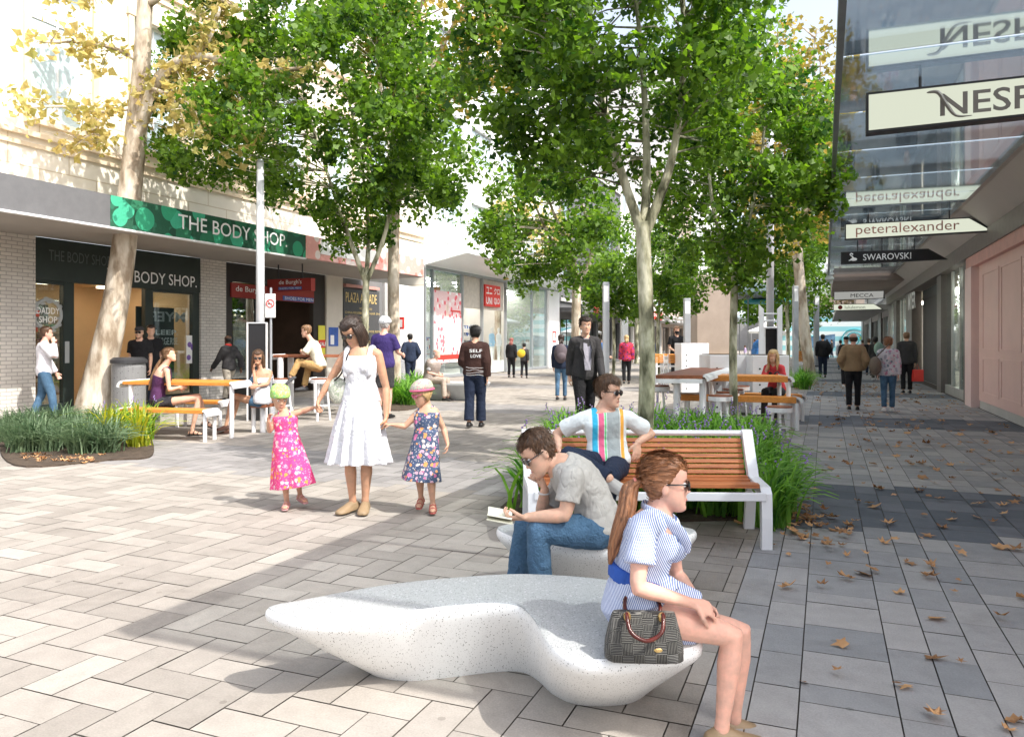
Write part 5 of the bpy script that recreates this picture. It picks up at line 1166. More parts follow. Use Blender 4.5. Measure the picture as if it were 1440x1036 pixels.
def stool(label, p, z, top_m=timber_dark, r=.19, group='white stools at the slatted tables'):
    T = thing('bar_stool', label, 'stool', Vector((p.x, p.y, 0)), 0, group); q = MB(); q.loft([p + Vector((0, 0, z - .05)), p + Vector((0, 0, z))], [X_ * r] * 2, [Vector((0, r, 0))] * 2, 20); q.build('seat', top_m, T)
    q = MB(); q.loft([p + Vector((0, 0, z - .09)), p + Vector((0, 0, z - .02))], [X_ * (r + .012)] * 2, [Vector((0, r + .012, 0))] * 2, 20); q.build('seat_rim', white_paint, T)
    for k in range(3):
        a = 2 * math.pi * k / 3 + .3; q = MB(); q.tube([p + Vector((math.cos(a) * r * .5, math.sin(a) * r * .5, z - .08)), p + Vector((math.cos(a) * r * .85, math.sin(a) * r * .85, 0))], .02, 8); q.build('leg', white_paint, T)
    q = MB(); q.tube([p + Vector((math.cos(a) * r * .72, math.sin(a) * r * .72, z * .35)) for a in [2 * math.pi * k / 16 for k in range(17)]], .012, 6); q.build('foot_ring', white_paint, T); return T
stool('white bar stool under the man in the checked shirt', Gd(452, 14.6), .80); stool('empty white bar stool left of the man in the checked shirt', Gd(398, 14.6), .80)
bench_table('low_table', 'table', 'low white table beside the bar stools, left of the mother', Gd(434, 16.2), Gd(484, 16.2), Y_, .5, .72, white_paint, .04, tg)
# right side
A = Gd(922, 12.6); B = Gd(988, 12.45)
T = thing('slatted_table', 'long reddish slatted table with thick white legs behind the planting bed', 'table', (A.x, A.y, 0), 0, tg)
dB = (Gd(1027, 16.6) - B); dB.normalize(); Ln = 3.9
q = MB(); n = 26; z = .95
for k in range(n):
    a = A + dB * Ln * k / n; b = B + dB * Ln * k / n; e = dB * (Ln / n - .012); q.hexa([Vector((p.x, p.y, zz)) for zz in (z - .06, z) for p in (a, b, b + e, a + e)])
q.build('tabletop', timber_dark, T, bevel=.004); endcap(T, B, dB, Ln, (B - A), z); q = MB(); a = A - dB * .035; b = B - dB * .035; e = dB * .03
q.hexa([Vector((p.x, p.y, zz)) for zz in (z - .13, z - .062) for p in (a, b, b + e, a + e)]); q.build('apron', white_paint, T)
legs(T, [A + (B - A) * .42 + dB * .15, B + (A - B) * .02 + dB * .15, A + (B - A) * .42 + dB * 3.6, B + dB * 3.6], z - .062, .055)
bench_table('slatted_table', 'table', 'long orange slatted table under the elbow of the girl in red', Gd(992, 13.6), Gd(1108, 13.1), Y_, .8, .90, timber_or, .038, tg, th=.10)
bench_table('slatted_bench', 'bench', 'orange slatted bench in front of the girl in red', Gd(958, 13.5), Gd(1120, 12.9), Y_, .36, .56, timber_or, .036, tg, 4, th=.10)
bench_table('slatted_bench', 'bench', 'orange slatted bench under the girl in red, behind her table', Gd(1030, 14.9), Gd(1128, 14.4), Y_, .36, .50, timber_or, .03, tg, 4, th=.08)
stool('low round stool at the right end of the planting bed', Gd(1096, 11.9), .50); stool('round stool left of the thick legged table, by the tree trunk', Gd(925, 13.0), .76)
for i, (px, d) in enumerate(((1013, 12.6), (1023, 13.4), (1031, 14.3), (1040, 15.3))): 
    stool(['nearest', 'second nearest', 'third nearest', 'farthest'][i] + ' of four round stools in a row beside the thick legged table', Gd(px, d), .62 + .0 * i)
# far tables with upright chair backs
bench_table('bar_table', 'table', 'high orange table in front of the man in a black face mask', Gd(918, 24), Gd(968, 24), Y_, .6, 1.1, timber_or, .03, tg)
for px, lab in ((926, 'left'), (947, 'right')):
    p = Gd(px, 22.8); T = thing('high_chair', 'white high chair with orange slatted back, %s one of the pair before the masked man' % lab, 'chair', p, 0, 'high chairs with orange backs'); q = MB()
    for k in range(5): q.box(p.x - .15, p.x + .15, p.y, p.y + .03, .86 + .052 * k, .90 + .052 * k)
    q.build('backrest', timber_or, T); q = MB(); q.box(p.x - .16, p.x + .16, p.y + .03, p.y + .38, .74, .78); q.build('seat', white_paint, T)
    for dx in (-.15, .15):
        for dy in (0.015, .36): q = MB(); q.box(p.x + dx - .018, p.x + dx + .018, p.y + dy - .014, p.y + dy + .014, 0, .74 if dy > .1 else 1.12); q.build('leg', white_paint, T)
p = Gd(1128, 27); T = thing('high_chair', 'white high chair with orange slatted back beside the far grey posts', 'chair', p, 0, 'high chairs with orange backs'); q = MB()
for k in range(6): q.box(p.x - .18, p.x + .18, p.y, p.y + .03, .80 + .062 * k, .85 + .062 * k)
q.build('backrest', timber_or, T); q = MB(); q.box(p.x - .19, p.x + .19, p.y + .03, p.y + .4, .68, .72); q.build('seat', white_paint, T)
for dx in (-.17, .17): q = MB(); q.box(p.x + dx - .02, p.x + dx + .02, p.y - .0, p.y + .02, 0, .795); q.build('leg', white_paint, T)
# white perforated planter boxes
def perf_box(label, pxa, pxb, d, h, dep=.9):
    a, b = Gd(pxa, d), Gd(pxb, d); T = thing('planter_box', label, 'planter', ((a.x + b.x) / 2, d, 0), 0, 'white perforated planter boxes'); q = MB(); q.box(a.x, b.x, d, d + dep, .03, h); q.build('box', white_paint, T, bevel=.012)
    q = MB(); n = int((b.x - a.x - .2) / .16)
    for i in range(n):
        for j in range(int((h - .2) / .16)):
            x = a.x + .15 + i * (b.x - a.x - .3) / max(1, n - 1); z = .15 + j * .16
            if abs(i - n / 2) > .8: q.loft([(x, d + .002, z), (x, d - .003, z)], [X_ * .02] * 2, [Vector((0, 0, .02))] * 2, 8)
    q.build('perforations', black_panel, T, kind='stuff'); q = MB(); q.box(a.x + .05, b.x - .05, d + .05, d + dep - .05, h - .02, h + .012); q.build('soil', soil, T)
perf_box('white perforated planter box left of the pole cabinet', 998, 1052, 15.8, 1.22); perf_box('white perforated planter box behind the girl in red', 1058, 1110, 15.4, 1.22)
perf_box('tall white planter box behind the masked man and the slim trees', 958, 997, 22, 1.45)
# lamp poles with cabinets
def pole(label, px, d, top, cab_h, cab_w, r=.083):
    p = Gd(px, d); T = thing('lamp_pole', label, 'lamp pole', p, 0, 'pale lamp poles over black cabinets'); q = MB(); q.tube([p + Vector((0, 0, .0)), p + Vector((0, 0, top * .6)), p + Vector((0, 0, top))], [r, r * .95, r * .8], 20); q.build('pole', pole_metal, T, smooth=True)
    q = MB(); q.box(p.x - cab_w / 2, p.x + cab_w / 2, p.y - cab_w / 2, p.y + cab_w / 2, .02, cab_h); q.build('cabinet', black_panel, T, bevel=.006)
    q = MB(); e = .012
    for sx in (-1, 1): q.box(p.x + sx * cab_w / 2 - e, p.x + sx * cab_w / 2 + e, p.y - cab_w / 2 - .02, p.y - cab_w / 2 + .02, .0, cab_h + .02)
    q.box(p.x - cab_w / 2 + e, p.x + cab_w / 2 - e, p.y - cab_w / 2 - .018, p.y - cab_w / 2 + .018, cab_h, cab_h + .02); q.build('cabinet_edging', white_paint, T)
    q = MB(); q.tube([p + Vector((0, 0, top)), p + Vector((0, 0, top + .06))], [r * .9, r * .6], 16); q.build('cap', grey_metal, T); return T, p
pole('tall pale lamp pole rising from a black cabinet behind the woman in sunglasses', 366, 14.7, 4.92, 1.84, .36)
T, p = pole('tall pale lamp pole over a black cabinet behind the girl in red', 1083, 17.0, 8.5, 1.78, .36)
fr_ = thing('steel_frame', 'white steel frame of slim uprights around the cabinet behind the girl in red', 'frame', p, 0)
for px in (1071, 1097): a = Gd(px, 16.7); q = MB(); q.rings([[(a.x - .05, a.y, z), (a.x + .05, a.y, z), (a.x + .05, a.y + .05, z), (a.x - .05, a.y + .05, z)] for z in (0, 2.15)] + [[(a.x - .05, a.y, 2.3 if px < 1080 else 2.2), (a.x + .05, a.y, 2.2 if px < 1080 else 2.3), (a.x + .05, a.y + .05, 2.2 if px < 1080 else 2.3), (a.x - .05, a.y + .05, 2.3 if px < 1080 else 2.2)]]); q.build('upright', white_paint, fr_)
a, b = Gd(1072.5, 16.72), Gd(1095.5, 16.72)
for z in (1.95, 2.10, 1.80): q = MB(); q.tube([a + Vector((0, 0, z)), b + Vector((0, 0, z))], .016, 6); q.build('crossbar', white_paint, fr_)
# square grey posts
for lab, px, d, h, w in (('slender grey square post between the businessman and the blonde woman', 852, 19.5, 3.0, .16), ('pale square post just right of the businessman\'s head', 824, 34, 3.2, .28), ('pale square post right of the blonde woman', 878.5, 38, 3.1, .30),
        ('grey square post nearest the footpath, right of the pole cabinet', 1118.5, 25, 3.3, .16), ('grey square post second along the footpath', 1134, 32, 3.8, .20), ('pale square post farther along the footpath', 1148, 46, 4.2, .26), ('pale thin post right of the masked man', 966, 25, 2.9, .2)):
    p = Gd(px, d); T = thing('light_post', lab, 'post', p, 0, 'square grey light posts'); q = MB(); q.box(p.x - w / 2, p.x + w / 2, p.y - w / 2, p.y + w / 2, .05, h); q.build('post', grey_metal, T, bevel=.01)
    q = MB(); q.box(p.x - w / 2 - .02, p.x + w / 2 + .02, p.y - w / 2 - .02, p.y + w / 2 + .02, 0, .05); q.build('base_plate', dark_metal, T); q = MB(); q.box(p.x - w / 2 + .02, p.x + w / 2 - .02, p.y - w / 2 - .004, p.y - w / 2 - .001, h - .5, h - .1); q.build('light_strip', white_sign, T)
# no smoking sign on its own post
p = Gd(381, 13.6); T = thing('no_smoking_sign', 'white no smoking sign on a thin post beside the lamp pole', 'sign', p); q = MB(); q.tube([p, p + Vector((0, 0, 2.45))], .02, 8); q.build('post', grey_metal, T)
q = MB(); q.box(p.x - .09, p.x + .09, p.y - .035, p.y - .024, 1.92, 2.34); f_ = q.build('plate', white_sign, T, bevel=.004); q = MB(); c = Vector((p.x, p.y - .04, 2.17))
q.tube([c + Vector((math.cos(a) * .068, 0, math.sin(a) * .068)) for a in [2 * math.pi * k / 24 for k in range(25)]], .008, 6); q.tube([c + Vector((-.05, 0, .05)), c + Vector((.05, 0, -.05))], .008, 6); q.build('red_ring', red_bright, f_)
q = MB(); q.box(c.x - .045, c.x + .03, c.y - .003, c.y, c.z - .012, c.z + .003); q.build('cigarette_symbol', black_panel, f_); text('NO SMOKING', (p.x - .07, p.y - .036, 1.98), (1, 0, 0), (0, 0, 1), .14, .028, grey_letters, f_, depth=0)
# litter bin / counter left of the shop men
p = G(181, 588); T = thing('litter_bin', 'grey perforated metal litter bin with a curved lid, left of the men in black', 'bin', p); q = MB(); q.loft([p + Vector((0, 0, z)) for z in (.02, .1, 1.0, 1.08)], [X_ * .29, X_ * .31, X_ * .31, X_ * .29], [Vector((0, .3, 0))] * 4, 28); q.build('body', speckle('perforated_metal', (.20, .20, .20), [(.05, .05, .05)], (30.0,), .25, .4), T)
q = MB(); q.loft([p + Vector((0, 0, z)) for z in (1.08, 1.14, 1.19)], [X_ * .33, X_ * .33, X_ * .27], [Vector((0, .34, 0)), Vector((0, .34, 0)), Vector((0, .28, 0))], 28); q.build('lid', dark_metal, T)
# teal umbrella, big dark umbrella far
def umbrella(label, px, d, z, r, mm, h=.5):
    p = Gd(px, d); T = thing('cafe_umbrella', label, 'umbrella', p, 0, 'cafe umbrellas along the street'); q = MB(); n = 8
    q.rings([[p + Vector((math.cos(2 * math.pi * k / n) * rr, math.sin(2 * math.pi * k / n) * rr, zz)) for k in range(n)] for rr, zz in ((r, z), (r, z + .12), (r * .5, z + h * .6), (.03, z + h))]); q.build('canopy', mm, T); q = MB(); q.tube([p, p + Vector((0, 0, z + h))], .03, 8); q.build('pole', grey_metal, T)
umbrella('teal cafe umbrella behind the lamp pole on the right', 1087, 40, 3.5, 1.5, mat('teal_cloth', (.04, .32, .38), .7)); umbrella('dark dotted cafe umbrella right of the second tree', 1052, 38, 3.7, 2.2, speckle('dotted_cloth', (.06, .09, .09), [(.6, .6, .6)], (7.0,), .2), .8)
umbrella('white cafe umbrella far down the street behind the posts', 1040, 52, 2.9, 2.4, mat('canvas_white', (.6, .66, .70), .8), .7)
for lab, px, d, r, cc in (('blue pram like cart far behind the cabinet', 1072, 42, .45, (.05, .2, .5)),):
    p = Gd(px, d); T = thing('market_cart', lab, 'cart', p); q = MB(); q.box(p.x - .5, p.x + .5, p.y - .4, p.y + .4, .5, 1.1); q.ell(p + Vector((0, 0, 1.2)), (.55, .4, .45)); q.build('body', mat('cart_blue', cc, .7), T, bevel=.05)
    for dx in (-.4, .4): q = MB(); q.tube([p + Vector((dx, -.36, .2)), p + Vector((dx, -.42, .2))], .2, 14); q.build('wheel', dark_metal, T)
# stone plinth column far
p = Gd(1007, 36); T = thing('stone_pier', 'brown stone pier with a wider foot between the two right hand trees', 'pier', p); q = MB(); q.box(p.x - .9, p.x + .9, p.y, p.y + 1.4, .9, 4.6); q.build('shaft', brown_render, T, bevel=.03); q = MB(); q.box(p.x - 1.1, p.x + 1.1, p.y - .2, p.y + 1.6, 0, .9); q.build('foot', mat('ochre_stone', (.45, .36, .22), .8), T, bevel=.03)

# ------------------------------------------------------------------ trees
bark = None
def barkmat(name, c1, c2, c3, sc_=5.0):
    m, nt, out = nodes(name); tc = N(nt, 'ShaderNodeTexCoord'); mp = N(nt, 'ShaderNodeMapping'); mp.inputs['Scale'].default_value = (1, 1, .35); nt.links.new(tc.outputs['Object'], mp.inputs[0])
    nz = N(nt, 'ShaderNodeTexNoise', Scale=sc_, Detail=4.0, Roughness=.55); nt.links.new(mp.outputs[0], nz.inputs['Vector'])
    rp = N(nt, 'ShaderNodeValToRGB'); el = rp.color_ramp.elements; el[0].position = .38; el[0].color = c4(c1); el[1].position = .52; el[1].color = c4(c2); e = el.new(.62); e.color = c4(c3); nt.links.new(nz.outputs[0], rp.inputs[0])
    b = N(nt, 'ShaderNodeBsdfPrincipled', Roughness=.85); nt.links.new(rp.outputs[0], b.inputs['Base Color']); n2 = N(nt, 'ShaderNodeTexNoise', Scale=30.0, Detail=5.0); nt.links.new(mp.outputs[0], n2.inputs['Vector'])
    bp = N(nt, 'ShaderNodeBump', Strength=.5, Distance=.02); nt.links.new(n2.outputs[0], bp.inputs['Height']); nt.links.new(bp.outputs[0], b.inputs['Normal']); nt.links.new(b.outputs[0], out.inputs[0]); return m
bark_p = barkmat('mottled_bark', (.085, .085, .045), (.34, .33, .22), (.58, .56, .42), 6.5); bark_pl = barkmat('pale_bark', (.25, .19, .13), (.48, .41, .32), (.60, .54, .45), 4.5)
lf_green = foliage('green_leaves', (.020, .066, .011), (.165, .285, .034), .50, 1.6); lf_autumn = foliage('olive_gold_leaves', (.18, .17, .035), (.44, .33, .08), .45, 1.0); lf_pale = foliage('pale_olive_leaves', (.30, .30, .09), (.50, .40, .16), .45, 1.0)
def leaves(mb, cen, n, size, spread, R0):
    """n leaf faces around each clump centre"""
    V = []; F = []; b = 0
    for c, k, sp in zip(cen, n, spread):
        k = int(k); dirs = R0.normal(size=(k, 3)); dirs /= np.linalg.norm(dirs, axis=1)[:, None] + 1e-9; rr = R0.random(k) ** .5
        P = np.array(c) + dirs * (rr * sp)[:, None] * np.array([1, 1, .8]); s = size * (.45 + 1.05 * R0.random(k) ** 1.4)
        nn = R0.normal(size=(k, 3)); nn[:, 2] += .6; nn /= np.linalg.norm(nn, axis=1)[:, None]; a = R0.normal(size=(k, 3)); a -= nn * (a * nn).sum(1)[:, None]; a /= np.linalg.norm(a, axis=1)[:, None]; bb = np.cross(nn, a)
        S = s[:, None]
        v = np.stack([P - a * S * .5, P - a * S * .12 - bb * S * .46 + nn * S * .1, P + a * S * .12 - bb * S * .25, P + a * S * .6, P + a * S * .12 + bb * S * .25, P - a * S * .12 + bb * S * .46 + nn * S * .1], 1).reshape(-1, 3)
        V.append(v); m = 6 * k; idx = np.arange(b, b + m).reshape(-1, 6); F.append(idx); b += m
    V = np.concatenate(V); F = np.concatenate(F); return V, F
def tree(label, base, fork, r, crown, cr_, nclump, per, size, leaf_m, bark_m, seed, forkpts=None, name='street_tree', group='leafy street trees', trunk_lean=(0, 0), limb=3, clr=(.35, .6), shellk=.55, zcut=None, rej=None):
    R0 = np.random.default_rng(seed); rr = random.Random(seed); base = Vector(base); T = thing(name, label, 'tree', base, 0, group)
    crown = Vector(crown); fk = base + Vector((trunk_lean[0], trunk_lean[1], fork)); q = MB()
    m1 = base.lerp(fk, .45) + Vector((rr.uniform(-.05, .05), 0, 0))
    q.tube(cr([base - Vector((0, 0, .05)), base + Vector((0, 0, .12)), m1, fk - Vector((0, 0, .15)), fk + (fk - m1).normalized() * .12], 5), list(np.interp(np.linspace(0, 1, 21), [0, .06, .25, .8, 1], [r * 1.5, r * 1.25, r, r * .85, r * .72])), 14)
    ends = []
    lim = forkpts or [Vector((math.cos(a) * cr_[0] * .35, math.sin(a) * cr_[1] * .35, 0)) for a in [2 * math.pi * k / limb + rr.uniform(0, 1) for k in range(limb)]]
    for v in lim:
        p1 = fk.lerp(Vector((fk.x + v.x * .6, fk.y + v.y * .6, fk.z + (crown.z - fk.z) * .4)), 1); p2 = Vector((crown.x * .35 + fk.x * .65 + v.x, crown.y * .35 + fk.y * .65 + v.y, crown.z)); p3 = Vector((crown.x + v.x * 1.1, crown.y + v.y * 1.1, crown.z + cr_[2] * .75))
        pts = cr([fk - Vector((0, 0, .06)), p1, p2, p3], 6); q.tube(pts, list(np.interp(np.linspace(0, 1, len(pts)), [0, .3, .7, 1], [r * .7, r * .5, r * .3, r * .1])), 10); ends += pts[4:]
    cl = []
    while len(cl) < nclump:
        v = R0.normal(size=3); v /= np.linalg.norm(v); k = shellk + (1 - shellk) * R0.random(); c = crown + Vector((v[0] * cr_[0] * k, v[1] * cr_[1] * k, v[2] * cr_[2] * k))
        if zcut and c.z < zcut: continue
        if rej and rej(c): continue
        cl.append(c)
    for c in cl:
        e = min(ends, key=lambda p: (p - c).length + max(0, p.z - c.z) * 1.5); mid = e.lerp(c, .5) + Vector((rr.uniform(-.15, .15), rr.uniform(-.15, .15), rr.uniform(-.05, .15)))
        q.tube([e, mid, c], [r * .16, r * .10, r * .03], 5, cap=False)
    q.build('trunk', bark_m, T, smooth=True)
    V, F = leaves(None, cl, [per * rr.uniform(.5, 1.4) for _ in cl], size, [rr.uniform(*clr) for _ in cl], R0)
    V = V - np.array(base); me = bpy.data.meshes.new('crown'); me.vertices.add(len(V)); me.vertices.foreach_set('co', V.ravel()); me.loops.add(F.size); me.loops.foreach_set('vertex_index', F.ravel()); me.polygons.add(len(F)); me.polygons.foreach_set('loop_start', np.arange(0, F.size, 6)); me.update(calc_edges=True); me.validate()
    me.materials.append(leaf_m); o = bpy.data.objects.new('crown', me); COL.objects.link(o); o.parent = T; return T
# the tree behind the mother
b = Gd(516, 17); tree('leafy green tree behind the mother with a forked trunk, left of the plaza', b, 2.85, .085, W(458, 170, 17), (3.5, 3.6, 3.2), 225, 190, .115, lf_green, bark_p, 1, [Vector((-.9, 0, 0)), Vector((.8, .2, 0)), Vector((-.1, .9, 0))], trunk_lean=(-.02, 0), clr=(.32, .68), rej=lambda c: c.z < (4.75 if c.x < -4.4 else (3.75 if c.x < -2.6 or c.x > -.9 else 4.3)))
b = Gd(905, 9.0); tree('largest green tree with a thick mottled trunk in the bed behind the slatted bench', b, 2.78, .098, W(872, 45, 9.0), (2.05, 1.9, 1.95), 180, 190, .080, lf_green, bark_p, 2, [Vector((-.55, 0, 0)), Vector((.6, .1, 0)), Vector((.15, .5, 0))], trunk_lean=(.0, 0), clr=(.22, .46), rej=lambda c: (c.z < 4.0 and 1.1 < c.x < 1.95 and c.y < 9.6) or c.z < 3.45)
b = Gd(1033, 12.8); tree('green tree with a slim forked trunk right of the largest tree', b, 2.75, .07, W(1050, 225, 12.8), (1.55, 1.5, 2.3), 125, 150, .095, lf_green, bark_p, 3, [Vector((-.5, 0, 0)), Vector((.4, .1, 0))], clr=(.28, .55))
b = Gd(811, 26); tree('pale trunked tree behind the businessman', b, 3.6, .17, W(765, 315, 25), (2.3, 2.2, 2.3), 85, 110, .15, lf_green, bark_pl, 4, clr=(.4, .8))
for i, (px, d, lab, cx, cy, rx, rz) in enumerate(((862.5, 33, 'slim dark trunked tree left of the blonde woman', 862, 400, 1.5, 1.5), (926, 31, 'slim tree left of the masked man', 935, 380, 1.9, 2.2), (978, 38, 'slim tree right of the masked man', 985, 385, 2.0, 2.0), (1107, 29, 'slim forked tree just left of the footpath posts', 1112, 340, 1.7, 2.7),
        (1085, 47, 'green tree far behind the pole cabinet', 1085, 380, 3.2, 3.4), (1125, 62, 'green tree far along the edge of the footpath', 1128, 395, 3.2, 4.2), (895, 52, 'broad green tree far across the street behind the blonde woman', 895, 365, 4.2, 4.0), (1010, 66, 'dark green tree farthest down the middle of the street', 1015, 390, 4.5, 4.6))):
    b = Gd(px, d); tree(lab, b, 2.75 if d < 45 else 3.2, .075 if d < 45 else .14, W(cx, cy, d), (rx, rx, rz), 60, 85, .15 if d < 40 else .24, lf_green, bark_p, 20 + i, clr=(.35, .7) if d < 45 else (.6, 1.1))
# autumn planes
b = Gd(128, 15.2); T = thing('plane_tree', 'pale barked plane tree leaning over the left shops with sparse olive leaves', 'tree', b, 0, 'sparse autumn plane trees'); q = MB()
P = [W(128, 590, 15.2), W(140, 530, 15.2), W(160, 440, 15.2), W(174, 350, 15.2), W(185, 250, 15.2), W(192, 180, 15.2), W(200, 80, 15.2), W(206, -40, 15.2)]; P[0].z = -.05
q.tube(cr(P, 4), list(np.interp(np.linspace(0, 7, 29), range(8), [.37, .29, .245, .225, .21, .20, .16, .13])), 16)
br = [([W(192, 205, 15.2), W(203, 160, 15.1), W(225, 110, 15), W(262, 82, 14.9), W(310, 84, 14.8), W(360, 100, 14.7), W(440, 95, 14.5)], [.13, .13, .12, .10, .08, .06, .03]), ([W(262, 84, 14.9), W(290, 60, 14.9), W(310, 10, 15)], [.09, .06, .04]), ([W(190, 150, 15.2), W(150, 158, 14.8), W(95, 150, 14.2), W(35, 152, 13.6)], [.05, .03, .025, .015]),
      ([W(196, 120, 15.2), W(230, 130, 14.6), W(270, 150, 14.2), W(285, 190, 14)], [.04, .03, .02, .01]), ([W(225, 112, 15), W(250, 150, 15), W(262, 180, 15)], [.03, .02, .01]), ([W(200, 90, 15.2), W(165, 70, 15), W(120, 60, 14.6), W(60, 60, 14.2)], [.05, .04, .03, .02]), ([W(184, 240, 15.2), W(140, 190, 14.8), W(110, 200, 14.6)], [.03, .02, .01]), ([W(204, 0, 15.2), W(150, -20, 15), W(80, 0, 15)], [.08, .05, .03]), ([W(204, 10, 15.2), W(260, -20, 15), W(330, 10, 15)], [.08, .05, .03]), ([W(310, 84, 14.8), W(335, 130, 14.6), W(345, 190, 14.5)], [.03, .02, .01])]
ends = []
for pts, rad in br: c_ = cr(pts, 4); q.tube(c_, list(np.interp(np.linspace(0, len(rad) - 1, len(c_)), range(len(rad)), rad)), 8); ends += c_[3:]
for e in list(ends):
    if random.random() < .6: c = e + Vector((random.uniform(-.6, .6), random.uniform(-.6, .6), random.uniform(-.5, .3))); q.tube([e, e.lerp(c, .5) + Vector((0, 0, .06)), c], [.012, .009, .004], 5, cap=False); ends.append(c)
q.build('trunk', bark_pl, T, smooth=True); R0 = np.random.default_rng(77); V, F = leaves(None, ends, [R0.integers(6, 26) for _ in ends], .15, [.38] * len(ends), R0)
V = V - np.array(b); me = bpy.data.meshes.new('crown'); me.from_pydata(V.tolist(), [], F.tolist()); me.materials.append(lf_pale); o = bpy.data.objects.new('crown', me); COL.objects.link(o); o.parent = T
b = Gd(556, 19.5); tree('tall pale plane trunk with thin olive foliage right of the cyclist', b, 6.6, .16, W(625, 40, 19), (2.6, 2, 2.2), 55, 60, .17, lf_autumn, bark_pl, 31, name='plane_tree', group='sparse autumn plane trees', clr=(.4, .8))
b = Gd(1140, 27); tree('tall golden plane tree beside the glazed canopy', b, 5.2, .20, W(1118, 200, 26), (2.5, 2.2, 4.3), 120, 60, .19, lf_autumn, bark_pl, 32, name='plane_tree', group='sparse autumn plane trees', clr=(.4, .8), trunk_lean=(-.5, 0), shellk=.3)
b = Gd(700, 42); tree('pale leaved plane tree in front of the glass store\'s far end', b, 4.5, .2, W(712, 330, 38), (3.6, 2.6, 2.2), 50, 45, .24, lf_pale, bark_pl, 33, name='plane_tree', group='sparse autumn plane trees', clr=(.5, 1.0))
b = Gd(1158, 95); tree('bare brownish tree behind the turquoise pavilion', b, 3.5, .3, W(1185, 440, 95), (6.5, 4, 4.0), 70, 60, .35, foliage('brown_leaves', (.20, .16, .08), (.34, .27, .15), .3), bark_pl, 34, name='plane_tree', group='sparse autumn plane trees', clr=(.8, 1.4))

# ------------------------------------------------------------------ strappy plants
lf_strap = foliage('strap_leaves', (.040, .15, .020), (.24, .46, .07), .42, 4.0); lf_yel = foliage('yellow_strap_leaves', (.14, .26, .02), (.50, .46, .04), .4, 4.0); lf_blue = foliage('blue_green_straps', (.05, .10, .045), (.17, .24, .13), .3, 4.0)
fl_m = mat('lilac_flower', (.30, .20, .46), .6, .3, 40)
def strap_plant(nb, h, sp, leaf_m, seed, flowers=0, w=.014):
    rr = random.Random(seed); q = MB()
    for k in range(nb):
        a = rr.uniform(0, 2 * math.pi); L_ = h * rr.uniform(.65, 1.15); out = sp * rr.uniform(.15, 1.1); up = L_ * rr.uniform(.75, 1); o = Vector((rr.gauss(0, .07), rr.gauss(0, .07), 0)); d = Vector((math.cos(a), math.sin(a), 0)); s_ = Vector((-d.y, d.x, 0)) * w * rr.uniform(.7, 1.3); L = []
        for i in range(6):
            t = i / 5; c = o + d * out * t ** 1.3 + Vector((0, 0, up * (t * 1.55 - .62 * t * t * (1 + out / sp * .55)))); k_ = (1 - t ** 2.2) * .95 + .05; L.append((c - s_ * k_, c + s_ * k_ + Vector((0, 0, .004))))
        b = len(q.V)
        for l, r_ in L: q.V += [tuple(l), tuple(r_)]
        for i in range(5): q.F.append((b + 2 * i, b + 2 * i + 1, b + 2 * i + 3, b + 2 * i + 2))
    fl = MB()
    for k in range(flowers):
        a = rr.uniform(0, 2 * math.pi); r = sp * rr.uniform(.1, .7); z = h * rr.uniform(.65, 1.02); c = Vector((math.cos(a) * r, math.sin(a) * r, z)); q.tube([Vector((c.x * .3, c.y * .3, 0)), c], [.004, .003], 4, cap=False)
        for j in range(5): fl.ell(c + Vector((rr.gauss(0, .015), rr.gauss(0, .015), -.02 * j)), (.011, .011, .009), 6, 4)
    return q, fl
protos = {}
def place_plant(key, label, x, y, rot, sc_, group, args):
    if key not in protos:
        T = thing('strappy_plant', label, 'plant', (x, y, 0), 0, group); T.rotation_euler = (0, 0, 0); q, fl = strap_plant(**args)
        q.V = [(v[0] + x, v[1] + y, v[2]) for v in q.V]; q.build('leaves', args['leaf_m'], T)
        if fl.V: fl.V = [(v[0] + x, v[1] + y, v[2]) for v in fl.V]; fl.build('flowers', fl_m, T)
        T.rotation_euler = (0, 0, rot); T.scale = (sc_,) * 3; protos[key] = T; return T
    T = copy_tree(protos[key]); T.location = (x, y, 0); T.rotation_euler = (0, 0, rot); T.scale = (sc_,) * 3; T['label'] = label; T['group'] = group; return T
def bed(outline, z=.02):
    q = MB(); q.rings([[Vector((p.x, p.y, zz)) for p in cr(outline, 6, True)] for zz in (-.005, z)]); q.build('planting_bed', soil, kind='structure')
rr = random.Random(3)
O1 = [Vector((.02, 6.55, 0)), Vector((2.15, 6.5, 0)), Vector((2.5, 7.4, 0)), Vector((3.55, 10.6, 0)), Vector((.75, 11.2, 0)), Vector((.2, 8, 0))]; bed(O1)
n = 0
for j in range(11):
    for i in range(7):
        y = 6.75 + j * .42; x0 = .10 + .12 * (y - 6.6); x1 = 2.1 + (y - 6.5) * .33
        x = x0 + (x1 - x0) * (i + .5 + rr.uniform(-.3, .3)) / 7; y += rr.uniform(-.15, .15)
        if (Vector((x, y)) - Vector((1.54, 9.0))).length < .2: continue
        place_plant('g%d' % (n % 4), 'strappy green plant with lilac flowers in the bed behind the slatted bench', x, y, rr.uniform(0, 6.28), rr.uniform(.85, 1.15) * (1.0 if y < 8 else .95), 'strappy plants in the bed behind the slatted bench', dict(nb=95, h=.72, sp=.50, leaf_m=lf_strap, seed=n % 4, flowers=2, w=.019)); n += 1
O2 = [G(532, 574), G(590, 572), G(585, 545), G(535, 547)]; bed(O2)
for k in range(9): p = G(rr.uniform(540, 588), rr.uniform(552, 571)); place_plant('m%d' % (k % 2), 'bushy strappy plant in the small bed right of the mother', p.x, p.y, rr.uniform(0, 6), rr.uniform(.9, 1.25), 'strappy plants beside the plaza tree', dict(nb=110, h=.75, sp=.65, leaf_m=lf_strap, seed=50 + k % 2, flowers=0, w=.016))
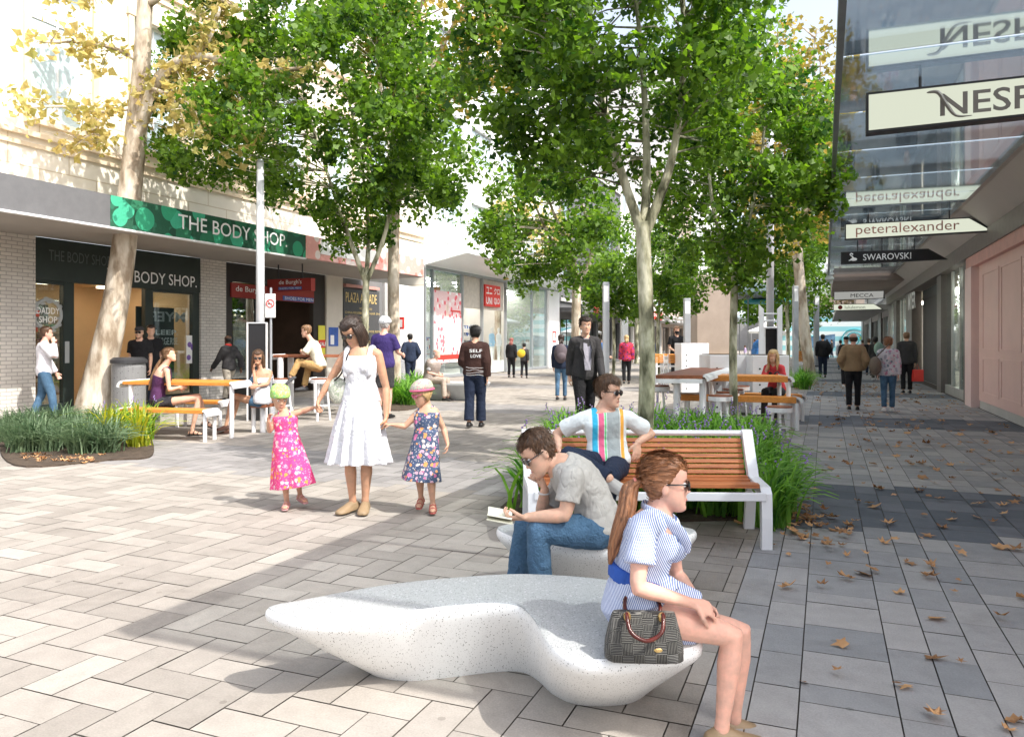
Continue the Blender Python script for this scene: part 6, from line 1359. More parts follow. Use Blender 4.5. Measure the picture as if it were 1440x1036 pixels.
O3 = [G(20, 655), G(150, 648), G(215, 640), G(190, 606), G(60, 602), G(5, 615)]; bed(O3)
for k in range(26):
    t = rr.random(); px = rr.uniform(0, 168); p = G(px, rr.uniform(606, 640)); place_plant('b%d' % (k % 3), 'blue green strappy tussock at the foot of the leaning plane tree', p.x, p.y, rr.uniform(0, 6), rr.uniform(.8, 1.15), 'tussocks at the foot of the leaning plane tree', dict(nb=150, h=.55, sp=.50, leaf_m=lf_blue, seed=60 + k % 3, flowers=0, w=.009))
for k in range(6):
    p = G(158 + 9 * k + rr.uniform(-4, 4), 612 + 22 * rr.random()); place_plant('y%d' % (k % 2), 'bright yellow green strappy plant at the left end of the slatted table', p.x, p.y, rr.uniform(0, 6), rr.uniform(.85, 1.05), 'yellow green plants at the left table', dict(nb=75, h=.78, sp=.62, leaf_m=lf_yel if k % 2 == 0 else lf_strap, seed=70 + k % 2, flowers=3 if k % 2 else 0, w=.014))
for k in range(7): p = Gd(1128 + rr.uniform(-7, 7), 24 + k * .8); place_plant('m%d' % (k % 2), 'dark strappy plant around the footpath tree posts', p.x, p.y, rr.uniform(0, 6), .95, 'strappy plants along the footpath edge', {})
for k in range(6): p = G(1078 + 7 * k, 618 + 60 * (k % 3) / 3 + 10); place_plant('g%d' % (k % 4), 'strappy green plant spilling past the right end of the slatted bench', 2.12 + .08 * k + rr.uniform(-.05, .05), 6.2 + .28 * k, rr.uniform(0, 6), .9, 'strappy plants past the right end of the slatted bench', {})
# fallen leaves
lfm = foliage('fallen_leaf', (.22, .095, .035), (.60, .34, .16), .1, 8.0)
def leaf(q, x, y, s, rr, lift=.02):
    a = rr.uniform(0, 6.28); n = 10; sh_ = rr.choice((.45, .55, .8)); cu = rr.uniform(-.1, .7); c = Vector((x, y, .006 + rr.uniform(0, lift))); tilt = Vector((rr.uniform(-.35, .35), rr.uniform(-.35, .35), 1)).normalized(); u = Vector((math.cos(a), math.sin(a), 0)); u = (u - tilt * u.dot(tilt)).normalized(); v = tilt.cross(u); pts = []
    for k in range(n):
        t = 2 * math.pi * k / n; r = s * (1 if k % 2 == 0 else sh_) * rr.uniform(.6, 1.2) * (1 if 1 < k < 9 else .8); p = c + u * math.cos(t) * r + v * math.sin(t) * r * .85 + tilt * (cu * s if k % 2 == 0 else 0) * rr.uniform(.3, 1); p.z = max(p.z, .004); pts.append(p)
    q.add([c] + pts, [(0, k + 1, (k + 1) % n + 1) for k in range(n)])
q = MB(); rr = random.Random(9)
for k in range(620):
    p_ = rr.uniform(PB + .1, 3.0) if rr.random() < .85 else rr.uniform(-1.4, 3); s_ = 3.4 + 26 * rr.random() ** 1.1
    if rr.random() < .45: p_ = 1.2 + rr.gauss(0, .55); 
    v = PS(min(p_, 3.1), s_); leaf(q, v.x, v.y, rr.uniform(.028, .082), rr, .03)
for k in range(150): leaf(q, rr.gauss(2.35, .22), rr.gauss(6.7, .55), rr.uniform(.04, .065), rr, .05)
for k in range(70): v = G(rr.uniform(30, 150), rr.uniform(640, 652)); leaf(q, v.x, v.y, rr.uniform(.04, .06), rr)
for k in range(60): v = Gd(1135, rr.uniform(23, 31)); leaf(q, v.x + rr.gauss(0, .4), v.y, rr.uniform(.05, .08), rr, .05)
q.build('fallen_leaves', lfm, None, 'brown fallen plane leaves scattered over the footpath', 'leaves', kind='stuff')
# ------------------------------------------------------------------ people
def cloth(name, c, **k):
    k.setdefault('rough', .85); k.setdefault('var', .12); k.setdefault('vs', 5); k.setdefault('bump', .35); k.setdefault('bs', 24); k.setdefault('bd', .02); k.setdefault('spec', .2); k.setdefault('folds', .035)
    return mat(name, c, **k)
def hairm(name, c): return mat(name, c, .45, .6, 30, .7, 70, stretch=(3, 3, .35), spec=.5, bd=.006)
h_dark = hairm('dark_brown_hair', (.030, .016, .010)); h_black = hairm('black_hair', (.012, .010, .009)); h_brown = hairm('brown_hair', (.085, .042, .020)); h_red = hairm('copper_hair', (.27, .115, .050)); h_redh = mat('combed_copper_hair', (.25, .105, .045), .45, .45, 22, .5, 60, stretch=(.35, 3, 3), spec=.5, bd=.004); h_blond = hairm('blonde_hair', (.48, .32, .15)); h_grey = hairm('grey_hair', (.42, .40, .38)); h_lb = hairm('light_brown_hair', (.20, .11, .055)); h_pink = hairm('reddish_hair', (.30, .10, .08))
denim = cloth('blue_denim', (.045, .10, .17), bump=.6, bs=90, col2=(.09, .17, .27)); navy = cloth('dark_denim', (.018, .026, .050)); blackc = cloth('black_cloth', (.016, .016, .018)); greyc = cloth('charcoal_cloth', (.045, .043, .045)); khaki = cloth('khaki_cloth', (.38, .24, .10)); whitec = cloth('white_cloth', (.64, .64, .67), bump=.7)
shoe_b = mat('black_leather', (.015, .014, .014), .4, .1, 4, .1, 50); shoe_t = mat('tan_leather', (.27, .19, .11), .5, .15, 8, .1, 50); shoe_g = mat('grey_suede', (.40, .38, .36), .8, .1, 8, .1, 50); shoe_w = mat('white_rubber', (.68, .66, .64), .6, .08, 8, .05, 50); strap_b = mat('black_strap', (.02, .018, .018), .5, .1, 8, .1, 50)
lens = mat('dark_lens', (.012, .011, .012), .12, .05, 3, 0, spec=.8)
def bag(T, nm, pts, m, straps=(), r=.012, sm=None, bevel=.02, rm=0):
    q = MB(); q.rings(pts) if not callable(pts) else pts(q)
    o = q.build(nm, m, T if False else None) if False else None
def box_at(q, c, u, v, w, a, b, d): # half sizes a,b,d along u,v,w
    c = Vector(c); u, v, w = [Vector(x).normalized() for x in (u, v, w)]
    q.hexa([c + u * i * a + v * j * b - w * d for i, j in ((-1, -1), (1, -1), (1, 1), (-1, 1))] + [c + u * i * a + v * j * b + w * d for i, j in ((-1, -1), (1, -1), (1, 1), (-1, 1))])

# mother
J = pj(6.75, hd=(496, 467, -.02), nk=(506, 491), sa=(485, 500), sb=(531, 498), ea=(464, 535, .02), eb=(543, 545, .03), wa=(449, 561, -.02), wb=(543, 586, -.03), ch=(508, 530), pv=(507, 571), ha=(496, 574), hb=(518, 574), ka=(492, 647, -.05), kb=(516, 647, -.03), aa=(496, 704, .0), ab=(513.5, 704, .0), tf=(-.15, -1, 0))
hem = [((W(507, 556, 6.75)), .150, .12), (W(507, 575, 6.75), .185, .15), (W(506, 600, 6.75), .215, .18), (W(505, 625, 6.75), .235, .19), (W(505, 650, 6.75), .265, .21)]
J['nk'].z += 0
person('woman in a sleeveless white sundress and sunglasses holding two small girls by the hand', J, 1.0, 'tan', .006, face=(-.42, -.75, -.50), hup=(-.1, .0, 1), fem=1, hair=dict(style='long', m=h_dark, t=.014, curtain=.07), glasses=lens,
       top=dict(m=whitec, ex=.008, lo=.1, hi=.93, sl=0, straps=.024, name='dress', skirt=dict(r=hem, f=13, amp=.13, n=104), disp=.012), shoes=shoe_t, hands=dict(a=dict(d=(-.25, -.1, -1), n=(1, 0, -.2), curl=1.2), b=dict(d=(-.12, -.1, -1), n=(-1, 0, -.2), curl=1.2)), feet=dict(a=(-.6, -1, -.05), b=(.05, -1, -.05)))
hb_ = thing('shoulder_bag', 'pale green patterned shoulder bag at the hip of the woman in white', 'bag', W(475, 548, 6.72), 0); c = W(475, 549, 6.74); TM[hb_.name] = Matrix.Translation(hb_.location)
q = MB(); q.ell(c, (.085, .05, .12), 18, 12); q.build('body', floral('bag_print', (.42, .44, .36), [(.6, .62, .5), (.3, .36, .25), (.7, .68, .6)], 40, .4), hb_, smooth=True)
q = MB(); q.tube(cr([c + Vector((-.05, 0, .07)), W(480, 525, 6.65), W(489, 499, 6.66), W(492, 496, 6.76), W(486, 520, 6.88), c + Vector((.05, .03, .07))], 5), .008, 6); q.build('strap', strap_b, hb_)

# girl in pink
J = pj(6.86, hd=(393.5, 559, -.02), nk=(400, 579), sa=(390, 585.5), sb=(411, 582.5), ea=(379.5, 606, -.03), eb=(426, 578, -.0), wa=(377.5, 592, -.12), wb=(440.5, 573, -.03), ch=(402, 602), pv=(405, 628), ha=(399.5, 631), hb=(411, 631), ka=(400, 667, -.03), kb=(417, 664, .0), aa=(403, 704.5, .0), ab=(422, 695, .12), tf=(.25, -1, 0))
r5 = [(W(402, 606, 6.86), .100, .085), (W(405, 630, 6.86), .135, .115), (W(409, 655, 6.86), .165, .14), (W(413, 683, 6.86), .195, .165)]
pinkf = floral('pink_flower_cotton', (.74, .055, .22), [(.85, .30, .42), (.80, .25, .06), (.86, .55, .55), (.72, .05, .25)], 26, .42, (.84, .35, .45))
person('small girl in a pink flowered strap dress and lime green bonnet holding the woman\'s hand', J, .64, 'mid', .006, face=(.45, -.75, -.35), hs=.86, hair=dict(style='short', m=h_lb), fem=0, hat=dict(kind='bonnet', m=floral('lime_bonnet', (.30, .52, .10), [(.15, .45, .20), (.50, .62, .15), (.2, .5, .35), (.6, .65, .4)], 60, .4), low=.0, tilt=.35, t=.026), top=dict(m=pinkf, ex=.010, lo=.3, hi=.90, straps=.014, name='dress', skirt=dict(r=r5, f=7, amp=.06, n=48), disp=.01), shoes=mat('pink_sandal', (.55, .28, .28), .5), bare_feet=True,
       hands=dict(a=dict(d=(.2, -.1, 1), n=(.8, -.3, .1), curl=1.1), b=dict(d=(1, -.1, .25), n=(0, 0, -1), curl=1.0)), feet=dict(a=(.1, -1, -.05), b=(.8, -.8, -.15)))
# girl in blue flowers
J = pj(6.72, hd=(594, 553, -.02), nk=(600, 572), sa=(587.5, 581), sb=(611.5, 578), ea=(569.5, 599.5, -.02), eb=(624, 603, .03), wa=(552, 597, -.03), wb=(629.5, 624, -.02), ch=(600, 602), pv=(597, 630), ha=(590.5, 633), hb=(603.5, 633), ka=(590, 668, .02), kb=(606, 670, -.04), aa=(592, 699, .10), ab=(608.5, 708, -.02), tf=(-.35, -1, 0))
r5 = [(W(600, 604, 6.72), .105, .09), (W(597, 630, 6.72), .128, .115), (W(594, 652, 6.72), .150, .135), (W(592, 674, 6.72), .175, .155)]
bluef = floral('slate_flower_cotton', (.055, .085, .16), [(.70, .30, .10), (.66, .40, .50), (.72, .60, .55), (.55, .15, .30)], 24, .42, (.50, .48, .50))
person('small girl in a slate blue flowered dress with a scarf on her head', J, .68, 'mid', .006, face=(-.85, -.45, -.30), hs=.90, hair=dict(style='fringe', m=h_blond), glasses=mat('pink_glasses', (.45, .08, .15), .3), hat=dict(kind='scarf', m=floral('crochet_scarf', (.42, .38, .30), [(.5, .12, .2), (.3, .45, .3), (.6, .5, .3), (.2, .3, .4)], 70, .45), low=.035, tilt=.2, t=.024, band=mat('pink_band', (.55, .12, .22), .8)),
       top=dict(m=bluef, ex=.010, lo=.3, hi=.90, straps=.014, name='dress', skirt=dict(r=r5, f=6, amp=.05, n=48), disp=.01), shoes=mat('red_sandal', (.42, .10, .08), .5), bare_feet=True, hands=dict(a=dict(d=(-1, -.1, .1), n=(0, 0, -1), curl=1.0), b=dict(d=(-.1, -.3, -1), n=(-1, -.2, 0), curl=.7)), feet=dict(a=(-.1, -1, -.25), b=(.1, -1, -.05)))

# man reading
D = 4.2
J = pj(D, hd=(757, 636, -.02), nk=(783, 652), sa=(795, 672, .17), sb=(805, 671, -.17), ea=(762, 722, .20), eb=(795, 724, -.20), wa=(766, 688, .06), wb=(742, 727, -.16), ch=(840, 690), pv=(842, 742), ha=(838, 747, .09), hb=(838, 747, -.09), ka=(738, 742, .14), kb=(757, 745, -.14), aa=(724, 838, .12), ab=(760, 841, -.12), tf=(-1, -.1, -.1))
def reader(T, H):
    q = MB(); q.tube([J['wa'] + (J['ea'] - J['wa']) * .15 + Vector((math.cos(a) * .030, math.sin(a) * .030, 0)) for a in [2 * math.pi * k / 14 for k in range(15)]], .006, 6); q.build('bracelet', shoe_w, T)
person('man in a grey tee and jeans bent over a small book on the smaller bench', J, 1.0, 'fair', .006, face=(-.80, -.25, -.55), hup=(-.3, 0, 1), hair=dict(style='short', m=h_brown, t=.008), glasses=lens, top=dict(m=cloth('stone_grey_tee', (.42, .40, .37)), ex=.012, lo=-.02, hi=.97, sl=.66, loose=.02, disp=.02), bot=dict(kind='trousers', m=denim, ex=.004, disp=.016), shoes=shoe_b,
       hands=dict(a=dict(d=(-.35, -.15, 1), n=(-.8, -.3, .2), curl=1.5), b=dict(d=(-1, 0, -.05), n=(0, .3, 1), curl=.9)), feet=dict(a=(-1, -.1, 0), b=(-1, -.2, 0)), extra=reader)
bk = thing('book', 'small pale open book in the hand of the man reading', 'book', W(703, 729, D - .13), 0); c = W(703, 727, D - .15)
for k in (-1, 1):
    q = MB(); box_at(q, c + Vector((0, k * .045, .012)), (1, 0, -.18), (0, 1, .25 * k), (.18, -.25 * k, 1), .065, .045, .0045); q.build('pages', mat('paper', (.72, .70, .58), .8, .05), bk)
q = MB(); box_at(q, c - Vector((0, 0, .003)), (1, 0, -.18), (0, 1, 0), (.18, 0, 1), .068, .094, .0025); q.build('cover', mat('book_cover', (.62, .60, .48), .6), bk)

# man in the striped tee on the slatted bench
D = 5.98
J = pj(D, hd=(856, 551, -.02), nk=(848, 576), sa=(819, 590, .0), sb=(881, 588, .0), ea=(783, 609, .10), eb=(916, 609, .12), wa=(786, 628, -.02), wb=(897, 622, -.04), ch=(853, 612, .02), pv=(855, 651, -.05), ha=(842, 655, -.05), hb=(868, 655, -.05), ka=(800, 640, -.36), kb=(858, 668, -.48), aa=(856, 672, -.55), ab=(848, 744, -.42), tf=(.05, -1, 0))
tee = bands('striped_tee_print', (.70, .74, .74), [(-.125, -.085, (.0, 1.02), (.04, .45, .68)), (-.078, -.038, (.0, 1.02), (.74, .13, .25)), (-.034, -.02, (.0, 1.02), (.20, .60, .25)), (-.015, .085, (.0, 1.02), (.33, .36, .36)), (.09, .118, (.0, 1.02), (.80, .38, .06))])
person('man in a white tee with coloured stripes lounging on the slatted bench, ankle on knee', J, 1.0, 'fair', .006, face=(.80, -.60, -.05), hair=dict(style='short', m=h_brown, t=.012), glasses=lens, top=dict(m=tee, ex=.012, lo=-.02, hi=.97, sl=.72, loose=.022, disp=.018), bot=dict(kind='trousers', m=navy, ex=.004, disp=.016, t=2.0), shoes=shoe_g,
       hands=dict(a=dict(d=(.1, -.2, -1), n=(1, -.1, 0), curl=.8), b=dict(d=(-.15, -.35, -1), n=(-.4, .9, 0), curl=.4)), feet=dict(a=(.75, -.45, -.30), upa=(-.3, -.5, .9), b=(.1, -1, 0)))

# woman in the blue striped dress
D = 2.93; s_ = .86
J = pj(D, hd=(936, 679, -.0), nk=(926, 722), sa=(904, 742, -.13), sb=(938, 740, .12), ea=(896, 826, -.20), eb=(951, 806, .17), wa=(974, 848, -.13), wb=(980, 844, .06), ch=(897, 785), pv=(897, 852), ha=(905, 862, -.075), hb=(905, 860, .08), ka=(1030, 893, -.08), kb=(1042, 888, .08), aa=(1015, 1024, -.08), ab=(1032, 1012, .08), tf=(1, .05, -.1))
J['sa'], J['sb'] = J['sa'], J['sb']
dr_ = stripes('blue_pinstripe_cotton', (.10, .16, .42), (.72, .76, .84), 48, 'X', .42, rot=(0, R(20), R(12)), wob=1.2)
r5 = [(W(896, 812, D), .128, .115), (W(899, 838, D), .155, .155), (W(912, 862, D), .11, .165), (W(955, 876, D), .085, .145), (W(975, 882, D), .082, .135)]
def bwoman(T, H):
    q = MB(); u = Vector((0, 1, 0)); f = Vector((1, 0, -.35)).normalized(); c = W(898, 812, D); q.loft([c + Vector((0, 0, .03)), c, c - Vector((0, 0, .03))], [u * .130, u * .134, u * .136], [f * .118, f * .122, f * .124], 28); q.build('belt', cloth('royal_belt', (.035, .10, .40)), T, remesh=.006, sm=2)
    n_ = J['nk']
    for k in (-1, 1):
        q = MB(); q.tube(cr([n_ + Vector(v) for v in ((-.062, .0, .030), (-.045, .052 * k, .022), (.0, .078 * k, .0), (.055, .062 * k, -.045), (.098, .030 * k, -.100), (.112, .004 * k, -.150))], 4), [.012, .014, .017, .019, .021, .022, .023, .024, .025, .026, .026, .026, .026, .025, .024, .022, .020, .017, .013, .010, .006], 10, side=(0, 0, 1), flat=.38); q.build('collar', dr_, T, smooth=True)
    q = MB(); q.tube([J['wb'] + (J['eb'] - J['wb']) * .1 + Vector((0, math.cos(a) * .028, math.sin(a) * .028)) for a in [2 * math.pi * k / 14 for k in range(15)]], .004, 6); q.build('bracelet', blue_sign, T)
    q = MB(); q.tube([H.at(.014 * math.cos(a), -.125 - .014 * math.sin(a) * .5, .0 + .014 * math.sin(a)) for a in [2 * math.pi * k / 10 for k in range(11)]], .006, 6); q.build('hair_tie', mat('coral_tie', (.7, .25, .2), .6), T)
person('woman with a copper ponytail in a blue pinstripe dress sitting on the large white bench', J, s_, 'pink', .005, face=(1, -.05, -.03), hs=.90, fem=1, hair=dict(style='long', m=h_redh, tm=h_red, t=.009, tail=[((0, -.10, .01), .026), ((0, -.145, -.02), .028), (W(882, 715, D - .02), .030), (W(874, 740, D - .03), .028), (W(864, 770, D - .03), .020), (W(858, 792, D - .03), .006)], n=11), glasses=lens,
       top=dict(m=dr_, ex=.016, lo=.05, hi=.90, sl=.62, loose=.025, name='dress', skirt=dict(r=r5, f=5, amp=.03, n=40), disp=.014), shoes=shoe_t, hands=dict(a=dict(d=(.9, .25, -.35), n=(0, .6, -.8), curl=.8), b=dict(d=(.85, -.35, -.45), n=(-.1, -.5, -.8), curl=.9)), feet=dict(a=(1, 0, 0), b=(1, 0, 0)), extra=bwoman)
# handbag
c = W(905, 880, 2.72); c.z = .378 + .105; hb_ = thing('handbag', 'black and silver woven handbag with tortoiseshell handles standing on the large bench', 'bag', (c.x, c.y, .378), R(-4))
TM[hb_.name] = Matrix.Translation(hb_.location) @ Matrix.Rotation(R(-4), 4, 'Z')
def hbp(x, y, z): return TM[hb_.name] @ Vector((x, y, z))
weave = None
m, nt, out = nodes('woven_leather'); tc = N(nt, 'ShaderNodeTexCoord'); ck = N(nt, 'ShaderNodeTexChecker', Scale=26.0); mp = N(nt, 'ShaderNodeMapping'); mp.inputs['Rotation'].default_value = (0, R(3), 0); nt.links.new(tc.outputs['Object'], mp.inputs[0]); nt.links.new(mp.outputs[0], ck.inputs[0])
w1 = N(nt, 'ShaderNodeTexWave', Scale=60.0, bands_direction='Z', Distortion=1.0); w2 = N(nt, 'ShaderNodeTexWave', Scale=60.0, bands_direction='X', Distortion=1.0); nt.links.new(mp.outputs[0], w1.inputs[0]); nt.links.new(mp.outputs[0], w2.inputs[0])
mx = N(nt, 'ShaderNodeMix', data_type='FLOAT'); nt.links.new(ck.outputs['Fac'], mx.inputs[0]); nt.links.new(w1.outputs['Fac'], mx.inputs[2]); nt.links.new(w2.outputs['Fac'], mx.inputs[3]); rp = N(nt, 'ShaderNodeValToRGB'); rp.color_ramp.elements[0].position = .55; rp.color_ramp.elements[0].color = (.012, .012, .012, 1); rp.color_ramp.elements[1].position = .85; rp.color_ramp.elements[1].color = (.15, .145, .13, 1); nt.links.new(mx.outputs[0], rp.inputs[0])
b = N(nt, 'ShaderNodeBsdfPrincipled', Roughness=.5); nt.links.new(rp.outputs[0], b.inputs['Base Color']); bp = N(nt, 'ShaderNodeBump', Strength=.8, Distance=.004); nt.links.new(mx.outputs[0], bp.inputs['Height']); nt.links.new(bp.outputs[0], b.inputs['Normal']); nt.links.new(b.outputs[0], out.inputs[0])
q = MB(); q.rings([[hbp(x * w_, y * d_, z) for x, y in [(math.copysign(abs(math.cos(a)) ** .35, math.cos(a)), math.copysign(abs(math.sin(a)) ** .6, math.sin(a))) for a in [2 * math.pi * k / 32 for k in range(32)]]] for w_, d_, z in ((.130, .05, .002), (.138, .066, .012), (.137, .062, .06), (.122, .045, .12), (.112, .026, .158), (.108, .020, .165))]); q.build('body', m, hb_, smooth=True, disp=.006, dsc=.03)
for y in (-.03, .03):
    q = MB(); q.tube(cr([hbp(-.06, y * .9, .155), hbp(-.063, y * 1.5, .17), hbp(-.052, y * 2.2 + (-.02 if y < 0 else .02), .125 if y < 0 else .19), hbp(0, y * 2.4 + (-.025 if y < 0 else .02), .10 if y < 0 else .215), hbp(.052, y * 2.2 + (-.02 if y < 0 else .02), .125 if y < 0 else .19), hbp(.063, y * 1.5, .17), hbp(.06, y * .9, .155)], 5), .0075, 8); q.build('handle', mat('tortoiseshell', (.07, .012, .008), .2, .6, 30), hb_, smooth=True)
q = MB()
for x in (-.06, .06): q.ell(hbp(x, -.03, .158), (.014, .014, .018), 10, 7)
q.ell(hbp(.045, -.062, .055), (.016, .004, .008), 10, 6); q.build('gold_fittings', mat('gold_metal', (.65, .45, .18), .25, .1, metal=.9), hb_)

# seated around the left tables
D = 12.2
J = pj(D, hd=(238.5, 499, 0), nk=(231, 516), sa=(231, 521, .14), sb=(235, 522, -.14), ea=(236, 546, .16), eb=(238, 548, -.16), wa=(252, 546, .1), wb=(251, 545, -.12), ch=(221, 540), pv=(222, 564), ha=(224, 567, .08), hb=(224, 567, -.08), ka=(279, 557, .06), kb=(280, 559, -.06), aa=(290, 592, .08), ab=(270, 605, -.10), tf=(1, .1, 0))
person('girl in a purple strap top and dark shorts with a long ponytail, seated', J, .93, 'fair', .009, face=(.95, .1, .2), fem=1, hair=dict(style='long', m=h_lb, tail=[((0, -.10, .01), .03), (W(222, 515, D), .035), (W(215, 532, D), .035), (W(210, 548, D), .012)]), top=dict(m=cloth('plum_top', (.07, .025, .075)), ex=.01, lo=.05, hi=.86, straps=.012, name='top', disp=.01), bot=dict(kind='shorts', m=cloth('black_print_shorts', (.03, .03, .035), var=.6, vs=30), t=.35, ex=.02), shoes=strap_b, bare_feet=True, feet=dict(a=(1, 0, -.3), b=(1, -.1, 0)), eyes=False)
D = 12.6
J = pj(D, hd=(363, 502.5, -.03), nk=(368, 520), sa=(358, 526), sb=(380, 524, .03), ea=(360, 542, -.16), eb=(376, 540, -.05), wa=(356.5, 519, -.12), wb=(362, 543, -.2), ch=(370, 542), pv=(368, 563), ha=(364, 566, -.05), hb=(368, 566, .05), ka=(328, 556, -.12), kb=(335, 560, .0), aa=(318, 598, -.2), ab=(322, 604, -.05), tf=(-.7, -.7, 0))
person('long haired woman with dark sunglasses in a white strap top, chin on her hand', J, .93, 'tan', .009, face=(.25, -1, -.15), fem=1, hair=dict(style='long', m=h_brown, curtain=.22), glasses=lens, top=dict(m=whitec, ex=.014, lo=-.1, hi=.86, straps=.012, name='top', hem=.03, disp=.01), bot=dict(kind='shorts', m=denim, t=.35, ex=.01), shoes=mat('brown_flat_shoe', (.07, .03, .02), .5), hands=dict(a=dict(d=(.2, -.1, 1), curl=.9)), feet=dict(a=(-1, -.1, -.1), b=(-1, -.2, -.05)), eyes=False)
D = 14.7
J = pj(D, hd=(430.5, 466, 0), nk=(438, 480), sa=(436, 486, -.15), sb=(444, 486, .16), ea=(428, 497, -.2), eb=(440, 503, .2), wa=(424, 494, -.02), wb=(430, 507, .1), ch=(445, 497), pv=(450, 514), ha=(448, 516, -.08), hb=(448, 516, .08), ka=(420, 509, -.1), kb=(434, 515, .1), aa=(409, 530, -.25), ab=(428, 543, .05), tf=(-1, -.3, 0))
person('man in a pale checked shirt and khaki trousers sitting cross legged on a bar stool', J, .95, 'fair', .010, face=(-1, -.15, -.1), hair=dict(style='short', m=h_lb), top=dict(m=stripes('checked_shirt', (.62, .58, .42), (.74, .72, .62), 14, 'Z', .5), ex=.018, lo=-.08, hi=.97, sl=.9, loose=.02), bot=dict(kind='trousers', m=khaki, ex=.008, disp=.02), shoes=mat('charcoal_canvas_shoe', (.06, .06, .065), .7), feet=dict(a=(-.8, -.3, -.6), b=(-1, -.3, 0)), eyes=False)

# walking and standing
def P(label, st, **k):
    J, s, f = st; k.setdefault('face', f); k.setdefault('shoes', shoe_b); k.setdefault('vox', .012); k.setdefault('eyes', False); return person(label, J, s, **k)
def T_(m, **k): d = dict(m=m, ex=.022, lo=-.12, hi=.98, sl=1.95, loose=.012); d.update(k); return d
def B_(m, **k): d = dict(kind='trousers', m=m, ex=.010); d.update(k); return d
P('man in a white sweatshirt holding a phone to his ear by the cosmetics shop', stand(62, 591, 458, yaw=60, stride=.45, arms=('down', 'phone')), skin='pink', hair=dict(style='short', m=h_brown), top=T_(cloth('white_sweat', (.70, .68, .72))), bot=B_(denim), shoes=shoe_w)
P('man in a flat cap, sunglasses and black tee outside the cosmetics shop', stand(197, 578, 459, yaw=172, arms=('down', 'down')), skin='fair', glasses=lens, hat=dict(kind='cap', m=greyc), top=T_(blackc, sl=.7), bot=B_(blackc), wmul=1.1)
P('man in a black tee standing just behind the man in the flat cap', stand(212, 573, 457, yaw=150, arms=('down', 'down')), skin='fair', hair=dict(style='short', m=h_dark), top=T_(blackc, sl=.7), bot=B_(navy), wmul=1.08)
def scarf(T, H): q = MB(); q.ell(H.at(0, -.02, -.13), (.085, .085, .04), 14, 8); q.build('scarf', red_bright, T, smooth=True)
P('man in a dark jacket and red scarf striding past the white brick pier', stand(322, 566, 470, yaw=-60, stride=.7, arms=('swing', 'swing')), skin='dark', hair=dict(style='bald', m=h_black), top=T_(greyc, ex=.03), bot=B_(cloth('pale_chinos', (.45, .40, .33))), extra=scarf)
P('cyclist in a white helmet and purple polo shirt behind the woman in white', stand(540, 588, 447, yaw=20, arms=('down', 'forward')), skin='pink', hair=dict(style='short', m=h_grey), hat=dict(kind='helmet', m=mat('helmet_white', (.66, .68, .70), .3, .35, 14)), top=T_(cloth('purple_polo', (.045, .03, .13)), sl=.8, loose=.03), bot=B_(greyc, t=.9, kind='shorts'), wmul=1.1)
P('man in a navy puffer jacket looking into the glass store window', stand(577, 545, 469, yaw=-20, stride=.3, arms=('pocket', 'pocket')), skin='fair', hair=dict(style='short', m=h_black), top=T_(cloth('navy_puffer', (.022, .032, .060)), ex=.04), bot=B_(navy), vox=.016)
J, s, f = sit(606, 540, 19.5, .44, .98, yaw=115, lean=.12, arms=('lap', 'lap')); person('old man with white hair in a taupe vest sitting on the wedge shaped concrete bench', J, s, 'pink', .014, face=f, hair=dict(style='bald', m=h_grey), top=T_(cloth('taupe_vest_shirt', (.50, .49, .50)), sl=.8, ex=.016), bot=B_(cloth('beige_trousers', (.42, .34, .28))), shoes=shoe_b, eyes=False, wmul=1.1)
o = [c for c in COL.objects if c.name.startswith('person') and c.get('label', '').startswith('old man')][0]
q = MB(); torso(q, J, s, .075, -.06, .98, wmul=1.15); q.build('vest', cloth('taupe_vest', (.30, .25, .22)), o, remesh=.014, sm=3)
def hoodie(T, H):
    Jn = hoodJ['nk']; r = Vector((1, -.1, 0)).normalized()
    for s_t, z, w_ in (('SELF', -.16, .22), ('LOVE', -.25, .18)): text(s_t, Jn + Vector((-.5 * w_ + .02, -.155, z)), r, (0, 0, 1), w_, .055, white_letters, T, depth=.0, bold=.01)
    for k in range(4): q = MB(); q.tube(cr([Jn + Vector((-.15 + .06 * i, -.165 + .008 * (abs(i - 2.5)), -.42 - .045 * k + random.uniform(-.015, .015))) for i in range(6)], 3), .003, 4); q.build('print_scrawl', white_letters, T)
st = stand(668, 601, 458, yaw=5, stride=.28, arms=('hold', 'down')); hoodJ = st[0]
P('man in a brown printed bomber jacket and dark jeans walking away across the plaza', st, skin='mid', hair=dict(style='short', m=h_black, t=.02), top=T_(cloth('brown_jacket', (.045, .022, .018)), ex=.032, lo=-.02, hem=-.002, loose=.02), bot=B_(navy, ex=.02, hem=.02), wmul=1.12, vox=.009, extra=hoodie)
P('woman with reddish hair in a black jacket left of the one with a yellow bag', stand(719, 531, 475, yaw=15, stride=.2), skin='fair', fem=1, hair=dict(style='long', m=h_pink, tail=[((0, -.08, 0), .06), ((0, -.10, -.12), .07), ((0, -.1, -.22), .03)], tname='hair_lengths'), top=T_(blackc, ex=.03), bot=B_(blackc), vox=.018)
def ybag(T, H): q = MB(); q.ell(T.location + Vector((-.12, -.2, 1.02)), (.17, .08, .17), 12, 8); q.build('backpack', mat('mustard_cloth', (.62, .42, .03), .8), T, smooth=True)
P('woman in black walking with a mustard yellow bag on her back', stand(737, 532, 482, yaw=10, stride=.6, arms=('hold', 'down')), skin='fair', fem=1, hair=dict(style='short', m=h_black, t=.02), top=T_(greyc, ex=.03), bot=B_(blackc), vox=.018, extra=ybag)
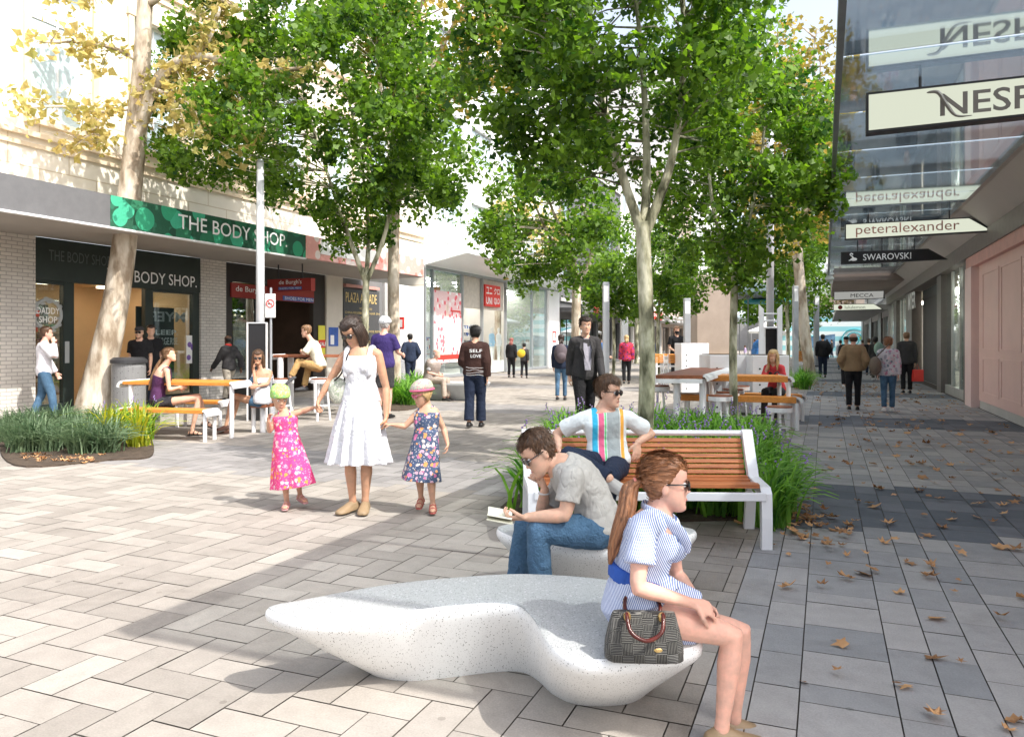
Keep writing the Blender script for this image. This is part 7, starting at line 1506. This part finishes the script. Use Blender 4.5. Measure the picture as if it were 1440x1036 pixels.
def rucksack(T, H):
    q = MB(); c = T.location + Vector((-.02, -.24, 1.20)); q.ell(c, (.17, .11, .25), 14, 10); q.ell(c + Vector((0, -.08, -.08)), (.12, .06, .11), 12, 8); q.build('backpack', mat('plum_grey_nylon', (.09, .07, .08), .7), T, remesh=.012, sm=3)
P('woman in a dark coat and blue jeans with a large grey rucksack', stand(789, 563, 470, yaw=8, stride=.35), skin='fair', fem=1, hair=dict(style='long', m=h_dark, tail=[((0, -.08, 0), .05), ((0, -.1, -.1), .05), ((0, -.1, -.16), .02)], tname='hair_lengths'), top=T_(navy, ex=.03), bot=B_(denim, ex=.002), extra=rucksack)
def suit(T, H):
    JJ = busJ; f = JJ['tf']; q = MB()
    c = JJ['nk']; r = (JJ['sb'] - JJ['sa']).normalized()
    q.rings([[c + f * y + r * x + Vector((0, 0, z)) for x, y, z in pts] for pts in ([(-.045, .075, -.02), (.045, .075, -.02), (.075, .165, -.25), (.045, .172, -.52), (-.045, .172, -.52), (-.075, .165, -.25)], [(-.045, .088, -.02), (.045, .088, -.02), (.075, .178, -.25), (.045, .186, -.52), (-.045, .186, -.52), (-.075, .178, -.25)])]); q.build('shirt_front', cloth('grey_lilac_shirt', (.30, .29, .34)), T, bevel=.004)
    q = MB()
    for k in (-1, 1): q.rings([[c + f * y + r * x * k + Vector((0, 0, z)) for x, y, z in pts] for pts in ([(.045, .070, .01), (.085, .055, -.02), (.125, .150, -.17), (.045, .192, -.36), (.072, .176, -.2)], [(.045, .080, .01), (.085, .065, -.02), (.128, .162, -.17), (.045, .202, -.36), (.072, .188, -.2)])])
    q.build('lapels', greyc, T)
st = stand(822, 612, 445, yaw=172, stride=.45, arms=('down', 'down'), lean=.03); busJ = st[0]
P('businessman in a dark open suit and lilac grey shirt walking towards the camera', st, skin='fair', hair=dict(style='short', m=h_dark), top=T_(greyc, ex=.020, lo=-.20, hem=.02), bot=B_(blackc, ex=.010, hem=.01), vox=.0085, eyes=True, extra=suit)
P('person in a bright blue jacket partly behind the square grey post', stand(847, 545, 470, yaw=100, arms=('hold', 'down')), skin='mid', hair=dict(style='short', m=h_black), top=T_(cloth('azure_jacket', (.04, .18, .48))), bot=B_(blackc), vox=.018)
P('blonde woman in a red and violet padded coat seen from behind', stand(881, 540, 471, yaw=5, stride=.25), skin='fair', fem=1, hair=dict(style='long', m=h_blond, tail=[((0, -.07, 0), .06), ((0, -.09, -.10), .07), ((0, -.09, -.17), .03)], tname='hair_lengths'), top=T_(floral('red_violet_coat', (.42, .02, .05), [(.5, .03, .04), (.18, .02, .20), (.08, .01, .02), (.3, .02, .12)], 14, .5), ex=.045, lo=-.35, hem=.03), bot=B_(blackc), vox=.015)
def mask(T, H): q = MB(); H.shell(q, lambda x, y, z: .006 if (y > .02 and -.11 < z < -.018) else -.01); q.build('face_mask', blackc, T, smooth=True)
P('man in a black face mask and dark tee behind the high orange table', stand(951, 541, 459, yaw=172, arms=('hold', 'hold')), skin='fair', hair=dict(style='short', m=h_lb), top=T_(blackc, sl=.7), bot=B_(blackc), extra=mask)
J, s, f = sit(1092, 560, 14.3, .50, .95, yaw=215, lean=.16, arms=('face', 'table'), fem=1); person('blonde girl in a coral red top leaning on the orange table, hand at her cheek', J, s, 'fair', .010, face=(-.55, -.8, -.1), fem=1, hair=dict(style='long', m=h_blond, curtain=.18), top=T_(cloth('coral_top', (.58, .06, .07)), sl=1.0, ex=.016), bot=B_(greyc), shoes=shoe_b, eyes=False)
# footpath walkers
P('man in a tan bomber jacket and black trousers walking away on the footpath', stand(1200, 577, 468, yaw=22, stride=.30, arms=('pocket', 'pocket')), skin='pink', hair=dict(style='bald', m=h_brown), top=T_(cloth('tan_jacket', (.27, .18, .10)), ex=.038, lo=-.02, hem=-.004), bot=B_(blackc, ex=.006), wmul=1.1, vox=.009)
def wbag(T, H): q = MB(); q.ell(T.location + Vector((-.30, -.05, .98)), (.12, .14, .2), 14, 10); q.tube([T.location + Vector((-.30, -.05, 1.15)), T.location + Vector((-.05, -.16, 1.45))], .012, 6); q.build('shoulder_bag', mat('taupe_bag', (.16, .12, .09), .6), T, smooth=True)
P('woman in a pale flowered hooded top and blue jeans near the glazed canopy shops', stand(1249, 579, 474, yaw=22, stride=.25), skin='pink', fem=1, hair=dict(style='short', m=h_red, t=.025), top=T_(floral('flower_hoodie', (.62, .58, .62), [(.5, .2, .3), (.2, .25, .3), (.7, .5, .55), (.4, .38, .45)], 14, .4), ex=.035, lo=-.1), bot=B_(denim, ex=.008), shoes=shoe_w, wmul=1.15, vox=.009, extra=wbag)
def redbag(T, H): q = MB(); c = T.location + Vector((.28, -.05, .52)); box_at(q, c, (1, .2, 0), (-.2, 1, 0), (0, 0, 1), .16, .07, .17); q.build('shopping_bag', red_bright, T, bevel=.01); q = MB(); q.tube([c + Vector((-.06, 0, .17)), c + Vector((0, 0, .33)), c + Vector((.06, 0, .17))], .006, 5); q.build('bag_handle', red_bright, T)
P('person in a long dark coat carrying a red shopping bag beside the dark doorway', stand(1275, 553, 467, yaw=20, stride=.1), skin='fair', fem=1, hair=dict(style='long', m=h_lb), top=T_(greyc, ex=.045, lo=-.6, hem=.03), bot=B_(blackc), vox=.014, extra=redbag)
def gpack(T, H): q = MB(); q.ell(T.location + Vector((.02, -.24, 1.22)), (.19, .12, .25), 14, 10); q.build('backpack', mat('mint_nylon', (.36, .52, .44), .7), T, smooth=True)
P('person with a mint green backpack and camouflage trousers on the footpath', stand(1231, 535, 474, yaw=20, stride=.2), skin='dark', hair=dict(style='short', m=h_black, t=.035), top=T_(greyc), bot=B_(mat('camouflage', (.12, .11, .09), .8, .7, 9)), shoes=shoe_w, vox=.016, extra=gpack)
P('person in dark clothes with a small red carrier bag left of the mint backpack', stand(1222, 528, 476, yaw=20, stride=.2), skin='fair', fem=1, hair=dict(style='long', m=h_brown), top=T_(blackc, ex=.03), bot=B_(navy), vox=.02, extra=lambda T, H: (lambda q: (box_at(q, T.location + Vector((.05, -.4, .62)), (1, 0, 0), (0, 1, 0), (0, 0, 1), .14, .06, .26), q.build('shopping_bag', red_bright, T)))(MB()))
P('man in black with a dark bag walking away beside the grey posts', stand(1157, 531, 470, yaw=22, stride=.2, arms=('down', 'pocket')), skin='mid', hair=dict(style='short', m=h_black), top=T_(blackc, ex=.045), bot=B_(navy), vox=.016)
P('woman in a white top and jeans ahead of the man in the tan jacket', stand(1182, 520, 478, yaw=20, stride=.3), skin='fair', fem=1, hair=dict(style='long', m=h_dark), top=T_(whitec), bot=B_(denim), vox=.022)
P('man in a black cap walking just left of the man in the tan jacket', stand(1190, 545, 473, yaw=20, stride=.25), skin='mid', hat=dict(kind='cap', m=blackc), top=T_(blackc, ex=.03), bot=B_(blackc), shoes=shoe_w, vox=.018)
P('person in a rose coloured top walking by the dark doorway windows', stand(1213, 516, 478, yaw=20), skin='fair', hair=dict(style='short', m=h_brown), top=T_(cloth('rose_top', (.45, .22, .24))), bot=B_(navy), vox=.025)
for lab, px, py, mm, bm, hh in (('distant person in navy near the street end marquee', 1163, 506, navy, navy, h_black), ('distant person in grey near the street end marquee', 1170, 503, greyc, navy, h_dark), ('distant person in pale blue far behind the steel frame', 1062, 507, cloth('pale_blue', (.25, .36, .5)), navy, h_brown), ('distant child in lilac far behind the steel frame', 1048, 507, cloth('lilac_cloth', (.4, .32, .5)), whitec, h_brown), ('distant woman in white crossing behind the stone pier', 1032, 508, whitec, denim, h_brown),
        ('distant person in navy behind the tree left of the masked man', 917, 516, navy, blackc, h_black), ('distant person in red beside the stone pier', 1023, 510, cloth('dull_red', (.35, .06, .06)), greyc, h_dark)):
    P(lab, stand(px, py, H=1.2 if 'child' in lab else 1.68, yaw=random.choice((0, 30, 180, -60)), stride=.3), skin='mid', hair=dict(style='short', m=hh), top=T_(mm), bot=B_(bm), vox=.03)
# ------------------------------------------------------------------ light, sky, camera
cam = bpy.data.cameras.new('camera'); co_ = bpy.data.objects.new('camera', cam); COL.objects.link(co_); co_.location = (0, 0, CH); co_.rotation_euler = (R(90), 0, 0)
cam.sensor_width = 36; cam.lens = CF / 1440 * 36; cam.shift_y = -(518 - HY) / 1440; cam.clip_end = 2000; cam.clip_start = .05; sc.camera = co_
EL = 50; sx_, sy_ = .80, -.60
sun = bpy.data.lights.new('sun', 'SUN'); sun.energy = 4.0; sun.angle = R(.55); sun.color = (1, .955, .89); so = bpy.data.objects.new('sun', sun); COL.objects.link(so)
tos = Vector((sx_ * math.cos(R(EL)), sy_ * math.cos(R(EL)), math.sin(R(EL)))); so.rotation_euler = tos.to_track_quat('Z', 'Y').to_euler(); so.location = tos * 50
w = bpy.data.worlds.new('World'); sc.world = w; w.use_nodes = True; nt = w.node_tree; bg = nt.nodes['Background']
sky = nt.nodes.new('ShaderNodeTexSky'); sky.sky_type = 'NISHITA'; sky.sun_disc = False; sky.sun_elevation = R(EL); sky.sun_rotation = math.atan2(sx_, sy_); sky.dust_density = 3.5; sky.air_density = 1.0; sky.ozone_density = .6; sky.altitude = 0
hsv = nt.nodes.new('ShaderNodeHueSaturation'); hsv.inputs['Saturation'].default_value = .5; hsv.inputs['Value'].default_value = 1.7; nt.links.new(sky.outputs[0], hsv.inputs['Color']); nt.links.new(hsv.outputs[0], bg.inputs[0]); bg.inputs[1].default_value = .15
sc.view_settings.view_transform = 'Standard'; sc.view_settings.look = 'None'; sc.view_settings.gamma = 1; sc.view_settings.exposure = .58
sc.render.engine = 'CYCLES'; sc.cycles.max_bounces = 7; sc.cycles.transparent_max_bounces = 12; sc.cycles.use_denoising = True
sc.cycles.sample_clamp_indirect = 8
